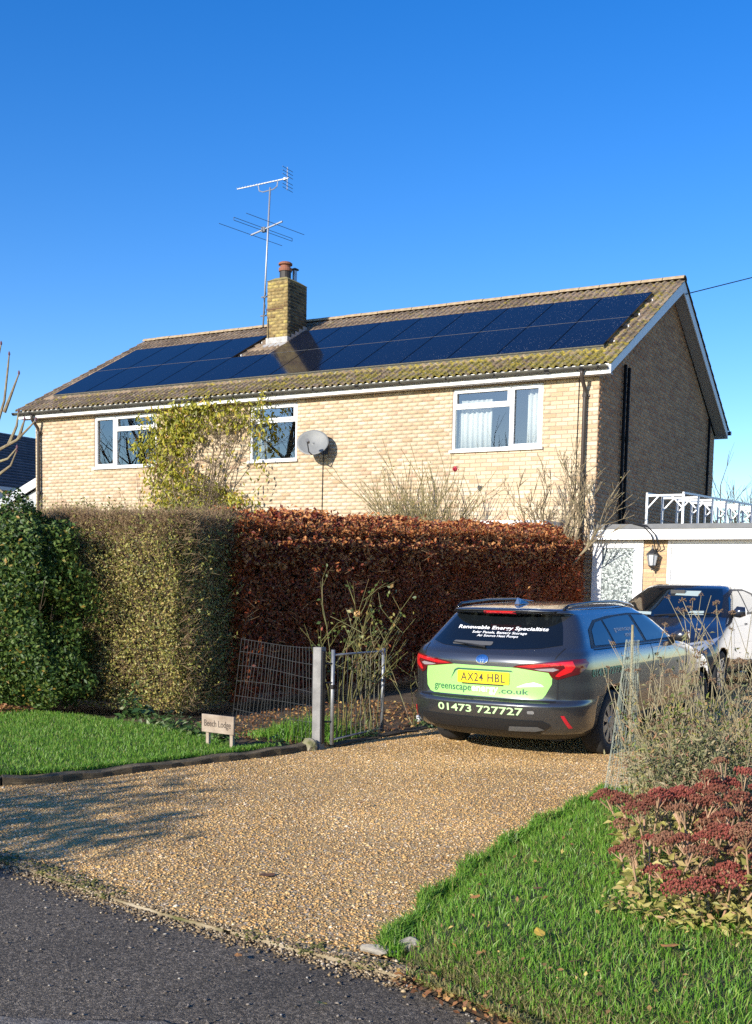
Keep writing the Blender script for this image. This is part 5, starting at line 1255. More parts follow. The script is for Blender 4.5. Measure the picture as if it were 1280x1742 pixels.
bare_tree((-29.5, -23.0, 0), 14, 'tall bare tree far along the lane mirrored in the left window', 4, 3)
bare_tree((-22.0, -21.5, 0), 13, 'bare tree across the lane mirrored in the middle window', 4, 8)
bare_tree((-2.5, 25.0, .2), 6.8, 'far bare tree behind the garage roof frame', 3, 15)
bare_tree((-1.2, 24.0, .2), 6.2, 'far bare tree at the right edge behind the garage', 3, 16)
bare_tree((-14.5, -27.0, 0), 9, 'smaller bare tree further back across the lane', 3, 12)
bush = thing('roadside_bush', 'dense evergreen bush across the lane that shades the drive mouth', 'bush', (-.35, -20.8, 0))
P, U = blob_points(7500, (-.35, -20.8, 1.25), 1.85, (1.0, .75, .86), lumps=6); kq = P[:, 2] > .05
o = obj('foliage', leaf_mesh('bush_foliage', P[kq], U[kq] + rng.normal(0, .6, (kq.sum(), 3)), rng.uniform(.07, .13, kq.sum()), m_laurel, aspect=.55), bush); o['kind'] = 'stuff'
mb = MB()
for k in range(6):
    tips = []; grow(mb, tips, (-.35 + random.uniform(-.4, .4), -20.8, 0), (random.uniform(-.4, .4), random.uniform(-.3, .3), 1), .8, .05, 2, spread=.6)
mb.build('stems', MATS['bark_brown'], bush)
# ------------------------------------------------------------------ mesh fence, gate, sign
m_galv = mat('galvanised', (.30, .31, .32), rough=.5, metal=.6, noise=(12, .2)); m_wire = mat('wire_grey', (.075, .078, .078), rough=.6, metal=.4)
fen = thing('mesh_fence', 'leaning welded wire mesh fence panel before the hedge', 'fence', (.2, -10.2, 0))
fa_, fb__ = Vector((-.66, -9.80, 0)), Vector((.97, -10.62, 0)); dv = (fb__ - fa_); nl = Vector((-dv.y, dv.x, 0)).normalized()
nvw = 25
for i in range(nvw):
    t_ = i / (nvw - 1); q = fa_ + dv * t_; lean = (1 - t_) * .22; top = q + dv.normalized() * lean + Vector((0, 0, .96 - .03 * math.sin(t_ * 3))) + nl * (.03 * math.sin(t_ * 5)); mid = q.lerp(top, .5) + nl * .015 * math.sin(i)
    mb = MB(); mb.tube([q, mid, top], .0032, n=4); mb.build('vertical_wire', m_wire, fen)
for j in range(7):
    z = .06 + j * .148; pts = []
    for i in range(12):
        t_ = i / 11; q = fa_ + dv * t_ + dv.normalized() * ((1 - t_) * .22 * z / .96) + nl * (.03 * math.sin(t_ * 5) * z / .96 - .003); pts.append(q + Vector((0, 0, z - .02 * math.sin(t_ * 3 + j))))
    mb = MB(); mb.tube(pts, .0026, n=4); mb.build('horizontal_wire', m_wire, fen)
gp = thing('gate_post', 'weathered grey square gate post at the drive edge', 'post', (1.03, -10.70, 0))
mb = MB(); mb.box(.985, 1.075, -10.75, -10.66, -.05, .955); mb.build('shaft', mat('grey_timber', ramp=[(.3, (.17, .165, .155)), (.6, (.26, .25, .235)), (.8, (.33, .32, .30))], scale=7, rough=.85, bump=.5, bump_scale=40), gp, bevel=.006)
mb = MB(); mb.box(1.0755, 1.084, -10.73, -10.68, .05, .92); mb.build('gap_shade', m_black, gp)  # black strip painting the dark gap between post and gate stile
for z in (.25, .62, .80):
    mb = MB(); mb.tube([(1.08, -10.67, z), (1.10, -10.64, z), (1.115, -10.61, z)], .010, n=6); mb.build('hinge_pin', m_black, gp)
m_barg = mat('rusty_bar', (.15, .14, .10), rough=.7, metal=.3, noise=(15, .3))
gt = thing('metal_gate', 'open galvanised gate with thin upright bars behind the post', 'gate', (1.05, -10.0, 0))
g0, g1 = Vector((1.115, -10.60, 0)), Vector((1.00, -9.42, 0))
for q, zt in ((g0, .93), (g1, .90)):
    mb = MB(); mb.tube([q + Vector((0, 0, .03)), q + Vector((0, 0, zt))], .019, n=10); mb.build('stile', m_galv, gt, smooth=True)
for z in (.075, .88):
    mb = MB(); mb.tube([g0 + Vector((0, 0, z)), g1 + Vector((0, 0, z - .01))], .011, n=8); mb.build('rail', m_galv, gt, smooth=True)
for i in range(1, 11):
    q = g0.lerp(g1, i / 11); mb = MB(); mb.tube([q + Vector((0, 0, .075)), q + Vector((0, 0, .88))], .0048, n=6); mb.build('bar', m_barg, gt)
mb = MB(); mb.box(1.098, 1.135, -10.625, -10.575, .56, .60); mb.build('latch', m_black, gt)
# stone block at the foot of the post
def rock(name, c, s, m, label, cat='stone', group=None, seed=1):
    r = np.random.default_rng(seed); bm = bmesh.new(); bmesh.ops.create_icosphere(bm, subdivisions=2, radius=1)
    for v in bm.verts:
        k = 1 + .18 * math.sin(v.co.x * 3 + seed) * math.sin(v.co.y * 4 + seed) + r.uniform(-.07, .07); v.co = Vector((v.co.x * s[0] * k, v.co.y * s[1] * k, v.co.z * s[2] * k)) + Vector(c)
    me = bpy.data.meshes.new(name); bm.to_mesh(me); bm.free(); me.materials.append(m); o = obj(name, me); setp(o, label, cat, group); return o
m_rock = mat('mossy_rock', ramp=[(.3, (.14, .14, .05)), (.5, (.26, .23, .15)), (.75, (.36, .33, .26))], scale=12, rough=.95, bump=.6)
rock('stone', (1.02, -10.84, .035), (.075, .06, .075), m_rock, 'small mossy stone at the foot of the gate post', seed=3)
m_wst = mat('pale_rock', (.30, .27, .22), rough=.9, noise=(14, .2), bump=.5)
rock('stone', (4.60, -15.60, .02), (.05, .04, .035), m_wst, 'white rounded stone where the verge meets the kerb', seed=4)
rock('stone', (4.50, -15.70, .012), (.085, .035, .02), m_wst, 'flat pale broken stone lying on the kerb end', seed=6)
rock('stone', (4.66, -15.50, .015), (.03, .03, .022), m_rock, 'small grey stone beside the white rounded one', seed=8)
# name sign
sg = thing('name_sign', 'small wooden house name sign on two legs', 'sign', (.49, -11.52, 0), rotz=0)
sd = Vector((math.cos(R(-7)), math.sin(R(-7)), 0)); sc = Vector((.475, -11.52, 0)); sn = Vector((sd.y, -sd.x, 0))
m_sw = mat('weathered_oak', ramp=[(.3, (.24, .18, .13)), (.55, (.36, .29, .22)), (.8, (.44, .37, .29))], scale=6, rough=.85, bump=.5, bump_scale=60)
def obox(c, ax, hx, hy, hz):
    ay = Vector((-ax.y, ax.x, 0)); az = Vector((0, 0, 1)); vs_ = [c + ax * (sx * hx) + ay * (sy * hy) + az * (sz * hz) for sz in (-1, 1) for sy in (-1, 1) for sx in (-1, 1)]
    return vs_, [(0,2,3,1),(4,5,7,6),(0,1,5,4),(1,3,7,5),(3,2,6,7),(2,0,4,6)]
mb = MB(); mb.add(*obox(sc + Vector((0, 0, .26)), sd, .20, .011, .082)); mb.build('board', m_sw, sg, bevel=.004)
for s in (-1, 1):
    mb = MB(); mb.add(*obox(sc + sd * (.15 * s) - sn * .026 + Vector((0, 0, .075)), sd, .018, .014, .14)); mb.build('leg', m_sw, sg, bevel=.003)
def text_mesh(s, size, name, extrude=0.0, bold=0.0, spacing=1.0, align='CENTER'):
    cu = bpy.data.curves.new(name, 'FONT'); cu.body = s; cu.size = size; cu.align_x = align; cu.align_y = 'CENTER'; cu.offset = bold; cu.space_character = spacing; cu.resolution_u = 3; cu.extrude = extrude
    o = bpy.data.objects.new(name, cu); col.objects.link(o); dg = bpy.context.evaluated_depsgraph_get(); me = bpy.data.meshes.new_from_object(o.evaluated_get(dg)); bpy.data.objects.remove(o); return me
tm = text_mesh('Beech Lodge', .085, 'lettering', extrude=.0015); tm.materials.append(mat('sign_ink', (.07, .055, .045), rough=.9))
w = Matrix((( sd.x, 0, sn.x, 0), (sd.y, 0, sn.y, 0), (0, 1, 0, 0), (0, 0, 0, 1))); w.translation = sc + sn * .0125 + Vector((0, 0, .26))
xs = [v.co.x for v in tm.vertices]; kx_ = .33 / (max(xs) - min(xs))
for v in tm.vertices: v.co.x *= kx_
obj('lettering', tm, sg, w)
# white pipe by the hedge foot
mb = MB(); pts = [Vector((.80, -8.25, .05)).lerp(Vector((1.50, -7.45, .06)), i / 40) for i in range(41)]
mb.tube(pts, [.045 if i % 2 else .036 for i in range(41)], n=10); o = mb.build('drain_pipe', mat('pale_pipe', (.55, .55, .54), rough=.5), smooth=True); setp(o, 'pale ribbed drain pipe lying on the ground by the hedge foot', 'pipe')
# dark soil hole in the bed behind the sign; black colour gives its shade
mb = MB(); mb.lathe([(.16, 0), (.15, .02), (.12, -.02), (.10, -.10)], (.62, -11.0, .02), 14); o = mb.build('soil_hole', mat('hole_dark', (.012, .012, .013), rough=.6)); setp(o, 'dark hole in the soil right of the name sign', 'hole')

# ------------------------------------------------------------------ roses by the gate
random.seed(11)
m_rgreen = mat('rose_cane', ramp=[(.3, (.08, .085, .025)), (.55, (.15, .14, .045)), (.75, (.20, .08, .045))], scale=5, rough=.6)
def cane_rose(base, canes, label, seed, leaf_n=60, H=(1.0, 1.7), fan=.5):
    random.seed(seed); t = thing('rose_bush', label, 'rose', base, group='pruned roses by the gate'); tips = []
    for k in range(canes):
        a = random.uniform(-1, 1); h_ = random.uniform(*H); mb = MB(); pts = [Vector(base) + Vector((a * .12, random.uniform(-.12, .12), 0))]
        d = Vector((a * fan + .1, random.uniform(-.3, .3), 1)).normalized()
        for j in range(7):
            d = (d + Vector((random.uniform(-.15, .2), random.uniform(-.15, .15), random.uniform(-.1, .12)))).normalized(); pts.append(pts[-1] + d * h_ / 7)
        mb.tube(pts, [.0068 - .0007 * j for j in range(8)], n=6, cap=False)
        for j in (3, 4, 5, 6):
            if random.random() < .8: grow(mb, tips, pts[j], (random.uniform(-1, 1), random.uniform(-.6, .6), random.uniform(.2, 1)), random.uniform(.15, .4), .005, 1, spread=.7, kids=(1, 2), seg=3)
        tips.append((pts[-1], d)); mb.build('cane', m_rgreen, t)
    ii = rng.integers(0, len(tips), leaf_n); P = np.array([tuple(tips[i][0]) for i in ii]) + rng.normal(0, .03, (leaf_n, 3)); m_rl = mat('rose_leaf', ramp=[(0, (.05, .09, .02)), (.6, (.14, .18, .04)), (.85, (.28, .24, .06)), (1, (.32, .08, .04))], attr=True, rough=.5, transl=.3)
    o = obj('leaves', leaf_mesh('leaves', P, rng.normal(size=(leaf_n, 3)), rng.uniform(.03, .06, leaf_n), m_rl, aspect=.6), t); o['kind'] = 'stuff'
    return tips
cane_rose((.78, -9.85, 0), 9, 'tall rose canes growing behind the metal gate', 4, 120, (1.1, 1.75), .35)
cane_rose((.85, -9.3, 0), 7, 'arching rose canes between the gate and the grey estate car', 9, 110, (.9, 1.5), .7)
cane_rose((.98, -8.55, 0), 4, 'straggling rose shoots beside the rear of the grey estate car', 14, 40, (.6, 1.1), .9)
tp = cane_rose((.93, -10.35, 0), 2, 'slender rose stem with one peach bud behind the gate post', 17, 34, (1.2, 1.35), .12)
q = max(tp, key=lambda a: a[0].z)[0]; P, U = blob_points(30, tuple(q), .028); bl = thing('rose_bud', 'peach rose bud above the gate post', 'flower', tuple(q)); obj('petals', leaf_mesh('petals', P, U, .04, mat('peach_petal', (.62, .38, .16), rough=.6), aspect=.8), bl)
mb = MB(); mb.tube([q - Vector((0, 0, .06)), q - Vector((0, 0, .01))], .004, n=5); mb.build('stalk', m_rgreen, bl)

# ------------------------------------------------------------------ fallen leaves (countable ones)
m_leafs = [mat('fallen_yellow', (.55, .36, .05), rough=.6), mat('fallen_brown', (.20, .09, .035), rough=.7), mat('fallen_orange', (.45, .20, .05), rough=.6)]
def big_leaf(m):
    mb = MB(); pr = [(0, -.5), (.22, -.3), (.34, 0), (.24, .28), (0, .5), (-.24, .28), (-.34, 0), (-.22, -.3)]
    mb.v = [(0, 0, .03)] + [(x, y, .10 * abs(x) + (.08 if abs(y) > .4 else 0)) for x, y in pr]; mb.f = [(0, i + 1, (i + 1) % 8 + 1) for i in range(8)]
    return mb.mesh('fallen_leaf', m, recalc=False)
lms = [big_leaf(m) for m in m_leafs]
FL = [(3.42, -14.95, 0, 1, .11, 'dark brown curled leaf on the gravel near the middle of the drive'), (5.10, -15.42, .10, 0, .07, 'yellow leaf on the verge grass close to the tarmac'), (5.62, -15.36, .12, 2, .09, 'russet leaf standing in the verge grass below the sedum'),
      (4.62, -15.0, .08, 2, .06, 'orange brown leaf on the verge near the gravel'), (5.95, -15.16, .11, 0, .07, 'bright yellow leaf low on the verge at the frame edge'), (5.90, -14.98, .11, 2, .05, 'small orange leaf in the grass below the sedum clumps'),
      (4.82, -14.72, .09, 1, .06, 'brown leaf on the grass half way up the verge'), (5.33, -15.62, .08, 1, .07, 'dark brown leaf in the dry grass by the road'), (4.05, -16.05, -.01, 2, .05, 'tiny orange leaf on the tarmac near the kerb'),
      (4.62, -16.32, -.01, 0, .05, 'ochre leaf lying on the dark tarmac'), (2.85, -13.0, .02, 1, .05, 'small brown leaf on the gravel below the gate'), (4.02, -14.35, .02, 1, .07, 'dark leaf on the gravel near the verge')]
for x, y, z, k, s, lab in FL:
    o = bpy.data.objects.new('fallen_leaf', lms[k]); link(o, None, Matrix.Translation((x, y, z + .012)) @ Matrix.Rotation(random.uniform(0, 6.28), 4, 'Z') @ Matrix.Rotation(random.uniform(-.4, .4), 4, 'X') @ Matrix.Diagonal((s, s, s, 1))); setp(o, lab, 'leaf', 'single fallen leaves')
# leaf crumbs where the verge meets the road
x = rng.uniform(4.7, 7.0, 900); y = np.interp(x, [q[0] for q in ROAD_EDGE], [q[1] for q in ROAD_EDGE]) + rng.normal(.02, .06, 900); P = np.column_stack([x, y, rng.uniform(-.01, .03, 900)])
o = obj('verge_litter', leaf_mesh('verge_litter', P, np.tile([0, 0, 1.0], (900, 1)) + rng.normal(0, .5, (900, 3)), rng.uniform(.012, .035, 900), m_litter, aspect=.6)); setp(o, 'brown leaf crumbs along the edge of the tarmac', 'leaves', kind='stuff')

# ------------------------------------------------------------------ sedum border at the right
m_sed = [mat('sedum_a', ramp=[(.3, (.11, .030, .018)), (.6, (.21, .066, .036)), (.8, (.30, .14, .07))], scale=30, rough=.9, bump=1, bump_scale=80), mat('sedum_b', ramp=[(.3, (.16, .030, .022)), (.6, (.27, .065, .042)), (.8, (.35, .14, .085))], scale=30, rough=.9, bump=1, bump_scale=80), mat('sedum_c', ramp=[(.3, (.15, .06, .03)), (.6, (.24, .11, .06)), (.8, (.32, .18, .10))], scale=30, rough=.9, bump=1, bump_scale=80)]
m_sleaf = mat('sedum_leaf', ramp=[(0, (.20, .20, .05)), (.5, (.42, .38, .10)), (.8, (.52, .44, .16)), (1, (.36, .20, .10))], attr=True, rough=.5, transl=.3)
m_sstem = mat('sedum_stem', ramp=[(.3, (.30, .20, .10)), (.6, (.42, .26, .16)), (.8, (.36, .12, .12))], scale=7, rough=.7)
def sedum_head(mb, c, r, nrm):
    """a flat-domed head made of many small floret beads"""
    s = nrm.cross(Vector((1, .3, 0))).normalized(); t = nrm.cross(s); n = int(95 * (r / .07) ** 1.5)
    for i in range(n):
        a = i * 2.39996; q = math.sqrt((i + .5) / n); p = c + (s * math.cos(a) + t * math.sin(a)) * (r * q) * random.uniform(.82, 1.08) + nrm * (.42 * r * (1 - q * q) + random.uniform(-.010, .008)); k = random.uniform(.0045, .0085) * (r / .07) ** .4
        b = len(mb.v); e1, e2, e3 = s * k, t * k, nrm * k * 1.1
        mb.v += [tuple(p + e1), tuple(p + e2), tuple(p - e1), tuple(p - e2), tuple(p + e3), tuple(p - e3 * 1.6)]
        mb.f += [(b + i0, b + i1, b + i2) for i0, i1, i2 in ((0,1,4),(1,2,4),(2,3,4),(3,0,4),(1,0,5),(2,1,5),(3,2,5),(0,3,5))]
SED = [(5.17, -13.85, .44, 15, 'sedum clump nearest the drive with dark red flower heads', 0), (5.38, -13.60, .50, 14, 'rear sedum clump with crimson heads behind the nearest clump', 1), (5.66, -13.70, .55, 12, 'tall sedum clump with rust red heads at the frame edge', 0),
       (5.52, -14.15, .42, 14, 'middle sedum clump with pale yellow leaves and dull red heads', 2), (5.78, -14.30, .40, 13, 'sedum clump at the right frame edge above the yellow leaves', 0), (5.62, -14.52, .30, 12, 'low sedum clump spilling forward towards the verge below the middle clump', 1), (5.92, -14.50, .33, 12, 'low front sedum clump cut by the right frame edge', 2), (5.32, -14.40, .28, 8, 'short front sedum clump with brown heads on the grass edge', 2)]
for si, (x, y, H, nst, lab, mi) in enumerate(SED):
    y -= .14
    random.seed(100 + si); t = thing('sedum_plant', lab, 'plant', (x, y, .05), group='sedum clumps in the border'); LP, LD = [], []
    for k in range(max(6, int(nst * .95))):
        a = k * 2.4 + random.uniform(-.4, .4); rr = .05 + .2 * math.sqrt(random.random()); base = Vector((x + rr * .5 * math.cos(a), y + rr * .5 * math.sin(a), .05)); h_ = H * random.uniform(.55, 1.1)
        tip = Vector((x + rr * 1.25 * math.cos(a), y + rr * 1.25 * math.sin(a), .05 + h_)); mid = base.lerp(tip, .5) + Vector((random.uniform(-.02, .02), random.uniform(-.02, .02), 0))
        mb = MB(); mb.tube([base, mid, tip], [.007, .006, .004], n=5, cap=False)
        nrm = Vector((math.cos(a) * .25, math.sin(a) * .25, 1)).normalized(); R_ = random.uniform(.045, .080)
        for j in range(5):
            aa = random.uniform(0, 6.28); mb.tube([mid.lerp(tip, .6), tip + Vector((math.cos(aa) * R_ * .7, math.sin(aa) * R_ * .7, -.005))], .0025, n=4, cap=False)
        mb.build('stem', m_sstem, t)
        hb = MB(); sedum_head(hb, tip, R_, nrm); o = obj('flower_head', hb.mesh('flower_head', m_sed[(mi + random.choice((0, 0, 1, 2))) % 3], recalc=False), t)
        for j in range(16):
            t_ = random.uniform(.08, .8); q = base.lerp(tip, t_); aa = random.uniform(0, 6.28); LD.append((math.cos(aa), math.sin(aa), random.uniform(-.5, .5))); LP.append((q.x + .035 * math.cos(aa), q.y + .035 * math.sin(aa), q.z))
    LP, LD = np.array(LP), np.array(LD); o = obj('leaves', leaf_mesh('leaves', LP, np.cross(LD, rng.normal(size=LD.shape)) + np.array([[0, 0, .6]]), rng.uniform(.035, .07, len(LP)), m_sleaf, aspect=.5, long_dir=LD, curl=.2), t); o['kind'] = 'stuff'
# yellow basal leaves in front
P = np.column_stack([rng.uniform(5.2, 6.2, 520), rng.normal(-14.82, .10, 520), rng.uniform(.05, .22, 520)]); D = np.column_stack([rng.normal(0, 1, (520, 2)), rng.uniform(-.6, .5, 520)])
o = obj('basal_leaves', leaf_mesh('basal_leaves', P, rng.normal(size=(520, 3)) + np.array([[0, -.5, .8]]), rng.uniform(.03, .065, 520), m_sleaf, aspect=.42, long_dir=D, curl=.2)); setp(o, 'yellowing fleshy leaves spilling on to the verge below the sedum', 'leaves', kind='stuff')

# ------------------------------------------------------------------ dried flower border
m_dry = mat('dry_stem', ramp=[(.3, (.20, .17, .09)), (.55, (.33, .28, .16)), (.8, (.42, .37, .25))], scale=6, rough=.9)
m_dryleaf = mat('dry_leaf', ramp=[(0, (.10, .12, .05)), (.35, (.20, .21, .09)), (.7, (.33, .29, .15)), (.9, (.40, .33, .20)), (1, (.38, .18, .12))], attr=True, rough=.8, transl=.25)
m_seed = mat('seed_head', ramp=[(.3, (.13, .08, .045)), (.7, (.26, .17, .10))], scale=40, rough=1)
def dry_clump(x, y, H, n, label, seed, heads=.5, lean=.3, leaves=350, lm=None):
    random.seed(seed); t = thing('dried_plant', label, 'plant', (x, y, .05), group='dried plants in the border'); LP = []; heads_ = []; mb = MB()
    for k in range(n):
        a = random.uniform(0, 6.283); rr = random.uniform(0, .22); base = Vector((x + rr * math.cos(a), y + rr * math.sin(a), .05)); h_ = H * random.uniform(.5, 1.05); d = Vector((random.uniform(-lean, lean), random.uniform(-lean, lean), 1)).normalized(); pts = [base]
        for j in range(5):
            d = (d + Vector((random.uniform(-.14, .14), random.uniform(-.14, .14), .02))).normalized(); pts.append(pts[-1] + d * h_ / 5)
        mb.tube(pts, [.0042 - .0005 * j for j in range(6)], n=4, cap=False); ends = [pts[-1]]
        for j in (2, 3, 4):
            if random.random() < .75:
                dd = (d + Vector((random.uniform(-.9, .9), random.uniform(-.9, .9), random.uniform(-.1, .6)))).normalized(); e = pts[j] + dd * random.uniform(.1, .28) * H; mb.tube([pts[j], pts[j].lerp(e, .5) + Vector((0, 0, .01)), e], .0018, n=4, cap=False); ends.append(e)
        for e in ends:
            if random.random() < heads:
                hb = MB(); heads_.append(hb); sedum_head(hb, e, random.uniform(.016, .028), Vector((random.uniform(-.5, .5), random.uniform(-.5, .5), 1)).normalized())
        for j in range(leaves // n):
            q = pts[random.randint(0, 4)]; LP.append((q.x + random.gauss(0, .05), q.y + random.gauss(0, .05), max(.07, q.z + random.gauss(0, .07))))
    mb.build('stems', m_dry, t)
    for hb in heads_: obj('seed_head', hb.mesh('seed_head', m_seed, recalc=False), t)
    LP = np.array(LP); o = obj('leaves', leaf_mesh('leaves', LP, rng.normal(size=LP.shape), rng.uniform(.02, .055, len(LP)), lm or m_dryleaf, aspect=.28, fold=.6, long_dir=rng.normal(size=LP.shape) + np.array([[0, 0, .6]])), t); o['kind'] = 'stuff'
m_mixleaf = mat('mixed_fading_leaf', ramp=[(0, (.10, .13, .03)), (.3, (.24, .25, .06)), (.55, (.40, .36, .12)), (.8, (.36, .22, .10)), (1, (.45, .20, .12))], attr=True, rough=.7, transl=.3)
m_greenleaf = mat('late_green_leaf', ramp=[(0, (.07, .11, .02)), (.5, (.17, .22, .04)), (.8, (.34, .31, .07)), (1, (.42, .25, .12))], attr=True, rough=.6, transl=.3)
for i, (x, y, H, n, lab, hd, ln, lv, lm) in enumerate([
    (4.52, -11.85, 1.20, 12, 'tall dried stems tied to the netting stake at the bed corner', .4, .16, 260, None),
    (4.84, -12.1, 1.48, 17, 'tallest dried stems with round seed heads in front of the parked cars', .75, .30, 420, None),
    (5.16, -12.2, 1.5, 20, 'dried branching stems with brown seed heads at the right frame edge', .7, .32, 520, None),
    (4.80, -12.35, .90, 28, 'bushy straw coloured plant behind the sedum', .25, .35, 1500, m_mixleaf),
    (5.00, -12.65, .95, 26, 'half green fading plant behind the crimson sedum', .3, .3, 1700, m_greenleaf),
    (5.35, -12.75, 1.05, 26, 'fading green shrubby plant at the right frame edge', .4, .3, 1700, m_greenleaf),
    (5.25, -13.15, .72, 26, 'dense dry straw clump just behind the tall sedum', .2, .35, 11100, None),
    (4.98, -13.05, .55, 22, 'low dry grassy clump beside the verge', .1, .4, 1100, m_mixleaf),
    (4.62, -12.1, .62, 20, 'low straw clump at the foot of the netting', .1, .35, 900, None),
    (5.50, -12.2, 1.25, 12, 'dried stems with reddish leaves beyond the fading shrub', .5, .3, 420, None)]):
    dry_clump(x, y, H, n, lab, 300 + i, hd, ln, lv, lm)
P = np.column_stack([rng.uniform(4.5, 5.9, 7000), rng.uniform(-13.3, -11.6, 7000), np.full(7000, .03)]); P = P[P[:, 0] > 4.5 + .28 * (-12.0 - P[:, 1])]
o = obj('dry_grass', blades_mesh('dry_grass', P, rng.uniform(.10, .32, len(P)), .0026, mat('border_grass', ramp=[(0, (.08, .11, .03)), (.4, (.19, .19, .07)), (.8, (.36, .31, .16)), (1, (.42, .36, .24))], attr=True, rough=.7, transl=.25), lean=.5)); setp(o, 'tangled dry grass filling the flower border', 'grass', kind='stuff')
# netting round a stake
nt_ = thing('plastic_netting', 'grey green plastic netting wrapped round a stake at the bed corner', 'netting', (4.27, -11.5, .05))
m_net = mat('net_green', (.22, .25, .20), rough=.6); mb = MB()
for k in range(26):
    pts = []
    for j in range(13):
        z = .03 + j * .095; r_ = .135 - .085 * (j / 12) ** .8; a = k * 2 * math.pi / 26 + .10 * math.sin(j * .7 + k) ; pts.append((4.215 + r_ * math.cos(a) * .95 + .04 * j / 12, -11.5 + r_ * math.sin(a) * .9, z))
    mb.tube(pts, .0013, n=3, cap=False)
for j in range(34):
    z = .05 + j * .033; jj = (z - .03) / .095; r_ = .135 - .085 * (jj / 12) ** .8; mb.tube([(4.215 + r_ * math.cos(a) * .95 + .04 * jj / 12, -11.5 + r_ * math.sin(a) * .9, z + .02 * math.sin(3 * a + j)) for a in np.linspace(0, 6.283, 15)], .0014, n=3, cap=False)
o = mb.build('net', m_net, nt_); o['kind'] = 'stuff'
mb = MB(); mb.tube([(4.30, -11.55, 0), (4.27, -11.53, .6), (4.25, -11.5, 1.28)], [.014, .012, .009], n=7); mb.build('stake', m_dry, nt_)
for k, (x, y) in enumerate(((4.60, -11.35), (4.70, -11.3), (4.80, -11.22))):
    mb = MB(); mb.tube([(x, y, 0), (x + .03, y, .75)], .006, n=5); o = mb.build('metal_rod', m_wire); setp(o, ['thin dark rod nearest the netting in the bed', 'thin dark middle rod standing in the bed', 'thin dark rod furthest from the netting in the bed'][k], 'rod', 'thin rods in the bed')

P = np.column_stack([rng.uniform(-1.2, 1.07, 3600), rng.uniform(-10.6, -6.8, 3600), np.zeros(3600)]); P[:, 2] = gz(P[:, 1]) - .02 + rng.uniform(0, .03, len(P))
o = obj('bed_litter', leaf_mesh('bed_litter', P, np.tile([0, 0, 1.0], (len(P), 1)) + rng.normal(0, .45, (len(P), 3)), rng.uniform(.025, .055, len(P)), m_litter, aspect=.6)); setp(o, 'fallen copper leaves on the bed between hedge and gate', 'leaves', kind='stuff')
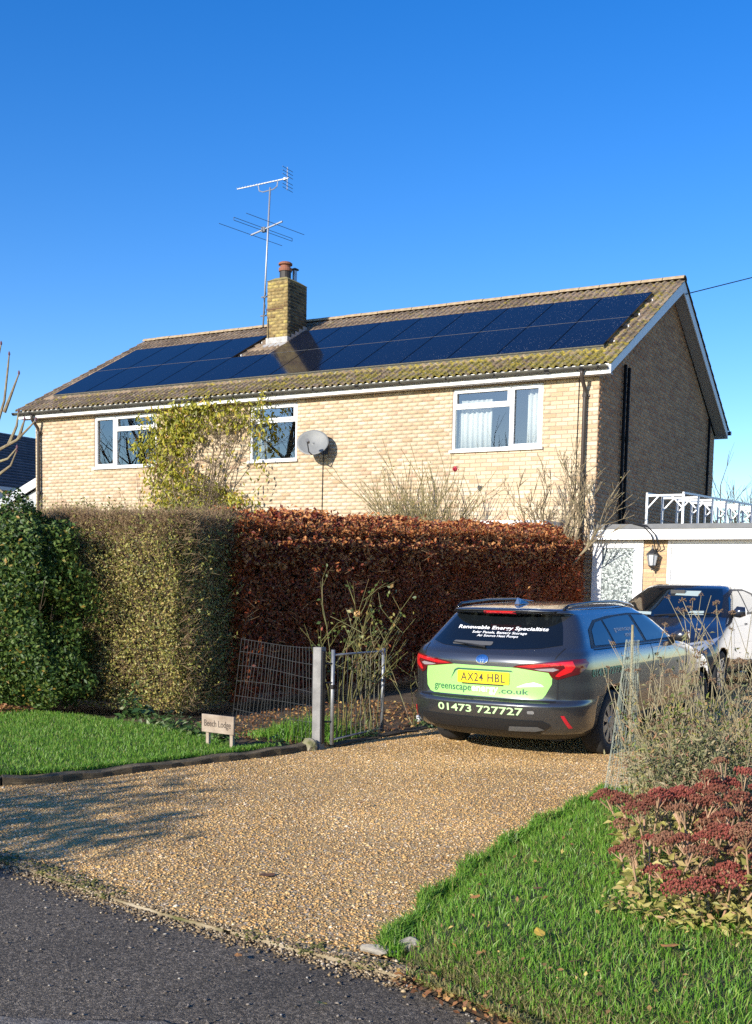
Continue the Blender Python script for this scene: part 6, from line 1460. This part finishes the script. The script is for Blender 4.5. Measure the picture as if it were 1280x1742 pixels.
# ------------------------------------------------------------------ cars
def pchip(xk, yk, x):
    xk, yk = np.array(xk, float), np.array(yk, float); h = np.diff(xk); dl = np.diff(yk) / h; n = len(xk); m = np.zeros(n)
    for i in range(1, n - 1):
        if dl[i-1] * dl[i] > 0:
            w1, w2 = 2*h[i] + h[i-1], h[i] + 2*h[i-1]; m[i] = (w1 + w2) / (w1 / dl[i-1] + w2 / dl[i])
    m[0], m[-1] = dl[0], dl[-1]; i = np.clip(np.searchsorted(xk, x) - 1, 0, n - 2); t = (x - xk[i]) / h[i]
    return (2*t**3 - 3*t**2 + 1) * yk[i] + (t**3 - 2*t**2 + t) * h[i] * m[i] + (-2*t**3 + 3*t**2) * yk[i+1] + (t**3 - t**2) * h[i] * m[i+1]
class CarBody:
    def __init__(self, table, nz=84, nr=13.0, nf=2.4, exp_r=2.7, exp_f=2.4):
        T = np.array(table, float); z0, z1 = T[0, 0], T[-1, 0]
        zs = np.unique(np.concatenate([np.linspace(z0, z1, nz), T[:, 0]])); cols_ = [pchip(T[:, 0], T[:, k], zs) for k in range(1, 6)]
        M = 18; self.rings = []
        for z, xr, xf, w, ar, af in zip(zs, *cols_):
            half = []
            for k in range(M + 1):
                ph = (k / M) * math.pi / 2; half.append((w * math.sin(ph) ** (2 / exp_r), xr + ar * (1 - math.cos(ph) ** (2 / exp_r))))
            for k in range(1, 15): half.append((w, (xr + ar) + (xf - af - xr - ar) * k / 15))
            for k in range(M + 1):
                ph = (1 - k / M) * math.pi / 2; half.append((w * math.sin(ph) ** (2 / exp_f), xf - af * (1 - math.cos(ph) ** (2 / exp_f))))
            full = half + [(-x, y) for x, y in reversed(half[1:-1])]; self.rings.append([(x, y, z) for x, y in full])
        n = len(self.rings[0]); self.V = [q for r_ in self.rings for q in r_]; self.F = []
        for i in range(len(self.rings) - 1):
            for k in range(n): self.F.append((i*n + k, i*n + (k+1) % n, (i+1)*n + (k+1) % n, (i+1)*n + k))
        self.F.append(tuple(range(n))[::-1]); self.F.append(tuple((len(self.rings)-1)*n + k for k in range(n)))
        self.bvh = BVHTree.FromPolygons([Vector(v) for v in self.V], self.F)
    def hit(self, axis, a, b):
        """axis 'rear': (x,z) along +y; 'front': (x,z) along -y; 'right': (y,z) from +x; 'left'; 'top': (x,y) from above"""
        O, D = {'rear': ((a, -3, b), (0, 1, 0)), 'front': ((a, 9, b), (0, -1, 0)), 'right': ((3, a, b), (-1, 0, 0)), 'left': ((-3, a, b), (1, 0, 0)), 'top': ((a, b, 4), (0, 0, -1))}[axis]
        h = self.bvh.ray_cast(Vector(O), Vector(D))
        return (h[0], h[1]) if h[0] is not None else (None, None)
    def project(self, bm, axis, off):
        dead = []
        for v in bm.verts:
            p, n = self.hit(axis, v.co.x, v.co.y)
            if p is None: dead.append(v); continue
            if n.dot(Vector({'rear': (0, -1, 0), 'front': (0, 1, 0), 'right': (1, 0, 0), 'left': (-1, 0, 0), 'top': (0, 0, 1)}[axis])) < 0: n = -n
            v.co = p + n * (off + v.co.z)
        if dead: bmesh.ops.delete(bm, geom=dead, context='VERTS')
    def decal(self, name, poly, axis, off, m, parent, world, res=.05, smooth=True):
        bm = bmesh.new()
        polys = poly if isinstance(poly[0][0], (tuple, list)) else [poly]
        for pl in polys: bm.faces.new([bm.verts.new((a, b, 0)) for a, b in pl])
        bmesh.ops.triangulate(bm, faces=bm.faces[:])
        for _ in range(9):
            es = [e for e in bm.edges if e.calc_length() > res]
            if not es: break
            bmesh.ops.subdivide_edges(bm, edges=es, cuts=1); bmesh.ops.triangulate(bm, faces=[f for f in bm.faces if len(f.verts) > 3])
        self.project(bm, axis, off); return self._fin(bm, name, m, parent, world, smooth, axis)
    def _fin(self, bm, name, m, parent, world, smooth, axis):
        me = bpy.data.meshes.new(name); out = Vector({'rear': (0, -1, 0), 'front': (0, 1, 0), 'right': (1, 0, 0), 'left': (-1, 0, 0), 'top': (0, 0, 1)}[axis])
        bm.normal_update()
        for f in bm.faces:
            if f.normal.dot(out) < 0: f.normal_flip()
        bm.to_mesh(me); bm.free(); me.materials.append(m)
        if smooth: me.polygons.foreach_set('use_smooth', np.ones(len(me.polygons), dtype=bool))
        return obj(name, me, parent, world)
    def text(self, name, s, cx_, cz_, width, height, axis, off, m, parent, world, bold=0.0, mirror=1, slant=0.0, spacing=1.0):
        me = text_mesh(s, 1.0, name, bold=bold, spacing=spacing); co = np.array([v.co[:] for v in me.vertices]); lo, hi = co.min(0), co.max(0)
        sx, sz = width / (hi[0] - lo[0]), height / (hi[1] - lo[1]); bm = bmesh.new(); bm.from_mesh(me)
        for v in bm.verts:
            a = (v.co.x - (lo[0] + hi[0]) / 2) * sx; b = (v.co.y - (lo[1] + hi[1]) / 2) * sz; v.co = Vector((cx_ + mirror * a, cz_ + b + slant * a, 0))
        bmesh.ops.triangulate(bm, faces=bm.faces[:])
        nw = len(s.split())
        bm.verts.ensure_lookup_table(); seen = {}; comps = []
        for v in bm.verts:
            if v in seen: continue
            st_, grp = [v], []; seen[v] = 1
            while st_:
                q = st_.pop(); grp.append(q)
                for e in q.link_edges:
                    o2 = e.other_vert(q)
                    if o2 not in seen: seen[o2] = 1; st_.append(o2)
            comps.append((min(q.co.x * mirror for q in grp), max(q.co.x * mirror for q in grp), grp))
        comps.sort(key=lambda c: c[0]); gaps, right = [], comps[0][1]
        for i in range(1, len(comps)):
            gaps.append((comps[i][0] - right, i)); right = max(right, comps[i][1])
        cuts = sorted(i for _, i in sorted(gaps, reverse=True)[:nw - 1]); word = {}
        for i, c in enumerate(comps):
            for q in c[2]: word[q.index] = sum(i >= k for k in cuts)
        out = None
        for wi in range(nw):
            b2 = bm.copy(); b2.verts.ensure_lookup_table(); bmesh.ops.delete(b2, geom=[v for v in b2.verts if word[v.index] != wi], context='VERTS')
            self.project(b2, axis, off); out = self._fin(b2, name, m, parent, world, False, axis)
        bm.free(); return out
def rrect(x0, x1, z0, z1, r, n=4):
    out = []
    for cx_, cz_, a0 in ((x1 - r, z1 - r, 0), (x0 + r, z1 - r, 90), (x0 + r, z0 + r, 180), (x1 - r, z0 + r, 270)):
        for k in range(n + 1):
            a = R(a0 + 90 * k / n); out.append((cx_ + r * math.cos(a), cz_ + r * math.sin(a)))
    return out
def mir(poly): return [(-a, b) for a, b in reversed(poly)]
def paint_mat(name, c, metal=.75, rough=.32):
    m = mat(name, c, rough=rough, metal=metal, coat=1.0); return m
m_tyre = mat('tyre_rubber', (.018, .018, .019), rough=.85, noise=(25, .3)); m_rim = mat('rim_silver', (.30, .31, .32), rough=.35, metal=.8); m_cplast = mat('car_black_plastic', (.012, .012, .013), rough=.5)
m_cglass = mat('car_glass', (.006, .008, .010), rough=.02, spec=.7, coat=.3)
def wheel(parent, W, x, y, r, side):
    """built in the car frame; side +1 right"""
    def lx(prof, n=36):
        mb = MB()
        for rad, o in prof:
            for k in range(n):
                a = 2 * math.pi * k / n; mb.v.append((x + side * o, y + rad * math.cos(a), r + rad * math.sin(a)))
        for i in range(len(prof) - 1):
            for k in range(n): mb.f.append((i*n + k, i*n + (k+1) % n, (i+1)*n + (k+1) % n, (i+1)*n + k))
        return mb
    t = lx([(r*.66, -.20), (r*.93, -.20), (r*.985, -.185), (r, -.16), (r, -.04), (r*.985, -.015), (r*.94, -.002), (r*.80, .004), (r*.69, -.004), (r*.66, -.02), (r*.64, -.05)]).build('wheel', m_tyre, parent, smooth=True, world=W)
    rim = lx([(r*.655, -.03), (r*.655, -.012), (r*.615, -.012), (r*.60, -.04), (r*.55, -.07), (.001, -.08)]).build('rim', m_cplast, t, smooth=False, world=W)
    sp = MB(); ns = 9
    for k in range(ns):
        a = 2 * math.pi * k / ns; c, s = math.cos(a), math.sin(a); w0, w1 = .020, .038
        for (p0, q0, p1, q1) in ((.035, w0, r*.63, w1),):
            def P(rad, off, o): return (x + side * o, y + rad * c - off * s, r + rad * s + off * c)
            sp.add([P(p0, -q0, -.020), P(p0, q0, -.020), P(p1, q1, -.012), P(p1, -q1, -.012), P(p0, -q0, -.05), P(p0, q0, -.05), P(p1, q1, -.05), P(p1, -q1, -.05)], [(0,1,2,3),(0,3,7,4),(1,5,6,2),(2,6,7,3),(0,4,5,1)])
    sp.build('spokes', m_rim, t, world=W)
    hb = lx([(.001, -.012), (.05, -.014), (.058, -.02), (.058, -.05)], 18).build('hub_cap', m_rim, t, world=W)
    ro = lx([(r*.66, -.014), (r*.66, -.006), (r*.62, -.006), (r*.61, -.02)]).build('rim_edge', m_rim, t, world=W)
    return t
def car_body(cb, paint, parent, W, arches, low=None):
    me = bpy.data.meshes.new('body'); me.from_pydata(cb.V, [], cb.F)
    bm = bmesh.new(); bm.from_mesh(me); bmesh.ops.recalc_face_normals(bm, faces=bm.faces); bm.to_mesh(me); bm.free()
    me.materials.append(paint); me.materials.append(m_cplast)
    o = bpy.data.objects.new('body', me); link(o, parent, W)
    cut = MB()
    for (y, r, zc) in arches:
        for s in (-1, 1):
            n = 40; b = len(cut.v)
            for xx in (s * .56, s * 1.2):
                for k in range(n):
                    a = 2 * math.pi * k / n; cut.v.append((xx, y + r * math.cos(a), zc + r * math.sin(a)))
            for k in range(n): cut.f.append((b + k, b + (k+1) % n, b + n + (k+1) % n, b + n + k))
            cut.f.append(tuple(b + k for k in range(n))[::-1]); cut.f.append(tuple(b + n + k for k in range(n)))
    co = obj('cutter_tmp', cut.mesh('cutter_tmp'), None, W)
    bo = o.modifiers.new('arches', 'BOOLEAN'); bo.object = co; bo.operation = 'DIFFERENCE'; bo.solver = 'EXACT'
    bpy.context.view_layer.update(); dg = bpy.context.evaluated_depsgraph_get(); nm = bpy.data.meshes.new_from_object(o.evaluated_get(dg)); o.modifiers.remove(bo); o.data = nm; bpy.data.objects.remove(co)
    nm.materials.clear(); nm.materials.append(paint); nm.materials.append(m_cplast)
    for p in nm.polygons:
        c = p.center; p.use_smooth = True; p.material_index = 0
        for (y, r, zc) in arches:
            if math.hypot(c.y - y, c.z - zc) < r + .004 and abs(c.x) < .96 and (abs(p.normal.x) < .4 or abs(c.x) < .6): p.material_index = 1; p.use_smooth = False
        if low and c.z < low(c): p.material_index = 1
    return o

EST = [(.19, .34, 4.42, .70, .45, .5), (.235, .20, 4.53, .79, .50, .6), (.29, .10, 4.60, .85, .55, .65), (.36, .05, 4.64, .875, .58, .7), (.46, .015, 4.65, .888, .60, .75), (.535, .005, 4.65, .894, .60, .8), (.562, .022, 4.65, .894, .60, .8), (.590, .080, 4.64, .893, .56, .8),
       (.66, .088, 4.62, .892, .53, .8), (.75, .088, 4.55, .889, .52, .8), (.84, .088, 4.38, .886, .50, .85), (.92, .090, 4.15, .878, .48, .9), (.985, .115, 3.92, .864, .46, .95), (1.025, .165, 3.68, .846, .42, .9), (1.06, .225, 3.45, .812, .38, .7),
       (1.15, .345, 3.22, .762, .32, .6), (1.25, .452, 2.98, .702, .28, .5), (1.335, .530, 2.76, .648, .25, .45), (1.362, .552, 2.68, .625, .24, .42), (1.372, .430, 2.66, .612, .30, .42), (1.398, .415, 2.58, .592, .32, .4),
       (1.418, .52, 2.48, .560, .32, .4), (1.436, .72, 2.36, .515, .32, .4), (1.449, .98, 2.2, .45, .34, .4), (1.457, 1.2, 2.05, .36, .34, .36), (1.46, 1.42, 1.9, .2, .2, .22)]
def estate_car():
    W = Matrix.Translation((2.49, -10.33, -.004)) @ Matrix.Rotation(-.06, 4, 'Z') @ Matrix.Rotation(R(1.0), 4, 'X') @ Matrix.Diagonal((1, 1, .968, 1))
    W = Matrix.Translation((0, 0, -.018)) @ W
    t = bpy.data.objects.new('estate_car', None); col.objects.link(t); t.matrix_basis = W; WM[t.name] = W
    setp(t, 'dark grey estate car with green sign writing parked with its rear to the road', 'car')
    cb = CarBody(EST); paint = paint_mat('grey_paint', (.11, .114, .122), metal=.8, rough=.27)
    def low(c): return .26 + (.10 if abs(c.x) < .55 and c.y < .4 else 0)
    body = car_body(cb, paint, t, W, [(1.06, .355, .33), (3.74, .355, .33)], low)
    D = lambda n, p, a, o, m, par=t, res=.05: cb.decal(n, p, a, o, m, par, W, res)
    m_black_gloss = mat('gloss_black', (.008, .008, .009), rough=.15, coat=.5)
    m_red = mat('lamp_red', (.60, .012, .016), rough=.12, coat=1.0); m_reddark = mat('lamp_dark', (.10, .008, .010), rough=.10, coat=1.0); m_green = mat('livery_green', (.30, .62, .16), rough=.35); m_gdark = mat('livery_dark_green', (.02, .09, .06), rough=.4)
    m_gpale = mat('livery_pale_green', (.50, .74, .36), rough=.35); m_wt = mat('livery_white', (.85, .86, .86), rough=.4); m_yel = mat('plate_yellow', (.78, .58, .02), rough=.3); m_ink = mat('plate_ink', (.02, .02, .02), rough=.5); m_chrome = mat('chrome', (.75, .76, .78), rough=.12, metal=1.0)
    # rear glass, spoiler lip, high brake lamp
    rg = D('rear_window', [(-.66, 1.088), (-.50, 1.056), (-.25, 1.040), (0, 1.035), (.25, 1.040), (.50, 1.056), (.66, 1.088), (.585, 1.25), (.53, 1.345), (-.53, 1.345), (-.585, 1.25)], 'rear', .003, m_cglass)
    cb.text('glass_lettering', 'Renewable Energy Specialists', .02, 1.218, .92, .042, 'rear', .005, m_wt, rg, W, bold=.018)
    cb.text('glass_lettering', 'Solar Panels, Battery Storage', .02, 1.176, .56, .028, 'rear', .005, m_wt, rg, W, bold=.012)
    cb.text('glass_lettering', 'Air Source Heat Pumps', .02, 1.146, .42, .026, 'rear', .005, m_wt, rg, W, bold=.012)
    D('spoiler_lip', [(-.56, 1.352), (.56, 1.352), (.53, 1.392), (-.53, 1.392)], 'rear', .004, m_black_gloss)
    D('high_brake_lamp', rrect(-.165, .165, 1.370, 1.392, .008), 'rear', .009, m_red)
    wp = MB(); p0, _ = cb.hit('rear', -.02, 1.055); p1, _ = cb.hit('rear', -.40, 1.085); wp.tube([p0 + Vector((0, -.03, 0)), p0.lerp(p1, .5) + Vector((0, -.035, .004)), p1 + Vector((0, -.02, 0))], [.012, .008, .006], n=6); wp.build('wiper', m_cplast, t, world=W)
    D('wiper_cover', rrect(-.40, .02, 1.062, 1.096, .014), 'rear', .007, mat('wiper_grey', (.10, .10, .10), rough=.5))
    # lamps
    lens = [(.300, .884), (.345, .905), (.50, .928), (.66, .948), (.80, .966), (.855, .970), (.872, .93), (.868, .88), (.83, .83), (.69, .782), (.645, .800), (.62, .845), (.45, .866)]
    band = [(.335, .892), (.50, .915), (.66, .934), (.79, .950), (.812, .90), (.79, .855), (.70, .808), (.672, .815), (.70, .85), (.745, .89), (.735, .915), (.64, .905), (.48, .886)]
    glow = [(.50, .874), (.66, .888), (.70, .875), (.655, .855), (.55, .862)]
    for s, par in ((1, 0), (-1, 1)):
        f = (lambda p: p) if s == 1 else mir
        l = D('tail_lamp', f(lens), 'rear', .006, m_reddark, res=.03); D('light_band', f(band), 'rear', .009, m_red, l, .03); D('reversing_lamp', f(glow), 'rear', .0085, mat('lamp_clear', (.30, .26, .26), rough=.15, coat=1), l, .03)
        D('reflector', f([(.735, .455), (.760, .455), (.800, .335), (.775, .330)]), 'rear', .006, mat('reflector_red', (.55, .015, .03), rough=.25, coat=.6), res=.03)
    # tailgate shut line
    for s in (1, -1):
        f = (lambda p: p) if s == 1 else mir
        D('shut_line', f([(.688, .60), (.700, .60), (.700, .79), (.688, .79)]), 'rear', .002, m_cplast, res=.04); D('shut_line', f([(.658, .965), (.669, .965), (.702, 1.06), (.691, 1.06)]), 'rear', .002, m_cplast, res=.04)
    D('shut_line', [(-.69, .572), (.69, .572), (.69, .584), (-.69, .584)], 'rear', .002, m_cplast)
    # livery
    grn = D('livery_panel', [(-.612, .87), (-.60, .885), (-.3, .885), (.3, .880), (.60, .868), (.640, .862), (.652, .845), (.648, .74), (.60, .64), (.575, .604), (.54, .596), (-.52, .598), (-.57, .612), (-.612, .66), (-.622, .76)], 'rear', .004, m_green, res=.04)
    for txt, a, b, m in (('greenscape', -.515, -.105, m_gdark), ('energy', -.098, .168, m_wt), ('.co.uk', .176, .455, m_gdark)):
        cb.text('livery_lettering', txt, (a + b) / 2, .652 if txt != '.co.uk' else .660, b - a, .068 if txt != '.co.uk' else .052, 'rear', .0065, m, grn, W, bold=.008)
    D('livery_mark', [(.34, .70), (.42, .735), (.50, .752), (.56, .735), (.585, .715), (.50, .712)], 'rear', .0062, m_wt, grn, .03)
    D('plate_recess', [(-.325, .745), (-.285, .835), (-.25, .852), (.29, .852), (.31, .838), (.27, .838), (-.24, .836), (-.27, .825)], 'rear', .006, m_gdark, grn, .04)
    pl = D('number_plate', rrect(-.247, .277, .716, .832, .012), 'rear', .012, m_yel, t, .04)
    cb.text('plate_lettering', 'AX24', -.095, .774, .228, .078, 'rear', .0145, m_ink, pl, W, bold=.004, spacing=1.12)
    cb.text('plate_lettering', 'HBL', .150, .774, .172, .078, 'rear', .0145, m_ink, pl, W, bold=.004, spacing=1.12)
    D('plate_strip', rrect(-.20, .22, .704, .714, .003), 'rear', .011, m_cplast, t, .05)
    cb.text('phone_lettering', '01473 727727', .01, .482, .86, .070, 'rear', .005, m_gpale, t, W, bold=.016)
    D('fuel_badge', rrect(.475, .535, .465, .495, .012), 'rear', .004, mat('badge_silver', (.45, .46, .47), rough=.3, metal=.7), t, .02)
    # emblem: oval ring with inner ovals on a blue ground
    em = D('emblem', [(.062 * math.cos(a), .940 + .042 * math.sin(a)) for a in np.linspace(0, 6.283, 25)[:-1]], 'rear', .006, mat('emblem_blue', (.03, .10, .32), rough=.2, coat=1), t, .03)
    def ringpoly(cx_, cz_, rx, rz, th, n=28):
        return [[(cx_ + rx * math.cos(a0), cz_ + rz * math.sin(a0)), (cx_ + rx * math.cos(a1), cz_ + rz * math.sin(a1)), (cx_ + (rx - th) * math.cos(a1), cz_ + (rz - th) * math.sin(a1)), (cx_ + (rx - th) * math.cos(a0), cz_ + (rz - th) * math.sin(a0))] for a0, a1 in zip(np.linspace(0, 6.283, n)[:-1], np.linspace(0, 6.283, n)[1:])]
    for (cz_, rx, rz) in ((.940, .062, .042), (.952, .044, .020), (.940, .019, .037)): D('emblem_ring', ringpoly(0, cz_, rx, rz, .0075), 'rear', .010, m_chrome, em, .05)
    # lower black valance
    D('diffuser', [(-.60, .405), (.60, .400), (.66, .36), (.56, .30), (-.56, .30), (-.66, .37)], 'rear', .012, m_cplast, t, .06); D('skid_trim', [(.30, .345), (.55, .352), (.60, .325), (.52, .305), (.28, .300)], 'rear', .016, mat('trim_satin', (.16, .165, .17), rough=.35, metal=.5), t, .05)
    # side windows, doors
    for ax in ('right', 'left'):
        D('window_surround', [(.66, 1.052), (.80, 1.22), (1.02, 1.305), (1.4, 1.335), (2.0, 1.352), (2.5, 1.335), (2.9, 1.20), (3.22, 1.062), (3.2, 1.04), (1.2, 1.045)], ax, .003, m_cplast)
        for nm_, pl_ in (('quarter_window', [(.76, 1.072), (.86, 1.21), (1.03, 1.278), (1.20, 1.296), (1.22, 1.068)]), ('door_window', [(1.27, 1.068), (1.25, 1.300), (1.6, 1.322), (1.98, 1.330), (2.04, 1.065)]), ('door_window', [(2.12, 1.065), (2.06, 1.332), (2.46, 1.318), (2.84, 1.20), (3.10, 1.075)])):
            D(nm_, pl_, ax, .006, m_cglass, t, .06)
        D('window_trim', [(.70, 1.038), (3.2, 1.030), (3.2, 1.042), (.70, 1.050)], ax, .008, mat('trim_dark', (.05, .05, .05), rough=.25, metal=.6), t, .1)
        for yy in (1.30, 2.12, 3.18): D('shut_line', [(yy, .30), (yy + .013, .30), (yy + .035, 1.03), (yy + .022, 1.03)] if yy > 1.5 else [(yy + .12, .42), (yy + .128, .42), (yy + .0, .80), (yy - .01, 1.03), (yy - .018, 1.03), (yy - .008, .80)], ax, .0025, m_cplast, t, .08)
        for yy in (1.42, 2.25): D('door_handle', rrect(yy, yy + .19, .905, .935, .013), ax, .022, paint, t, .05)
        D('sill_trim', [(1.42, .235), (3.38, .235), (3.38, .30), (1.42, .30)], ax, .006, m_cplast, t, .2)
        cb.text('side_lettering', '01473 727727', .93, .83, .80, .072, ax, .005, mat('livery_side_green', (.12, .42, .20), rough=.4), t, W, bold=.014, mirror=1 if ax == 'right' else -1)
        cb.text('window_lettering', 'greenscape', 1.62, 1.19, .44, .045, ax, .008, mat('lettering_faded', (.5, .52, .55), rough=.5), t, W, bold=.008, mirror=1 if ax == 'right' else -1)
        cb.text('window_lettering', 'energy', 1.74, 1.13, .26, .05, ax, .008, MATS['lettering_faded'], t, W, bold=.008, mirror=1 if ax == 'right' else -1)
        s = 1 if ax == 'right' else -1
        mr = MB(); mr.tube([(s * .80, 2.92, 1.06), (s * .90, 2.94, 1.09), (s * .98, 2.95, 1.10)], [.03, .075, .055], n=10); mr.build('door_mirror', paint, t, smooth=True, world=W)
        rr = MB(); rr.tube([Vector((s * x, y, z)) for x, y, z in ((.555, .62, 1.412), (.56, .70, 1.446), (.56, 1.3, 1.474), (.56, 1.9, 1.472), (.545, 2.32, 1.436), (.54, 2.42, 1.408))], .014, n=8); rr.build('roof_rail', m_black_gloss, t, smooth=True, world=W)
    D('windscreen', [(-.66, 1.08), (.66, 1.08), (.52, 1.36), (-.52, 1.36)], 'front', .004, m_cglass, t, .08)
    fin = MB(); z0 = 1.445; fin.add([(-.030, .78, z0), (.030, .78, z0), (.030, 1.0, z0 + .006), (-.030, 1.0, z0 + .006), (-.006, .79, z0 + .068), (.006, .79, z0 + .068), (.006, .86, z0 + .050), (-.006, .86, z0 + .050)], [(0,1,2,3),(4,7,6,5),(0,4,5,1),(1,5,6,2),(2,6,7,3),(3,7,4,0)]); fin.build('roof_fin', mat('fin_blue', (.03, .06, .14), rough=.25, coat=1), t, bevel=.005, world=W)
    for y in (1.06, 3.74):
        for s in (1, -1): wheel(t, W, s * .885, y, .318, s)
    ub = MB(); ub.box(-.62, .62, .5, 4.3, .17, .30); ub.box(-.70, .70, 1.0, 1.12, .26, .36); ub.build('underbody', m_cplast, t, world=W)
estate_car()

HATCH = [(.20, .25, 4.0, .66, .4, .5), (.30, .08, 4.08, .82, .5, .6), (.42, .02, 4.12, .86, .5, .7), (.56, .0, 4.12, .875, .5, .75), (.68, .02, 4.08, .878, .5, .8), (.76, .05, 3.98, .874, .5, .85), (.84, .07, 3.80, .866, .46, .9), (.91, .08, 3.60, .856, .44, .9), (.97, .10, 3.38, .842, .42, .9), (1.02, .14, 3.18, .82, .4, .75),
         (1.10, .19, 2.98, .78, .36, .6), (1.22, .26, 2.68, .715, .32, .5), (1.34, .34, 2.38, .645, .3, .45), (1.41, .42, 2.20, .59, .3, .4), (1.445, .52, 2.08, .54, .32, .4), (1.465, .72, 1.92, .46, .34, .4), (1.476, .95, 1.75, .36, .3, .36), (1.48, 1.15, 1.6, .2, .2, .2)]
def hatch_car():
    W = Matrix.Translation((2.54, -1.18, .26)) @ Matrix.Rotation(math.pi - .02, 4, 'Z') @ Matrix.Rotation(R(-1.2), 4, 'X')
    t = bpy.data.objects.new('hatchback_car', None); col.objects.link(t); t.matrix_basis = W; WM[t.name] = W
    setp(t, 'dark blue car facing the road in front of the white garage door', 'car')
    cb = CarBody(HATCH); paint = paint_mat('blue_paint', (.05, .06, .085), metal=.7, rough=.25)
    car_body(cb, paint, t, W, [(.72, .34, .31), (3.28, .34, .31)], lambda c: .26)
    D = lambda n, p, a, o, m, par=t, res=.06: cb.decal(n, p, a, o, m, par, W, res)
    ws = D('windscreen', [(-.72, 1.045), (-.4, 1.03), (.4, 1.03), (.72, 1.045), (.62, 1.27), (.53, 1.405), (-.53, 1.405), (-.62, 1.27)], 'front', .004, m_cglass)
    m_patch = mat('patch_pale', (.42, .50, .46), rough=.7)
    D('windscreen_patch', [(-.30, 1.30), (.02, 1.31), (.02, 1.37), (-.30, 1.37)], 'front', .0055, m_patch, ws); D('windscreen_patch', [(-.52, 1.06), (-.30, 1.06), (-.34, 1.11), (-.50, 1.11)], 'front', .0055, m_patch, ws); D('windscreen_patch', [(.16, 1.05), (.46, 1.055), (.42, 1.09), (.18, 1.085)], 'front', .0055, m_patch, ws)  # three pale patches laid flat on the windscreen
    mi = MB(); mi.box(-.10, .10, 2.36, 2.40, 1.33, 1.385); mi.build('tax_holder', m_cplast, t, world=W)
    for s in (1, -1):
        f = (lambda p: p) if s == 1 else mir
        h = D('headlamp', f([(.46, .70), (.80, .77), (.845, .80), (.83, .72), (.76, .64), (.50, .63)]), 'front', .006, mat('headlamp_glass', (.45, .48, .52), rough=.06, coat=1, metal=.3)); D('lamp_reflector', f([(.58, .67), (.72, .70), (.74, .73), (.60, .70)]), 'front', .009, m_rim, h)
        wi = MB(); p0, _ = cb.hit('front', s * .1, 1.04); p1, _ = cb.hit('front', s * .1 - .5, 1.075); wi.tube([p0 + Vector((0, .02, .01)), p1 + Vector((0, .02, .012))], .008, n=5); wi.build('wiper', m_cplast, t, world=W)
    D('grille', [(-.40, .66), (.40, .66), (.36, .58), (-.36, .58)], 'front', .006, m_cplast); D('lower_grille', [(-.55, .42), (.55, .42), (.48, .28), (-.48, .28)], 'front', .006, m_cplast); D('number_plate', rrect(-.26, .26, .45, .56, .01), 'front', .012, mat('plate_white', (.7, .7, .68), rough=.4)); D('bonnet_badge', [(.05 * math.cos(a), .70 + .05 * math.sin(a)) for a in np.linspace(0, 6.283, 17)[:-1]], 'front', .008, mat('chrome', (.75, .76, .78), rough=.12, metal=1.0))
    for ax in ('right', 'left'):
        D('window_surround', [(.50, 1.10), (.75, 1.33), (1.2, 1.395), (1.9, 1.40), (2.3, 1.30), (2.85, 1.06), (2.8, 1.03), (.7, 1.05)], ax, .003, m_cplast)
        D('door_window', [(.78, 1.09), (.90, 1.31), (1.22, 1.365), (1.50, 1.37), (1.55, 1.07)], ax, .006, m_cglass); D('door_window', [(1.62, 1.07), (1.57, 1.37), (1.86, 1.37), (2.22, 1.28), (2.62, 1.08)], ax, .006, m_cglass)
        for yy in (1.56, 2.66): D('shut_line', [(yy, .32), (yy + .008, .32), (yy + .02, 1.03), (yy + .012, 1.03)], ax, .0025, m_cplast)
        for yy in (.95, 1.75): D('door_handle', rrect(yy, yy + .18, .90, .93, .012), ax, .02, paint)
        s = 1 if ax == 'right' else -1
        mr = MB(); mr.tube([(s * .79, 2.48, 1.06), (s * .88, 2.50, 1.10), (s * .97, 2.50, 1.11)], [.03, .085, .06], n=10); mr.build('door_mirror', paint, t, smooth=True, world=W)
    for y in (.72, 3.28):
        for s in (1, -1): wheel(t, W, s * .872, y, .305, s)
    ub = MB(); ub.box(-.6, .6, .4, 3.8, .17, .30); ub.build('underbody', m_cplast, t, world=W)
hatch_car()
